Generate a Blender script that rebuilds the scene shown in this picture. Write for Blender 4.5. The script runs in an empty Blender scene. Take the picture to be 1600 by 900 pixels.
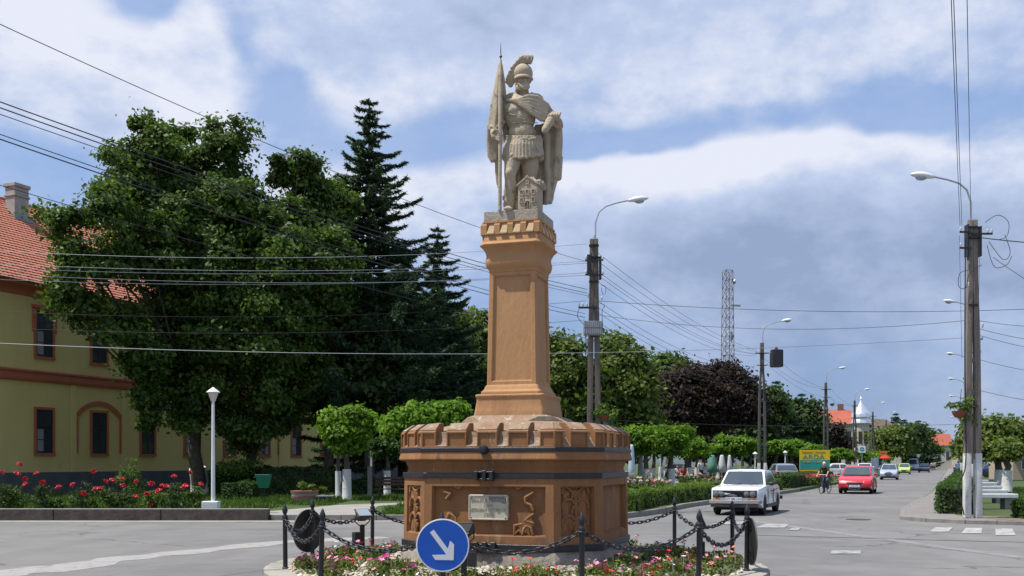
import bpy, bmesh, math, random
import numpy as np
from mathutils import Vector, Matrix, Euler
SC = bpy.context.scene
COL = SC.collection
rnd = random.Random(7)
PI = math.pi
# ------------------------------------------------------------------ camera
EYE, HZ, FPX = 1.69, 722.0, 1600.0
cam_d = bpy.data.cameras.new('camera'); cam = bpy.data.objects.new('camera', cam_d); COL.objects.link(cam)
cam_d.sensor_width = 36; cam_d.lens = 36; cam_d.clip_start = 0.1; cam_d.clip_end = 6000
cam_d.shift_y = (HZ-450)/1600
cam.location = (0, 0, EYE); cam.rotation_euler = (PI/2, 0, 0)
SC.camera = cam
# ------------------------------------------------------------------ light
sun_dir = Vector((-.47, -.10, 1.0)).normalized()
sun_el = math.asin(sun_dir.z); sun_rot = math.atan2(sun_dir.x, sun_dir.y) % (2*PI)
sd = bpy.data.lights.new('sun', 'SUN'); sd.energy = 4.6; sd.angle = math.radians(.5); sd.color = (1, .95, .87)
so = bpy.data.objects.new('sun', sd); COL.objects.link(so)
so.rotation_euler = (-sun_dir).to_track_quat('-Z', 'Y').to_euler()
SC.view_settings.view_transform = 'Standard'; SC.view_settings.look = 'None'
SC.view_settings.exposure = 0.34; SC.view_settings.gamma = 1.0
SC.render.film_transparent = False
W = bpy.data.worlds.new('World'); SC.world = W; W.use_nodes = True
wt = W.node_tree; wt.nodes.clear()
class G:                                       # tiny node-graph helper
    def __init__(s, t): s.t = t
    def n(s, kind, **kw):
        nd = s.t.nodes.new(kind)
        for k, v in kw.items(): setattr(nd, k, v)
        return nd
    def link(s, a, b): s.t.links.new(a, b)
    def put(s, sock, v):
        if isinstance(v, bpy.types.NodeSocket): s.t.links.new(v, sock)
        else: sock.default_value = v
    def m(s, op, a, b=None, c=None, clamp=False):
        nd = s.t.nodes.new('ShaderNodeMath'); nd.operation = op; nd.use_clamp = clamp
        s.put(nd.inputs[0], a)
        if b is not None: s.put(nd.inputs[1], b)
        if c is not None: s.put(nd.inputs[2], c)
        return nd.outputs[0]
    def mix(s, f, a, b, blend='MIX'):
        nd = s.t.nodes.new('ShaderNodeMix'); nd.data_type = 'RGBA'; nd.blend_type = blend
        s.put(nd.inputs[0], f); s.put(nd.inputs[6], a); s.put(nd.inputs[7], b)
        return nd.outputs[2]
    def ramp(s, f, *stops):
        nd = s.t.nodes.new('ShaderNodeValToRGB'); e = nd.color_ramp.elements
        while len(e) < len(stops): e.new(.5)
        for i, (p, c) in enumerate(stops):
            e[i].position = p; e[i].color = c if len(c) == 4 else (*c, 1)
        s.put(nd.inputs[0], f); return nd.outputs[0]
    def noise(s, vec, scale, detail=4, rough=.55, dist=0, out=0):
        nd = s.t.nodes.new('ShaderNodeTexNoise'); nd.inputs['Scale'].default_value = scale
        nd.inputs['Detail'].default_value = detail; nd.inputs['Roughness'].default_value = rough
        nd.inputs['Distortion'].default_value = dist
        if vec is not None: s.link(vec, nd.inputs['Vector'])
        return nd.outputs[out]
    def sm(s, v, a, b):
        nd = s.t.nodes.new('ShaderNodeMapRange'); nd.interpolation_type = 'SMOOTHSTEP'
        s.put(nd.inputs['Value'], v); nd.inputs['From Min'].default_value = a; nd.inputs['From Max'].default_value = b
        return nd.outputs[0]
def build_world():
    g = G(wt)
    sky = g.n('ShaderNodeTexSky', sky_type='NISHITA'); sky.sun_disc = False
    sky.sun_elevation = sun_el; sky.sun_rotation = sun_rot; sky.air_density = 1.0; sky.dust_density = .6; sky.ozone_density = 2.5
    tc = g.n('ShaderNodeTexCoord'); d = tc.outputs['Generated']
    sp = g.n('ShaderNodeSeparateXYZ'); g.link(d, sp.inputs[0])
    x, y, z = sp.outputs
    # stretch: clouds are flatter than wide
    cb = g.n('ShaderNodeCombineXYZ'); g.put(cb.inputs[0], x); g.put(cb.inputs[1], y); g.put(cb.inputs[2], g.m('MULTIPLY', z, 1.7))
    v = cb.outputs[0]
    n1 = g.noise(v, 2.8, 8, .55, .12)
    n2 = g.noise(v, 8.0, 8, .60, .15)
    n3 = g.noise(v, 26.0, 6, .60, .0)
    wv = g.noise(v, 3.2, 4, .5, 0, 1)
    sw = g.n('ShaderNodeSeparateXYZ'); g.link(wv, sw.inputs[0])
    az = g.m('ADD', g.m('ARCTAN2', x, y), g.m('MULTIPLY', g.m('SUBTRACT', sw.outputs[0], .5), .20))
    el = g.m('ADD', g.m('ARCSINE', z), g.m('MULTIPLY', g.m('SUBTRACT', sw.outputs[1], .5), .12))
    def px(a, b):                                # direction of a cloud, as azimuth and elevation
        ax = (a-800)/1600; e = (HZ-b)/1600
        return math.atan(ax), math.atan2(e, math.sqrt(1+ax*ax))
    def blobs(lst):
        tot = None
        for (a, b, sa, sb, w) in lst:
            A, E = px(a, b); sa /= 1600; sb /= 1600
            da = g.m('DIVIDE', g.m('SUBTRACT', az, A), sa); de = g.m('DIVIDE', g.m('SUBTRACT', el, E), sb)
            q = g.m('ADD', g.m('MULTIPLY', da, da), g.m('MULTIPLY', de, de))
            r = g.m('MULTIPLY', g.m('EXPONENT', g.m('MULTIPLY', q, -1)), w)
            tot = r if tot is None else g.m('ADD', tot, r)
        return tot
    dens = blobs([(130, 70, 200, 90, .26), (60, 200, 170, 80, .16), (310, 120, 90, 90, .20), (1130, 265, 260, 42, .34), (1250, 400, 420, 130, .30), (880, 40, 380, 90, .26), (560, 30, 180, 60, .18),
                  (1330, 290, 150, 42, .26), (690, 300, 130, 60, .18), (1570, 360, 120, 80, .26), (560, 330, 200, 90, .10), (1530, 90, 120, 120, .10), (1230, 120, 260, 60, .12),
                  (225, 12, 50, 30, -.30), (360, 60, 36, 60, -.26), (440, 120, 60, 60, -.30), (600, 225, 140, 50, -.12), (30, 275, 90, 50, -.22), (960, 222, 150, 16, -.36),
                  (1430, 190, 150, 30, -.26), (760, 175, 90, 40, -.14), (1180, 190, 160, 18, -.14), (250, 300, 150, 60, -.05)])
    grey = blobs([(1200, 385, 420, 80, .62), (1300, 500, 600, 130, .60), (1000, 520, 600, 120, .3), (760, 30, 330, 60, .55), (60, 190, 260, 90, .3), (1250, 130, 300, 80, .25), (1500, 470, 300, 80, .35), (900, 340, 140, 80, .3), (1120, 262, 300, 40, -.5), (150, 60, 160, 60, -.2)])
    base = g.m('ADD', g.m('ADD', g.m('MULTIPLY', n1, .62), g.m('MULTIPLY', n2, .38)), g.m('MULTIPLY', n3, .10))
    q = g.m('ADD', base, dens)
    cover = g.sm(q, .48, .76)
    rel = g.m('ADD', g.m('MULTIPLY', g.noise(v, 6.0, 8, .58, .1), .7), g.m('MULTIPLY', n3, .3))
    thick = g.sm(q, .62, 1.0)
    shade = g.m('ADD', g.m('ADD', g.m('MULTIPLY', grey, .70), g.m('MULTIPLY', thick, .10)), g.m('MULTIPLY', g.m('SUBTRACT', .51, rel), 2.2), clamp=True)
    ccol = g.ramp(shade, (0, (.62, .64, .72)), (.40, (.395, .465, .625)), (1, (.23, .295, .44)))
    blue = (.150, .275, .54, 1)
    blue = g.mix(.25, blue, g.mix(1.0, sky.outputs[0], (SKYK, SKYK, SKYK, 1), 'MULTIPLY'))
    low = g.m('SUBTRACT', 1, g.sm(z, .0, .26))
    blue2 = g.mix(g.m('MULTIPLY', low, .8), blue, (.185, .255, .40, 1))
    veil = g.m('ADD', g.m('MULTIPLY', cover, .72), .24, clamp=True)
    veil = g.m('MULTIPLY', veil, g.m('SUBTRACT', 1, g.m('MULTIPLY', g.m('SUBTRACT', 1, g.sm(z, .02, .16)), .55)))
    col = g.mix(veil, blue2, ccol)
    up = g.mix(g.sm(z, -.02, .0), (.12, .12, .11, 1), col)
    col = g.mix(1.0, up, (10, 10, 10, 1), 'MULTIPLY')
    bg = g.n('ShaderNodeBackground'); g.link(col, bg.inputs[0]); bg.inputs[1].default_value = .106
    o = g.n('ShaderNodeOutputWorld'); g.link(bg.outputs[0], o.inputs[0])
SKYK = .12
build_world()

# ------------------------------------------------------------------ placing
def P(px, py, Y): return Vector(((px-800)/FPX*Y, Y, EYE-(py-HZ)/FPX*Y))
def Gd(px, py, z=0.0):
    Y = (EYE-z)*FPX/(py-HZ); return Vector(((px-800)/FPX*Y, Y, z))
def srgb(r, g, b):
    f = lambda c: (c/255/12.92 if c/255 <= .04045 else ((c/255+.055)/1.055)**2.4)
    return (f(r), f(g), f(b), 1)

# ------------------------------------------------------------------ materials
MATS = {}
def mat(name, col, rough=.7, metal=0, col2=None, nscale=3, amt=.5, bump=0, bscale=40, spec=.4, fine=.12, fscale=60, coat=0, trans=0, emit=None, stains=None, stretch=None):
    if name in MATS: return MATS[name]
    m = bpy.data.materials.new(name); m.use_nodes = True; t = m.node_tree; g = G(t)
    b = t.nodes['Principled BSDF']
    tc = g.n('ShaderNodeTexCoord'); v = tc.outputs['Object']
    if stretch:
        mp = g.n('ShaderNodeMapping'); mp.inputs['Scale'].default_value = stretch; g.link(v, mp.inputs[0]); v = mp.outputs[0]
    c = (*col[:3], 1)
    out = c
    if col2 is not None:
        f = g.sm(g.noise(v, nscale, 6, .6), .5-.25, .5+.25)
        out = g.mix(g.m('MULTIPLY', f, amt*2 if amt < .5 else 1), c, (*col2[:3], 1))
    if stains:
        for (sc, lo, hi, sc_col) in stains:
            f = g.sm(g.noise(v, sc, 8, .65, .4), lo, hi); out = g.mix(f, out, (*sc_col[:3], 1))
    if fine:
        f = g.noise(v, fscale, 3, .7); k = g.ramp(f, (.25, (1-fine*2,)*3), (.75, (1+fine*0,)*3))
        out = g.mix(1.0, out, k, 'MULTIPLY')
    g.put(b.inputs['Base Color'], out)
    b.inputs['Roughness'].default_value = rough; b.inputs['Metallic'].default_value = metal
    b.inputs['Specular IOR Level'].default_value = spec
    if coat: b.inputs['Coat Weight'].default_value = coat; b.inputs['Coat Roughness'].default_value = .05
    if trans: b.inputs['Transmission Weight'].default_value = trans
    if emit: b.inputs['Emission Color'].default_value = (*emit[:3], 1); b.inputs['Emission Strength'].default_value = emit[3]
    if bump:
        bn = g.n('ShaderNodeBump'); bn.inputs['Strength'].default_value = min(1, bump); bn.inputs['Distance'].default_value = .02*max(1, bump)
        g.link(g.noise(v, bscale, 6, .6), bn.inputs['Height']); g.link(bn.outputs[0], b.inputs['Normal'])
    MATS[name] = m; return m
def leafmat(name, dark, mid, light, tr=.42, rough=.55, spec=.25):
    if name in MATS: return MATS[name]
    m = bpy.data.materials.new(name); m.use_nodes = True; t = m.node_tree; g = G(t)
    t.nodes.remove(t.nodes['Principled BSDF'])
    at = g.n('ShaderNodeAttribute'); at.attribute_name = 'tint'
    tc = g.n('ShaderNodeTexCoord'); nz = g.noise(tc.outputs['Object'], .55, 3, .6)
    f = g.m('ADD', g.m('MULTIPLY', at.outputs['Fac'], .75), g.m('MULTIPLY', g.m('SUBTRACT', nz, .35), .6), clamp=True)
    c = g.ramp(f, (0.05, dark), (.5, mid), (1, light))
    d = g.n('ShaderNodeBsdfPrincipled'); g.link(c, d.inputs['Base Color']); d.inputs['Roughness'].default_value = rough
    d.inputs['Specular IOR Level'].default_value = spec
    tl = g.n('ShaderNodeBsdfTranslucent'); g.link(g.mix(1.0, c, (1.1, 1.25, .6, 1), 'MULTIPLY'), tl.inputs[0])
    mx = g.n('ShaderNodeMixShader'); mx.inputs[0].default_value = tr
    g.link(d.outputs[0], mx.inputs[1]); g.link(tl.outputs[0], mx.inputs[2])
    g.link(mx.outputs[0], t.nodes['Material Output'].inputs[0])
    MATS[name] = m; return m

# ------------------------------------------------------------------ objects
def tag(o, label=None, cat=None, group=None, kind=None):
    if label: o['label'] = label
    if cat: o['category'] = cat
    if group: o['group'] = group
    if kind: o['kind'] = kind
    return o
def empty(name, loc, rz=0, label=None, cat=None, group=None):
    o = bpy.data.objects.new(name, None); COL.objects.link(o); o.location = loc; o.rotation_euler = (0, 0, rz)
    o.empty_display_size = .1
    return tag(o, label, cat, group)
def link_mesh(name, me, m, parent=None, loc=None):
    o = bpy.data.objects.new(name, me); COL.objects.link(o)
    if m is not None:
        for mm in (m if isinstance(m, (list, tuple)) else [m]): me.materials.append(mm)
    if parent is not None: o.parent = parent
    if loc is not None: o.location = loc
    return o
def copy_tree(o, parent=None):
    c = o.copy(); COL.objects.link(c)
    if parent is not None: c.parent = parent
    for ch in list(o.children): copy_tree(ch, c)
    return c
class MB:
    def __init__(s): s.v = []; s.f = []; s.M = Matrix.Identity(4)
    def add(s, vs, fs):
        n = len(s.v); s.v += [tuple(s.M @ Vector(p)) for p in vs]; s.f += [tuple(i+n for i in q) for q in fs]; return s
    def box(s, x0, x1, y0, y1, z0, z1):
        return s.add([(x0, y0, z0), (x1, y0, z0), (x1, y1, z0), (x0, y1, z0), (x0, y0, z1), (x1, y0, z1), (x1, y1, z1), (x0, y1, z1)],
                     [(0, 3, 2, 1), (4, 5, 6, 7), (0, 1, 5, 4), (1, 2, 6, 5), (2, 3, 7, 6), (3, 0, 4, 7)])
    def tube(s, pts, r, n=8, cap=True):
        pts = [Vector(p) for p in pts]; N = len(pts)
        rr = r if isinstance(r, (list, tuple)) else [r]*N
        up = None; vs = []; 
        for i, p in enumerate(pts):
            d = (pts[min(i+1, N-1)]-pts[max(i-1, 0)])
            if d.length < 1e-9: d = Vector((0, 0, 1))
            d.normalize()
            if up is None: up = d.orthogonal().normalized()
            up = (up-d*up.dot(d)); up = up.normalized() if up.length > 1e-6 else d.orthogonal().normalized()
            w = d.cross(up)
            for k in range(n):
                a = 2*PI*k/n; vs.append(p+(up*math.cos(a)+w*math.sin(a))*rr[i])
        fs = [(i*n+k, i*n+(k+1) % n, (i+1)*n+(k+1) % n, (i+1)*n+k) for i in range(N-1) for k in range(n)]
        if cap: fs += [tuple(range(n-1, -1, -1)), tuple((N-1)*n+k for k in range(n))]
        return s.add(vs, fs)
    def lathe(s, prof, n=16, c=(0, 0), ang0=0, cap=True):
        vs = []
        for (r, z) in prof:
            for k in range(n):
                a = ang0+2*PI*k/n; vs.append((c[0]+r*math.cos(a), c[1]+r*math.sin(a), z))
        N = len(prof)
        fs = [(i*n+k, i*n+(k+1) % n, (i+1)*n+(k+1) % n, (i+1)*n+k) for i in range(N-1) for k in range(n)]
        if cap: fs += [tuple(range(n-1, -1, -1)), tuple((N-1)*n+k for k in range(n))]
        return s.add(vs, fs)
    def loft(s, rings):
        n = len(rings[0]); vs = [p for r in rings for p in r]; N = len(rings)
        fs = [(i*n+k, i*n+(k+1) % n, (i+1)*n+(k+1) % n, (i+1)*n+k) for i in range(N-1) for k in range(n)]
        fs += [tuple(range(n-1, -1, -1)), tuple((N-1)*n+k for k in range(n))]
        return s.add(vs, fs)
    def prism(s, poly, a, b, axis='y'):
        f = {'y': lambda p, t: (p[0], t, p[1]), 'x': lambda p, t: (t, p[0], p[1]), 'z': lambda p, t: (p[0], p[1], t)}[axis]
        n = len(poly); vs = [f(p, a) for p in poly]+[f(p, b) for p in poly]
        fs = [tuple(range(n-1, -1, -1)), tuple(range(n, 2*n))]+[(k, (k+1) % n, n+(k+1) % n, n+k) for k in range(n)]
        return s.add(vs, fs)
    def ell(s, c, r, n=10, m=7):
        c = Vector(c); r = (r, r, r) if not isinstance(r, (tuple, list)) else r
        vs = [c+Vector((0, 0, -r[2]))]
        for i in range(1, m):
            t = -PI/2+PI*i/m
            for k in range(n):
                a = 2*PI*k/n; vs.append(c+Vector((r[0]*math.cos(t)*math.cos(a), r[1]*math.cos(t)*math.sin(a), r[2]*math.sin(t))))
        vs.append(c+Vector((0, 0, r[2]))); T = len(vs)-1
        fs = [(0, 1+(k+1) % n, 1+k) for k in range(n)]
        fs += [(1+i*n+k, 1+i*n+(k+1) % n, 1+(i+1)*n+(k+1) % n, 1+(i+1)*n+k) for i in range(m-2) for k in range(n)]
        fs += [(1+(m-2)*n+k, 1+(m-2)*n+(k+1) % n, T) for k in range(n)]
        return s.add(vs, fs)
    def cap(s, p0, p1, r0, r1=None, n=9):
        r1 = r0 if r1 is None else r1
        p0, p1 = Vector(p0), Vector(p1); d = p1-p0; L = d.length
        if L < 1e-6: return s.ell(p0, r0)
        d /= L
        pts = [p0-d*r0*.96, p0-d*r0*.7, p0-d*r0*.3, p0, p1, p1+d*r1*.3, p1+d*r1*.7, p1+d*r1*.96]
        rr = [r0*.2, r0*.71, r0*.95, r0, r1, r1*.95, r1*.71, r1*.2]
        return s.tube(pts, rr, n)
    def chain(s, pts, rr, n=9):
        for i in range(len(pts)-1):
            s.cap(pts[i], pts[i+1], rr[i] if isinstance(rr, (list, tuple)) else rr, rr[i+1] if isinstance(rr, (list, tuple)) else rr, n)
        return s
    def torus(s, c, R, r, n=12, m=6, M=None, a0=0, a1=2*PI):
        c = Vector(c); full = abs(a1-a0-2*PI) < 1e-6; pts = []
        K = n if full else n+1
        vs = []
        for i in range(K):
            a = a0+(a1-a0)*i/n
            for k in range(m):
                b = 2*PI*k/m; p = Vector(((R+r*math.cos(b))*math.cos(a), (R+r*math.cos(b))*math.sin(a), r*math.sin(b)))
                vs.append(c+(M @ p if M is not None else p))
        fs = [(i*m+k, i*m+(k+1) % m, ((i+1) % K)*m+(k+1) % m, ((i+1) % K)*m+k) for i in range(n if full else n) for k in range(m) if full or i < n]
        return s.add(vs, fs)
    def mesh(s, name, smooth=False, bev=0, seg=2, recalc=True, ang=40):
        me = bpy.data.meshes.new(name); me.from_pydata(s.v, [], s.f)
        if bev or recalc:
            bm = bmesh.new(); bm.from_mesh(me)
            if bev:
                bmesh.ops.remove_doubles(bm, verts=bm.verts, dist=1e-5)
                ed = [e for e in bm.edges if len(e.link_faces) == 2 and e.calc_face_angle(0) > math.radians(25)]
                bmesh.ops.bevel(bm, geom=ed, offset=bev, segments=seg, profile=.6, affect='EDGES', clamp_overlap=True)
            bmesh.ops.recalc_face_normals(bm, faces=bm.faces)
            bm.to_mesh(me); bm.free()
        if smooth:
            me.polygons.foreach_set('use_smooth', [True]*len(me.polygons))
            if ang < 180: me.set_sharp_from_angle(angle=math.radians(ang))
        me.update(); return me
    def build(s, name, m, parent=None, smooth=False, bev=0, seg=2, loc=None, label=None, kind=None, recalc=True, ang=40):
        o = link_mesh(name, s.mesh(name, smooth, bev, seg, recalc, ang), m, parent, loc)
        if label: o['label'] = label
        if kind: o['kind'] = kind
        return o
def sculpt(mb, name, m, parent, voxel, smooth_it=2, loc=None, noise=0, nsc=20):
    """fuse overlapping forms into one continuous skin"""
    me = mb.mesh(name, recalc=True); o = bpy.data.objects.new('tmp', me); COL.objects.link(o)
    md = o.modifiers.new('r', 'REMESH'); md.mode = 'VOXEL'; md.voxel_size = voxel; md.use_smooth_shade = True
    if smooth_it:
        ms = o.modifiers.new('s', 'SMOOTH'); ms.iterations = smooth_it; ms.factor = .5
    dg = bpy.context.evaluated_depsgraph_get(); ev = o.evaluated_get(dg)
    nm = bpy.data.meshes.new_from_object(ev); bpy.data.objects.remove(o); bpy.data.meshes.remove(me)
    nm.name = name
    nm.polygons.foreach_set('use_smooth', [True]*len(nm.polygons))
    return link_mesh(name, nm, m, parent, loc)
def text_part(name, txt, size, m, parent, loc, rot, depth=.004, align='CENTER', sx=1):
    cu = bpy.data.curves.new(name, 'FONT'); cu.body = txt; cu.size = size; cu.extrude = depth; cu.align_x = align; cu.align_y = 'CENTER'
    cu.resolution_u = 3
    o = bpy.data.objects.new('t', cu); COL.objects.link(o)
    dg = bpy.context.evaluated_depsgraph_get(); me = bpy.data.meshes.new_from_object(o.evaluated_get(dg))
    bpy.data.objects.remove(o); bpy.data.curves.remove(cu)
    ob = link_mesh(name, me, m, parent, loc); ob.rotation_euler = rot; ob.scale = (sx, 1, 1)
    return ob
# ------------------------------------------------------------------ leaves (many small faces, numpy)
def leaf_mesh(name, C, N, size, seed=0, aspect=.55, tint=None, fold=.25, jitter=.8, T0=None):
    rg = np.random.RandomState(seed); n = len(C)
    N = N+rg.normal(size=(n, 3))*jitter; N /= np.linalg.norm(N, axis=1)[:, None]+1e-9
    R = rg.normal(size=(n, 3)) if T0 is None else T0+rg.normal(size=(n, 3))*.28; T = R-N*(R*N).sum(1)[:, None]; T /= np.linalg.norm(T, axis=1)[:, None]+1e-9
    B = np.cross(N, T)
    s = (size*(.6+.8*rg.rand(n)) if np.isscalar(size) else size*(.75+.5*rg.rand(n)))[:, None]
    a = C-T*s*.5; b = C+B*s*.5*aspect+N*s*fold*.3; c = C+T*s*.5; d = C-B*s*.5*aspect+N*s*fold*.3
    V = np.stack([a, b, c, d], 1).reshape(-1, 3).astype(np.float32)
    me = quad_mesh(name, V, n)
    if tint is None: tint = rg.rand(n)
    at = me.attributes.new('tint', 'FLOAT', 'FACE'); at.data.foreach_set('value', tint.astype(np.float32))
    return me
def quad_mesh(name, V, n, k=4):
    me = bpy.data.meshes.new(name); me.vertices.add(len(V)); me.vertices.foreach_set('co', V.ravel())
    me.loops.add(n*k); me.loops.foreach_set('vertex_index', np.arange(n*k, dtype=np.int32))
    me.polygons.add(n); me.polygons.foreach_set('loop_start', np.arange(n, dtype=np.int32)*k); me.polygons.foreach_set('loop_total', np.full(n, k, dtype=np.int32))
    me.update(calc_edges=True); return me
def sph(rg, n):
    v = rg.normal(size=(n, 3)); return v/np.linalg.norm(v, axis=1)[:, None]
def crown_points(blobs, n, seed, clump=.55, per=60, shell=.35, low=-.75):
    """leaf positions: twig clumps over each lobe of the crown, with gaps between"""
    rg = np.random.RandomState(seed)
    vol = np.array([(b[3]*b[4]+b[4]*b[5]+b[3]*b[5]) for b in blobs]); vol = vol/vol.sum()
    Cs, Ns, Ts = [], [], []
    for b, w in zip(blobs, vol):
        c = np.array(b[:3]); r = np.array(b[3:6]); k = max(2, int(n*w/per))
        d = sph(rg, k); d[:, 2] = np.where(d[:, 2] < low, -d[:, 2], d[:, 2])
        rad = 1-np.abs(rg.normal(size=k))*shell; rad = np.clip(rad, .15, 1.06)
        rad *= 1+.14*np.sin(d[:, 0]*5+seed)+.12*np.sin(d[:, 2]*7+d[:, 1]*4+seed*2)
        cc = c+d*r*rad[:, None]; ct = rg.rand(k)
        cr = clump*(.6+.8*rg.rand(k))
        idx = np.repeat(np.arange(k), per)
        off = rg.normal(size=(len(idx), 3))*.55; off[:, 2] *= .62
        p = cc[idx]+off*cr[idx][:, None]
        nn = d[idx]*.7+off*.5+np.array([0, 0, .5])
        Cs.append(p); Ns.append(nn); Ts.append(np.clip(ct[idx]*.6+rg.rand(len(idx))*.4, 0, 1))
    return np.concatenate(Cs), np.concatenate(Ns), np.concatenate(Ts)
BARK = mat('bark', (.075, .06, .047), .9, col2=(.13, .11, .09), nscale=6, bump=.8, bscale=25)
WASH = mat('whitewash', (.72, .72, .70), .85, col2=(.5, .48, .44), nscale=5, amt=.3, bump=.5, bscale=18, stains=[(9, .62, .75, (.25, .22, .18))])
LEAVES = {
 'green': leafmat('leaf_green', (.030, .056, .012), (.076, .130, .024), (.15, .215, .045)),
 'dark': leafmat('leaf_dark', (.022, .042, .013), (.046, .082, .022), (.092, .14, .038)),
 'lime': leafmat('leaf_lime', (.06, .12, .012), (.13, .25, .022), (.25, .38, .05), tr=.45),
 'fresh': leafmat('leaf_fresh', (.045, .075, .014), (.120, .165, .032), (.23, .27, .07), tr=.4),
 'purple': leafmat('leaf_purple', (.020, .015, .015), (.044, .029, .026), (.085, .060, .045)),
 'needle': leafmat('leaf_needle', (.026, .050, .030), (.054, .098, .054), (.115, .165, .09), tr=.25),
 'hedge': leafmat('leaf_hedge', (.018, .042, .012), (.045, .095, .018), (.10, .17, .035)),
 'hedge2': leafmat('leaf_hedge_yellow', (.04, .075, .012), (.10, .17, .022), (.19, .26, .05)),
 'grass': leafmat('leaf_grass', (.03, .065, .012), (.07, .13, .02), (.13, .20, .04)),
}
def limbs(mb, base, top, r0, targets, rg):
    base, top = Vector(base), Vector(top)
    k = 6; pts = [base.lerp(top, i/k)+Vector((rg.gauss(0, .04), rg.gauss(0, .04), 0))*(i > 0)*r0*6 for i in range(k+1)]
    mb.tube([base-Vector((0, 0, .05))]+pts, [r0*1.45]+[r0*(1.15-.65*i/k) for i in range(k+1)], 9)
    for t in targets:
        t = Vector(t); u = rg.uniform(.45, 1); s = base.lerp(top, u); m = s.lerp(t, .5)+Vector((rg.gauss(0, .2), rg.gauss(0, .2), rg.uniform(-.1, .5)))
        mb.tube([s, s.lerp(m, .5)+Vector((0, 0, .1)), m, m.lerp(t, .6), t], [r0*.36*(1.2-u*.4), r0*.28, r0*.19, r0*.11, r0*.04], 6)
def tree(name, label, base, blobs, n, size, pal, r0=.3, group=None, clump=.55, seed=1, wash=0, trunk_h=None, shell=.35, per=60, bark=None, low=-.75, fork=False, cat='tree'):
    rg = random.Random(seed); base = Vector(base)
    t = empty(name, base, 0, label, cat, group)
    loc = [(b[0]-base.x, b[1]-base.y, b[2]-base.z, *b[3:]) for b in blobs]
    cx = sum(b[0] for b in loc)/len(loc); cz = sum(b[2] for b in loc)/len(loc); cy = sum(b[1] for b in loc)/len(loc)
    th = trunk_h or cz
    mb = MB(); limbs(mb, (0, 0, 0), (cx*.35, cy*.35, th), r0, [b[:3] for b in loc for _ in (0,)], rg)
    mb.build('trunk', bark or BARK, t, smooth=True)
    if wash:
        w = MB(); w.tube([(0, 0, -.03), (0, 0, .02), (cx*.35*wash/th*.5, 0, wash*.5), (cx*.35*wash/th, cy*.35*wash/th, wash)], [r0*1.55, r0*1.42, r0*1.30, r0*1.24], 10); w.build('whitewash_band', WASH, t, smooth=True)
    Cc, Nn, Tt = crown_points(loc, n, seed, clump, per, shell, low)
    me = leaf_mesh('crown', Cc, Nn, size, seed, .6, Tt)
    link_mesh('crown', me, LEAVES[pal], t)
    return t
def conifer(name, label, base, H, R, pal='needle', seed=1, whorls=34, group=None, size=.34, n_tw=42, z0=.06, droop=.25, r0=.22, up=.25, power=.85):
    rg = random.Random(seed); ng = np.random.RandomState(seed); base = Vector(base)
    t = empty(name, base, 0, label, 'tree', group)
    mb = MB(); mb.tube([(0, 0, -.05), (0, 0, H*.4), (0, 0, H*.8), (0, 0, H*.99)], [r0*1.2, r0*.8, r0*.35, .015], 8)
    C, N, T, S, D = [], [], [], [], []
    for w in range(whorls):
        f = z0+(1-z0)*(w+rg.uniform(-.3, .3))/whorls; z = H*f
        if f > .985: continue
        L0 = R*((1-f)**power)+.15
        nb = 5 if f > .85 else 6
        for b in range(nb):
            a = 2*PI*b/nb+rg.uniform(-.5, .5)+w; L = L0*rg.choice((.55, .8, .95, 1.0, 1.15, 1.25))
            d = Vector((math.cos(a), math.sin(a), 0)); pts = []; br = rg.random()
            for i in range(7):
                u = i/6; pts.append(Vector((0, 0, z))+d*L*u+Vector((0, 0, L*(up*.6*u-droop*2.4*u*u+1.5*droop*u**3+up*.35*u**4))))
            if f > .3 or b % 2 == 0: mb.tube(pts, [.03+.03*(1-f), .03, .025, .018, .012, .008, .004], 4, cap=False)
            k = max(10, int(n_tw*L/R*1.7)+8); P0 = np.array([list(p) for p in pts])
            u = np.clip(.08+.95*ng.rand(k), 0, .999); ii = (u*6).astype(int); fr = (u*6-ii)[:, None]; q = P0[ii]*(1-fr)+P0[ii+1]*fr; dd = P0[ii+1]-P0[ii]; dd /= np.linalg.norm(dd, axis=1)[:, None]
            side = np.array([-d.y, d.x, 0]); sg = np.where(ng.rand(k) < .5, -1., 1.)[:, None]; wd = (np.minimum(1, u*3)*(1-u*.85)*L*.26)[:, None]*np.sqrt(ng.rand(k))[:, None]
            q = q+side*sg*wd-np.array([0, 0, 1])*wd*.35*ng.rand(k)[:, None]
            C.append(q); N.append(np.tile([0, 0, 1.], (k, 1))+ng.normal(size=(k, 3))*.5); D.append(dd*.8+side*sg*.75*(1-u[:, None]*.6)-np.array([0, 0, .45])*ng.rand(k)[:, None]); T.append(np.clip(ng.rand(k)*.5+.5*br, 0, 1)); S.append(np.full(k, size*(.7+.4*(1-f))))
    mb.build('trunk', BARK, t, smooth=True)
    C = np.concatenate(C); me = leaf_mesh('crown', C, np.concatenate(N), np.concatenate(S), seed, .19, np.concatenate(T), jitter=.45, T0=np.concatenate(D))
    link_mesh('crown', me, LEAVES[pal], t); return t
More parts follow.
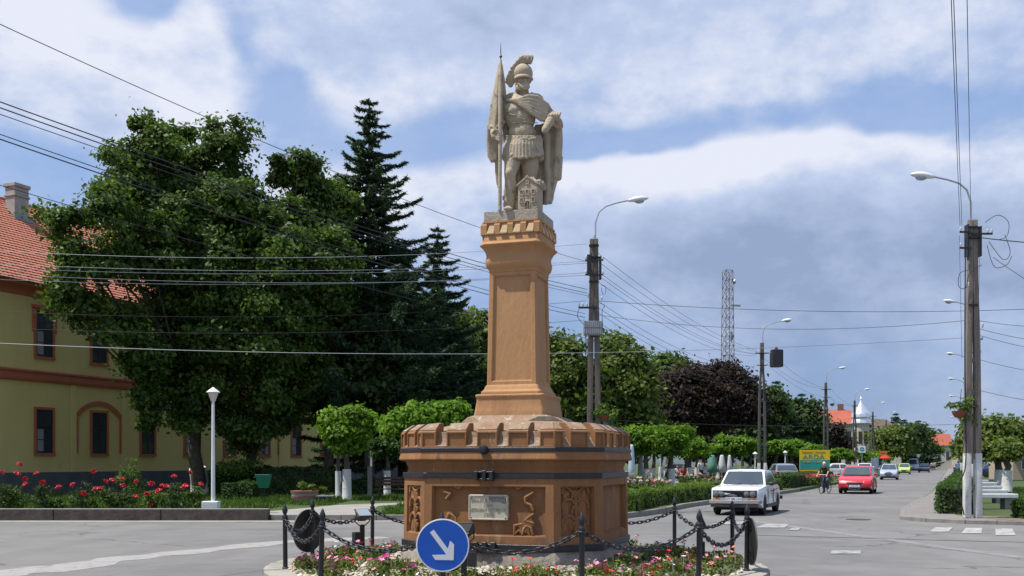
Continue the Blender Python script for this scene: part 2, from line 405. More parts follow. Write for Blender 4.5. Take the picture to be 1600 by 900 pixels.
# ================================================================== THE GROUND
def poly_sheet(name, pts, z, m, sub=0):
    me = bpy.data.meshes.new(name); me.from_pydata([(p[0], p[1], z) for p in pts], [], [tuple(range(len(pts)))])
    bm = bmesh.new(); bm.from_mesh(me); bmesh.ops.triangulate(bm, faces=bm.faces); bmesh.ops.recalc_face_normals(bm, faces=bm.faces)
    if bm.faces[0].normal.z < 0: bmesh.ops.reverse_faces(bm, faces=bm.faces)
    bm.to_mesh(me); bm.free(); return tag(link_mesh(name, me, m), kind='structure')
def slab(name, pts, z0, z1, m):
    mb = MB(); mb.prism(pts, z0, z1, 'z'); me = mb.mesh(name)
    bm = bmesh.new(); bm.from_mesh(me); bmesh.ops.triangulate(bm, faces=bm.faces); bm.to_mesh(me); bm.free()
    return tag(link_mesh(name, me, m), kind='structure')
def asphalt(name, c1, c2):
    m = bpy.data.materials.new(name); m.use_nodes = True; g = G(m.node_tree); b = m.node_tree.nodes['Principled BSDF']
    v = g.n('ShaderNodeTexCoord').outputs['Object']
    big = g.sm(g.noise(v, .14, 6, .65), .40, .60); mid = g.sm(g.noise(v, .9, 6, .65, .5), .4, .7)
    c = g.mix(big, c1, c2); c = g.mix(g.m('MULTIPLY', mid, .35), c, tuple(x*1.22 for x in c2[:3])+(1,))
    st = g.sm(g.noise(v, .55, 8, .7, 1.2), .60, .70); c = g.mix(g.m('MULTIPLY', st, .40), c, tuple(x*.62 for x in c1[:3])+(1,))
    # tyre-polished streaks along the street and a few cracks
    mp = g.n('ShaderNodeMapping'); mp.inputs['Rotation'].default_value = (0, 0, math.radians(23.3)); mp.inputs['Scale'].default_value = (1, .06, 1); g.link(v, mp.inputs[0])
    sk = g.sm(g.noise(mp.outputs[0], 1.1, 4, .6), .45, .65); c = g.mix(g.m('MULTIPLY', sk, .22), c, tuple(x*.80 for x in c1[:3])+(1,))
    vo = g.n('ShaderNodeTexVoronoi', feature='DISTANCE_TO_EDGE'); vo.inputs['Scale'].default_value = .22
    wv = g.n('ShaderNodeVectorMath', operation='ADD'); g.link(v, wv.inputs[0])
    nz = g.n('ShaderNodeTexNoise'); nz.inputs['Scale'].default_value = 1.3; nz.inputs['Detail'].default_value = 6; g.link(v, nz.inputs[0]); g.link(nz.outputs[1], wv.inputs[1]); g.link(wv.outputs[0], vo.inputs[0])
    cr = g.m('SUBTRACT', 1, g.sm(vo.outputs[0], .0, .014)); cr = g.m('MULTIPLY', cr, g.sm(g.noise(v, .3, 3), .44, .56))
    c = g.mix(g.m('MULTIPLY', cr, .7), c, (.05, .05, .05, 1))
    sp = g.noise(v, 55, 3, .8); c = g.mix(1.0, c, g.ramp(sp, (.25, (.72,)*3), (.75, (1.18,)*3)), 'MULTIPLY')
    g.put(b.inputs['Base Color'], c); b.inputs['Roughness'].default_value = .82; b.inputs['Specular IOR Level'].default_value = .3
    bn = g.n('ShaderNodeBump'); bn.inputs['Strength'].default_value = .5; bn.inputs['Distance'].default_value = .01; g.link(g.noise(v, 60, 4, .7), bn.inputs['Height']); g.link(bn.outputs[0], b.inputs['Normal'])
    return m
def paintmat(name, col, under, lo=.45, hi=.6):
    m = bpy.data.materials.new(name); m.use_nodes = True; g = G(m.node_tree); b = m.node_tree.nodes['Principled BSDF']
    v = g.n('ShaderNodeTexCoord').outputs['Object']
    f = g.sm(g.noise(v, 3.5, 8, .75, .5), lo, hi); c = g.mix(f, (*col, 1), (*under, 1))
    c = g.mix(1.0, c, g.ramp(g.noise(v, 50, 3, .8), (.25, (.75,)*3), (.75, (1.1,)*3)), 'MULTIPLY')
    g.put(b.inputs['Base Color'], c); b.inputs['Roughness'].default_value = .8; return m
M_ASPH = asphalt('asphalt', (.148, .146, .143, 1), (.195, .189, .180, 1))
M_GRASSG = mat('lawn', (.045, .085, .018), .95, col2=(.10, .13, .035), nscale=.8, fine=.3, fscale=30, stains=[(.5, .62, .74, (.13, .10, .055))])
M_CONC = mat('concrete', (.36, .34, .31), .9, col2=(.27, .255, .235), nscale=1.2, bump=.4, bscale=30, stains=[(3, .62, .75, (.18, .165, .15))])
M_KERB = mat('kerb_concrete', (.30, .285, .26), .9, col2=(.20, .19, .175), nscale=3, bump=.6, bscale=25)
M_DARKWALL = mat('sooty_concrete', (.060, .052, .045), .95, col2=(.115, .10, .078), nscale=4, bump=.9, bscale=14, stains=[(7, .60, .72, (.055, .05, .045)), (5, .66, .78, (.22, .20, .16))])
M_SOIL = mat('soil', (.16, .12, .085), .95, col2=(.24, .19, .14), nscale=3, bump=1, bscale=20, stains=[(6, .6, .7, (.09, .10, .04))])
M_FAR = mat('far_ground', (.07, .10, .04), .95, col2=(.12, .12, .07), nscale=.02)
poly_sheet('ground', [(-3000, -300), (3000, -300), (3000, 4000), (-3000, 4000)], -.03, M_FAR)
poly_sheet('road', [(-260, -60), (260, -60), (260, 40), (30, 60), (300, 660), (240, 660), (5, 60), (-260, 45)], 0, M_ASPH)
SL = [(-220, 29.75), (-7.0, 29.75), (1.2, 29.75), (3.2, 30.4), (4.6, 33.0), (6.5, 38), (16.5, 58.8), (16.5+.431*540, 598.8), (-220, 598.8)]
slab('park_lawn', SL, -.02, .15, M_GRASSG)
SR = [(11.4, 30), (11.7, 28.9), (12.4, 28.0), (13.8, 27.3), (60, 25.2), (260, 20), (400, 598), (256, 598), (23.0, 56), (18.7, 46.6), (13.2, 34.7)]
slab('roadside_lawn', SR, -.02, .10, M_GRASSG)
poly_sheet('pavement', [(11.5, 30.1), (11.8, 29.0), (12.5, 28.15), (13.4, 27.9), (13.3, 30.6), (14.7, 35), (20.3, 47), (24.5, 56), (258, 598), (256.1, 598), (23.1, 56.1), (18.8, 46.7), (13.3, 34.8)], .104, mat('dusty_pavement', (.27, .25, .235), .9, col2=(.20, .19, .18), nscale=1.5, bump=.3, stains=[(2, .6, .72, (.15, .14, .13))]))
poly_sheet('soil_border', [(13.4, 27.95), (13.9, 27.4), (60, 25.3), (60, 28), (15, 29.2), (13.4, 30.5)], .106, M_SOIL)
poly_sheet('path', [(-7.2, 29.9), (-4.1, 29.9), (-4.5, 33), (-4.7, 36), (-3.9, 37.6), (2, 38.5), (10, 47), (8, 49), (0, 40.2), (-3.9, 39.3), (-6.2, 36.8), (-7.3, 33), (-7.6, 32)], .154, M_CONC)
# kerb stones along the park's open edge and the street
def kerb_run(pts, z1, w=.16, L=1.0, gap=.012, parent=None, z0=-.02, m=None):
    proto = None; pts = [Vector((p[0], p[1], 0)) for p in pts]
    for a, b in zip(pts[:-1], pts[1:]):
        d = b-a; n = max(1, round(d.length/L)); ang = math.atan2(d.y, d.x); l = d.length/n
        for i in range(n):
            mb = MB(); mb.box(gap/2, l-gap/2, -.03, w-.03, z0, z1+rnd.uniform(-.006, .006)); o = mb.build('kerb_stone', m or M_KERB, parent, bev=.012, seg=1)
            o.location = a+d*(i/n); o.rotation_euler = (0, 0, ang)
kb = tag(empty('kerb', (0, 0, 0)), kind='structure')
kerb_run([(-7.0, 29.72), (1.2, 29.72), (3.2, 30.37), (4.6, 32.97), (6.5, 37.97), (16.5, 58.77)], .165, parent=kb)
kb2 = tag(empty('kerb', (0, 0, 0)), kind='structure')
kerb_run([(18.7, 46.6), (13.2, 34.7), (11.4, 30.0), (11.7, 28.9), (12.4, 28.0), (13.8, 27.3)], .11, parent=kb2, L=.9)
# low soot-dark wall along the left lawn
lw = empty('low_wall', (-7.05, 29.6, 0), 0, 'low dark weathered concrete wall holding back the rose bed along the left road', 'low wall')
x = 0; 
while x < 60:
    L = 3.1 if x < 40 else 6
    mb = MB(); mb.box(-x-L+.02, -x, -.03, .26, -.02, .31+rnd.uniform(-.006, .006)); mb.build('wall_block', M_DARKWALL, lw, bev=.02, seg=2)
    mb = MB(); mb.box(-x-L+.01, -x+.005, -.030, .27, .315, .340); mb.build('coping', M_KERB, lw, bev=.008, seg=1)
    x += L
# pale strip of dusty old paving seam and dust along the wall
def strip(name, pts, ws, z, m):
    L, R = [], []
    pts = [Vector((p.x, p.y, 0)) for p in pts]
    for i, p in enumerate(pts):
        d = (pts[min(i+1, len(pts)-1)]-pts[max(i-1, 0)]).normalized(); n = Vector((-d.y, d.x, 0)); L.append(p+n*ws[i]/2); R.append(p-n*ws[i]/2)
    vs = [(v.x, v.y, z) for v in L+R]; k = len(pts)
    me = bpy.data.meshes.new(name); me.from_pydata(vs, [], [(i, i+k, i+k+1, i+1) for i in range(k-1)])
    return tag(link_mesh(name, me, m), kind='structure')
M_PALE = paintmat('pale_seam', (.33, .315, .295), (.21, .205, .20), .48, .66)
def wavy(p0, p1, n, amp, seed):
    rg = random.Random(seed); return [p0.lerp(p1, i/n)+Vector((rg.uniform(-amp, amp), rg.uniform(-amp, amp), 0)) for i in range(n+1)]
pp = []
for a, b in zip([(-60, 902), (0, 896), (110, 886), (180, 874), (300, 862), (440, 847)], [(0, 896), (110, 886), (180, 874), (300, 862), (440, 847), (640, 838)]):
    pp += wavy(Gd(*a), Gd(*b), 5, .03, a[0])[:-1]
strip('repaired_seam', pp, [.75+.2*math.sin(i*1.7)+.3*(i < 12) for i in range(len(pp))], .004, M_PALE)
strip('roadside_dust', wavy(Vector((-45, 29.15, 0)), Vector((2, 29.25, 0)), 40, .06, 5), [.9+.25*math.sin(i*2.1) for i in range(41)], .004, paintmat('dust', (.30, .275, .24), (.21, .205, .20), .42, .68))
strip('repaired_seam', wavy(Gd(1160, 812), Gd(1600, 872), 14, .05, 8), [.35]*15, .004, paintmat('seam2', (.25, .24, .23), (.18, .178, .176), .40, .6))
strip('repaired_seam', wavy(Gd(1180, 836), Gd(1700, 850), 14, .05, 8), [.22]*15, .008, paintmat('seam3', (.15, .15, .15), (.19, .186, .18), .40, .6))
M_PAINT = paintmat('worn_road_paint', (.42, .415, .40), (.20, .195, .185), .44, .62)
M_PAINT2 = paintmat('faded_road_paint', (.38, .38, .37), (.20, .196, .19), .42, .62)
def marking(pts, m, z=.012):
    o = poly_sheet('road_marking', [(Gd(*p).x, Gd(*p).y) for p in pts], z, m); return o
marking([(1462, 824.5), (1489, 824.5), (1482, 831.5), (1452, 831.5)], M_PAINT)
marking([(1509, 825.5), (1535, 825.5), (1534, 834), (1502, 834)], M_PAINT)
marking([(1555, 826.5), (1582, 826.5), (1587, 837), (1556, 837)], M_PAINT)
marking([(1604, 828), (1632, 828), (1642, 840), (1610, 840)], M_PAINT)
marking([(1196, 819), (1234, 819), (1226, 825), (1180, 825)], M_PAINT2)
marking([(1130, 816), (1175, 815), (1160, 819), (1110, 820)], M_PAINT2)
marking([(1238, 825), (1252, 825), (1247, 829), (1232, 829)], M_PAINT2)
marking([(1300, 861), (1345, 861), (1345, 866), (1297, 866)], M_PAINT2)
mh = MB(); mh.lathe([(.36, .001), (.36, .012), (.33, .014), (.28, .010), (.27, .015)], 24)
tag(mh.build('manhole_cover', mat('rusty_iron', (.07, .06, .055), .7, metal=.4, col2=(.12, .09, .07)), loc=Gd(1341, 812)), 'dark round manhole cover lying flat in the street before the right kerb', 'manhole cover')
# rough grass blades over the near lawns
def grass(name, n, polys, h, seed, z, pal='grass'):
    rg = np.random.RandomState(seed); out = []
    for (x0, x1, y0, y1, w) in polys:
        k = int(n*w); y = y0+(y1-y0)*rg.rand(k)**1.3; x = x0+(x1-x0)*rg.rand(k); out.append(np.stack([x, y, np.full(k, z)], 1))
    Pn = np.concatenate(out)
    # keep off the path and pavement
    keep = ~((Pn[:, 0] > -7.9) & (Pn[:, 0] < -4.0) & (Pn[:, 1] < 36.5+(Pn[:, 0]+6)*.2)) & ~((Pn[:, 0] > -6.4) & (Pn[:, 1] > 36.3+np.maximum(0, Pn[:, 0]+4)*.3) & (Pn[:, 1] < 40.5+np.maximum(0, Pn[:, 0])*.95) & (Pn[:, 0] < 9))
    keep &= (Pn[:, 0] < 16.0-(58.8-Pn[:, 1])*.47) | (Pn[:, 0] > 12)
    Pn = Pn[keep]; k = len(Pn); hh = h*(.4+1.0*rg.rand(k))*(.6+.5*np.sin(Pn[:, 0]*2.3+np.sin(Pn[:, 1]*1.7)*2))
    a = rg.rand(k)*2*PI; w = .018+.02*rg.rand(k); dx = np.stack([np.cos(a)*w, np.sin(a)*w, np.zeros(k)], 1)
    lean = rg.normal(size=(k, 3))*.35*hh[:, None]; lean[:, 2] = hh
    V = np.stack([Pn-dx, Pn+dx, Pn+lean], 1).reshape(-1, 3).astype(np.float32)
    me = quad_mesh(name, V, k, 3); at = me.attributes.new('tint', 'FLOAT', 'FACE'); at.data.foreach_set('value', rg.rand(k).astype(np.float32))
    return tag(link_mesh(name, me, LEAVES[pal]), kind='stuff')
g1 = grass('lawn_grass', 90000, [(-26, -7.4, 30, 48, .42), (-7.4, 3, 29.9, 46, .38), (3, 12, 34, 60, .2)], .15, 3, .15)
tag(g1, 'short green lawn grass growing over the park beside the monument', 'grass')
rgk = np.random.RandomState(21)
def grass_right():
    n = 26000; y = 29.3+34*rgk.rand(n)**1.5; x = .431*(y-29)+14.4+rgk.rand(n)**1.2*16; Pn = np.stack([x, y, np.full(n, .10)], 1); hh = .11*(.4+rgk.rand(n)); a = rgk.rand(n)*2*PI; w = .02+.02*rgk.rand(n)
    dx = np.stack([np.cos(a)*w, np.sin(a)*w, np.zeros(n)], 1); lean = rgk.normal(size=(n, 3))*.3*hh[:, None]; lean[:, 2] = hh
    me = quad_mesh('lawn_grass', np.stack([Pn-dx, Pn+dx, Pn+lean], 1).reshape(-1, 3).astype(np.float32), n, 3); at = me.attributes.new('tint', 'FLOAT', 'FACE'); at.data.foreach_set('value', rgk.rand(n).astype(np.float32))
    return tag(link_mesh('lawn_grass', me, LEAVES['grass']), kind='stuff')
tag(grass_right(), 'short green grass on the right verge around the white benches', 'grass')
# ================================================================== THE MONUMENT
TH = math.radians(-17.5)
M_BASE = mat('terracotta_stucco', (.32, .160, .068), .85, col2=(.23, .110, .050), nscale=2.2, bump=.45, bscale=16, spec=.25, fine=.10, fscale=80,
             stains=[(2.6, .58, .78, (.40, .25, .14)), (1.8, .56, .74, (.20, .105, .062)), (7, .64, .74, (.48, .39, .29)), (5, .60, .70, (.15, .085, .06)), (22, .66, .72, (.14, .09, .07))], stretch=(1, 1, .22))
M_BASETOP = mat('lichen_stucco', (.33, .25, .17), .9, col2=(.28, .16, .095), nscale=5, bump=.9, bscale=26, stains=[(9, .56, .68, (.50, .47, .42)), (16, .62, .70, (.12, .10, .08))])
M_COLUMN = mat('ochre_stucco', (.475, .268, .128), .85, col2=(.41, .222, .104), nscale=2, bump=.5, bscale=16, spec=.25, fine=.07, fscale=70,
               stains=[(2.5, .56, .72, (.35, .19, .095)), (5, .64, .80, (.52, .33, .18)), (11, .70, .76, (.58, .42, .25)), (30, .70, .74, (.25, .15, .09))], stretch=(1, 1, .32))
M_SLAB = mat('weathered_limestone', (.45, .40, .31), .9, col2=(.33, .29, .225), nscale=4, bump=.8, bscale=24, stains=[(6, .60, .72, (.16, .145, .12)), (9, .66, .74, (.52, .49, .43))])
M_PLINTH = mat('rough_plinth_stone', (.23, .20, .165), .95, col2=(.34, .30, .25), nscale=3, bump=1.6, bscale=12, stains=[(5, .58, .70, (.12, .105, .09)), (4, .66, .76, (.42, .36, .26))])
M_IRON = mat('black_iron', (.022, .024, .030), .42, metal=.3, col2=(.035, .037, .043), nscale=8, bump=.2, bscale=60, spec=.5)
mon = empty('monument', (.105, 15, 0), TH, 'octagonal terracotta tower-like pedestal with battlements carrying a square ochre column', 'monument'); mon.scale = (1.03, 1.03, 1)
HL = math.radians(32.5)
def octo(R, z):
    out = []
    for k in range(4):
        for s in (-1, 1):
            a = -PI/2+k*PI/2+s*HL; out.append((R*math.cos(a), R*math.sin(a), z))
    return out
def squ(w, z, c=.03):
    h = w/2
    return [(-h+c, -h, z), (h-c, -h, z), (h, -h+c, z), (h, h-c, z), (h-c, h, z), (-h+c, h, z), (-h, h-c, z), (-h, -h+c, z)]
def faceM(phi, a): return Matrix(((-math.sin(phi), math.cos(phi), 0, a*math.cos(phi)), (math.cos(phi), math.sin(phi), 0, a*math.sin(phi)), (0, 0, 1, 0), (0, 0, 0, 1)))
FACES = [(-PI/2+k*PI/4, k % 2) for k in range(8)]           # normal angle, 1 = narrow chamfer face
def apo(R, ch): return R*math.cos(math.radians(12.5) if ch else HL)
def half(R, ch): return R*math.sin(math.radians(12.5) if ch else HL)
def inset_sides(mb, name, m, parent, t1, dep, zmin, zmax, extra=None):
    me = mb.mesh(name); bm = bmesh.new(); bm.from_mesh(me)
    fs = [f for f in bm.faces if abs(f.normal.z) < .3 and f.calc_area() > .25 and zmin < f.calc_center_median().z < zmax]
    bmesh.ops.inset_individual(bm, faces=fs, thickness=t1, depth=0)
    bmesh.ops.inset_individual(bm, faces=fs, thickness=.012, depth=-dep*.4)
    bmesh.ops.inset_individual(bm, faces=fs, thickness=.010, depth=0)
    bmesh.ops.inset_individual(bm, faces=fs, thickness=.008, depth=-dep*.6)
    bmesh.ops.recalc_face_normals(bm, faces=bm.faces); bm.to_mesh(me); bm.free()
    return link_mesh(name, me, m, parent)
# rough stone foot
mb = MB(); rings = []
for z, R in ((.05, 1.78), (.2, 1.74), (.36, 1.70), (.50, 1.66), (.53, 1.62)):
    r = []
    pts = octo(R, z)
    for i in range(8):
        a, b = Vector(pts[i]), Vector(pts[(i+1) % 8]); k = 14 if i % 2 == 0 else 6
        for j in range(k): 
            p = a.lerp(b, j/k); n = Vector((p.x, p.y, 0)).normalized(); r.append(p+n*rnd.uniform(-.025, .03)*(z < .52))
    rings.append(r)
mb.loft(rings); mb.build('stone_foot', M_PLINTH, mon, smooth=True, ang=60)
# lower body with recessed panels
mb = MB(); mb.loft([octo(1.655, .60), octo(1.64, 1.475)])
inset_sides(mb, 'lower_body', M_BASE, mon, .15, .085, .6, 1.5)
mb = MB(); mb.loft([octo(1.63, 1.475), octo(1.60, 1.56), octo(1.585, 1.60), octo(1.61, 1.66), octo(1.63, 1.70), octo(1.71, 1.715), octo(1.72, 1.73), octo(1.70, 1.80), octo(1.69, 1.845), octo(1.68, 1.90)])
mb.build('cornice', M_BASE, mon, bev=.006, seg=1)
for (z0, z1, R) in ((.515, .60, 1.685), (1.475, 1.545, 1.665), (1.83, 1.882, 1.708)):
    mb = MB(); mb.loft([octo(R, z0), octo(R, z1)]); mb.build('iron_band', M_IRON, mon, bev=.005, seg=1)
mb = MB(); mb.M = faceM(-PI/2, apo(1.708, 0)); mb.lathe([(.028, -.02), (.055, 0), (.055, .02), (.03, .035)], 10); 
mb2 = MB(); mb2.M = Matrix.Translation((-.03, -apo(1.708, 0)-.005, 1.856)) @ Matrix.Rotation(PI/2, 4, 'X'); mb2.lathe([(.062, -.01), (.062, .05), (.045, .075), (.02, .08)], 12); mb2.build('band_bolt', M_IRON, mon)
mb = MB(); mb.M = faceM(-PI/2, apo(1.665, 0))
for z in (1.462, 1.555): mb.box(-.14, .10, .0, .06, z-.012, z+.012)
mb.box(-.15, -.11, 0, .085, 1.45, 1.57); mb.box(.05, .10, 0, .085, 1.45, 1.57); mb.box(-.05, .0, 0, .07, 1.44, 1.58)
mb.build('band_clasp', M_IRON, mon, bev=.006, seg=1)
mb = MB(); mb.M = faceM(-PI/2, apo(1.685, 0))
for s in (-.14, -.02, .1): mb.box(s-.03, s+.03, 0, .06, .49, .63)
mb.box(-.2, .16, 0, .045, .50, .53); mb.build('band_clasp', M_IRON, mon, bev=.006, seg=1)
# parapet with merlons
mb = MB(); mb.loft([octo(1.60, 1.88), octo(1.60, 1.93), octo(1.52, 1.98), octo(1.46, 2.04)]); mb.build('parapet_sill', M_BASETOP, mon)
mb = MB(); mb.loft([octo(1.47, 1.98), octo(1.36, 2.10), octo(1.18, 2.17), squ(1.50, 2.26, .40), squ(1.24, 2.33, .16), squ(1.06, 2.355, .06)]); mb.build('sloping_shoulder', M_BASETOP, mon, smooth=True, ang=50)
R2 = 1.69
PROF = [(0, 1.885), (0, 2.095), (-.02, 2.115), (-.15, 2.20), (-.30, 2.215), (-.30, 1.93)]
def merlon(phi, ch, s0, s1, mit0=0, mit1=0):
    a = apo(R2, ch); mb = MB(); mb.M = faceM(phi, a)
    n = len(PROF); va = [(s0+(-d*mit0), d, z) for d, z in PROF]; vb = [(s1-(-d*mit1), d, z) for d, z in PROF]
    mb.add(va+vb, [tuple(range(n)), tuple(range(2*n-1, n-1, -1))]+[(k, n+k, n+(k+1) % n, (k+1) % n) for k in range(n)])
    me = mb.mesh('merlon'); bm = bmesh.new(); bm.from_mesh(me)
    nf = Vector((math.cos(phi), math.sin(phi), 0)); fs = [f for f in bm.faces if f.normal.dot(nf) > .98]
    if s1-s0 > .12:
        bmesh.ops.inset_individual(bm, faces=fs, thickness=.024, depth=0); bmesh.ops.inset_individual(bm, faces=fs, thickness=.004, depth=-.018)
    bm.to_mesh(me); bm.free(); link_mesh('merlon', me, [M_BASE], mon)
    # shallow lichen cap sitting on the slope
    mb = MB(); mb.M = faceM(phi, a); q = [(-.022, 2.117), (-.15, 2.203), (-.298, 2.218), (-.298, 2.228), (-.15, 2.214), (-.018, 2.127)]
    va = [(s0+.006+(-d*mit0), d, z) for d, z in q]; vb = [(s1-.006-(-d*mit1), d, z) for d, z in q]; n = 6
    mb.add(va+vb, [tuple(range(n)), tuple(range(2*n-1, n-1, -1))]+[(k, n+k, n+(k+1) % n, (k+1) % n) for k in range(n)]); mb.build('merlon_cap', M_BASETOP, mon)
for phi, ch in FACES:
    h = half(R2, ch); 
    if ch:
        merlon(phi, ch, -.13, .13); merlon(phi, ch, -h, -h+.13, .40, 0); merlon(phi, ch, h-.13, h, 0, .40)
        gaps = (-.5*(h-.13+.13), .5*(h-.13+.13))
        gl = [(-h+.13, -.13), (.13, h-.13)]
    else:
        for c in (-.42, 0, .42): merlon(phi, ch, c-.135, c+.135)
        merlon(phi, ch, -h, -.71, .40, 0); merlon(phi, ch, .71, h, 0, .40)
        gl = [(-.71, -.555), (-.285, -.135), (.135, .285), (.555, .71)]
    for g0, g1 in gl:
        mb = MB(); mb.M = faceM(phi, apo(R2, ch)); q = [(.004, 1.884), (.004, 1.905), (-.03, 1.925), (-.07, 1.96), (-.11, 2.02), (-.13, 2.10), (-.2, 2.10), (-.2, 1.884)]
        mb.prism(q, g0, g1, 'x'); mb.build('crenel_ramp', M_BASETOP, mon)
# remains of tracery inside the panels
def arc(mb, s, z, R, a0, a1, r=.016, d=0.0, flat=1.0):
    pts = [(s+R*math.cos(a0+(a1-a0)*i/7), d, z+R*math.sin(a0+(a1-a0)*i/7)*flat) for i in range(8)]; mb.tube(pts, r, 6)
def stub(mb, pts, r, d=0): mb.tube([(p[0], d, p[1]) for p in pts], r, 6)
def pz(px, py): return ((px-761)/113.0, 1.69-(py-722)*.0084)
def st(pxs, r=.02, d=.02): 
    mb = MB(); mb.M = faceM(-PI/2, apo(1.645, 0)-.055); pts = [pz(*p) for p in pxs]; mb.chain([(p[0], d, p[1]) for p in pts], r); mb.build('tracery', M_BASE, mon, smooth=True)
st([(692, 770), (701, 773), (695, 781)]); st([(709, 757), (709, 761), (715, 764), (718, 760)], .022); st([(802, 758), (806, 764), (812, 761)], .02)
st([(829, 770), (823, 774), (817, 778), (818, 786), (826, 790), (829, 798)]); st([(829, 804), (822, 809), (817, 814), (824, 816), (829, 818)])
st([(829, 836), (826, 826), (820, 822), (815, 827), (813, 836)], .018); st([(801, 836), (801, 822), (812, 820)], .018); st([(801, 836), (808, 829), (813, 836)], .014); st([(690, 832), (697, 812), (703, 806), (709, 812), (712, 826), (714, 836)], .018); st([(697, 812), (699, 806)], .03)
for (kk, sd) in ((7, 1), (1, 2), (3, 5), (5, 6)):
    phi, ch = FACES[kk]; rg = random.Random(sd); MX = faceM(phi, apo(1.645, 1)-(.062 if kk == 7 else .088)); dd = .03 if kk == 7 else .02
    def new(): m = MB(); m.M = MX; return m
    for (zc, rr) in ((1.30, .10), (1.10, .10), (.88, .10)):
        for sg in (-1, 1):
            mb = new(); arc(mb, sg*.10, zc, rr, PI/2-sg*1.9, PI/2+sg*1.1, .022, dd); mb.build('tracery', M_BASE, mon, smooth=True)
            mb = new(); arc(mb, sg*.02, zc-.07, rr*.7, PI/2-sg*.4, PI/2+sg*1.9, .02, dd); mb.build('tracery', M_BASE, mon, smooth=True)
    mb = new(); mb.tube([(0, dd, .74), (rg.uniform(-.02, .02), dd, .95), (0, dd, 1.15), (.01, dd, 1.30)], [.03, .02, .025, .02], 6); mb.build('tracery', M_BASE, mon, smooth=True)
    mb = new(); stub(mb, [(-.12, 1.36), (-.02, 1.27), (-.02, 1.22)], .02, dd); mb.build('tracery', M_BASE, mon, smooth=True)
    mb = new(); stub(mb, [(.12, 1.36), (.02, 1.27), (-.02, 1.22)], .02, dd); mb.build('tracery', M_BASE, mon, smooth=True)
    b_ = MB(); b_.M = MX
    for i in range(22): 
        s_, z = rg.uniform(-.18, .18), rg.uniform(.74, 1.34); b_.ell((s_, .0, z), (rg.uniform(.02, .05), rg.uniform(.015, .035), rg.uniform(.05, .16)), 9, 7)
    b_.box(-.19, .19, -.05, -.005, .72, 1.36)
    sculpt(b_, 'weathered_relief', M_BASE, mon, .012, 2)
# plaque
M_PLQ = mat('pale_plaque', (.56, .52, .40), .6, col2=(.50, .455, .34), nscale=20, bump=.2, bscale=60)
pq = empty('plaque', (0, -apo(1.645, 0)+.052, 1.085)); pq.parent = mon
def rrect(w, h, r, n=5):
    out = []
    for cx, cz, a0 in ((w/2-r, h/2-r, 0), (-w/2+r, h/2-r, PI/2), (-w/2+r, -h/2+r, PI), (w/2-r, -h/2+r, 1.5*PI)):
        out += [(cx+r*math.cos(a0+i*PI/2/n), cz+r*math.sin(a0+i*PI/2/n)) for i in range(n+1)]
    return out
mb = MB(); mb.prism(rrect(.54, .34, .03), -.035, .02, 'y'); mb.build('plaque_plate', M_PLQ, pq, bev=.004, seg=1)
mb = MB()
for (x0, x1, z0, z1) in ((-.265, .265, .148, .166), (-.265, .265, -.166, -.148), (-.266, -.248, -.14, .14), (.248, .266, -.14, .14)): mb.box(x0, x1, -.044, -.034, z0, z1)
mb.build('plaque_rim', M_PLQ, pq, bev=.004, seg=1)
mb = MB(); mb.prism([(.0, .166), (.02, .10), (.05, .07), (.11, .075), (.16, .08), (.20, .055), (.24, .05), (.248, .12), (.235, .14), (.2, .155)], -.0375, -.0345, 'y'); mb.build('bare_patch', mat('bare_cement', (.21, .21, .19), .9, bump=.3), pq)
for sx_ in (-1, 1):
    for sz_ in (-1, 1):
        mb = MB(); mb.M = Matrix.Translation((sx_*.235, -.036, sz_*.135)) @ Matrix.Rotation(PI/2, 4, 'X'); mb.lathe([(.012, 0), (.012, .008), (.006, .014)], 8); mb.build('screw', mat('zinc', (.45, .45, .5), .35, metal=.8), pq)
M_LET = mat('raised_lettering', (.40, .36, .27), .7)
for i, (s_, sz_, sx_) in enumerate((('SFANTUL FLORIAN', .062, .88), ('1866', .062, 1.05), ('RESTAURAT DE PRIMARIA', .056, .80), ('1996', .062, 1.05))):
    text_part('inscription', s_, sz_, M_LET, pq, (0 if i else -.0, -.036, .092-.062*i), (PI/2, 0, 0), .005, sx=sx_)
# column
mb = MB(); mb.loft([squ(1.03, 2.345, .03), squ(1.00, 2.44, .03), squ(.965, 2.56, .03), squ(.97, 2.60, .03), squ(1.0, 2.635, .03), squ(.98, 2.66, .03)]); mb.build('column_foot', M_COLUMN, mon, bev=.012, seg=2, smooth=True)
mb = MB(); mb.loft([squ(.86, 2.655, .02), squ(.86, 2.70, .02), squ(.80, 2.73, .02), squ(.78, 2.765, .02), squ(.74, 2.80, .02)]); mb.build('base_moulding', M_COLUMN, mon, bev=.008, seg=2, smooth=True)
mb = MB(); mb.loft([squ(.725, 2.795, .012), squ(.675, 4.43, .012)]); inset_sides(mb, 'column_shaft', M_COLUMN, mon, .075, .030, 3, 4.2)
cap = [(.69, 4.42, .02), (.70, 4.46, .04), (.77, 4.50, .07), (.80, 4.56, .08), (.80, 4.60, .08), (.775, 4.635, .07), (.765, 4.66, .06), (.78, 4.70, .06), (.83, 4.75, .07), (.90, 4.785, .09), (.935, 4.80, .10), (.935, 4.815, .10), (.88, 4.835, .06), (.855, 4.85, .05), (.85, 4.95, .05)]
mb = MB(); mb.loft([squ(w, z, c) for w, z, c in cap]); mb.build('capital', M_COLUMN, mon, smooth=True, bev=.004, seg=1, ang=50)
mb = MB(); mb.loft([squ(.80, 4.94, .04), squ(.80, 5.11, .04), squ(.84, 5.115, .03), squ(.84, 5.14, .03)]); mb.build('capital_core', M_COLUMN, mon)
M_COL_LIT = mat('sunlit_ochre', (.55, .40, .22), .85, bump=.4)  # sunlight on the slanted sills painted as a paler ochre
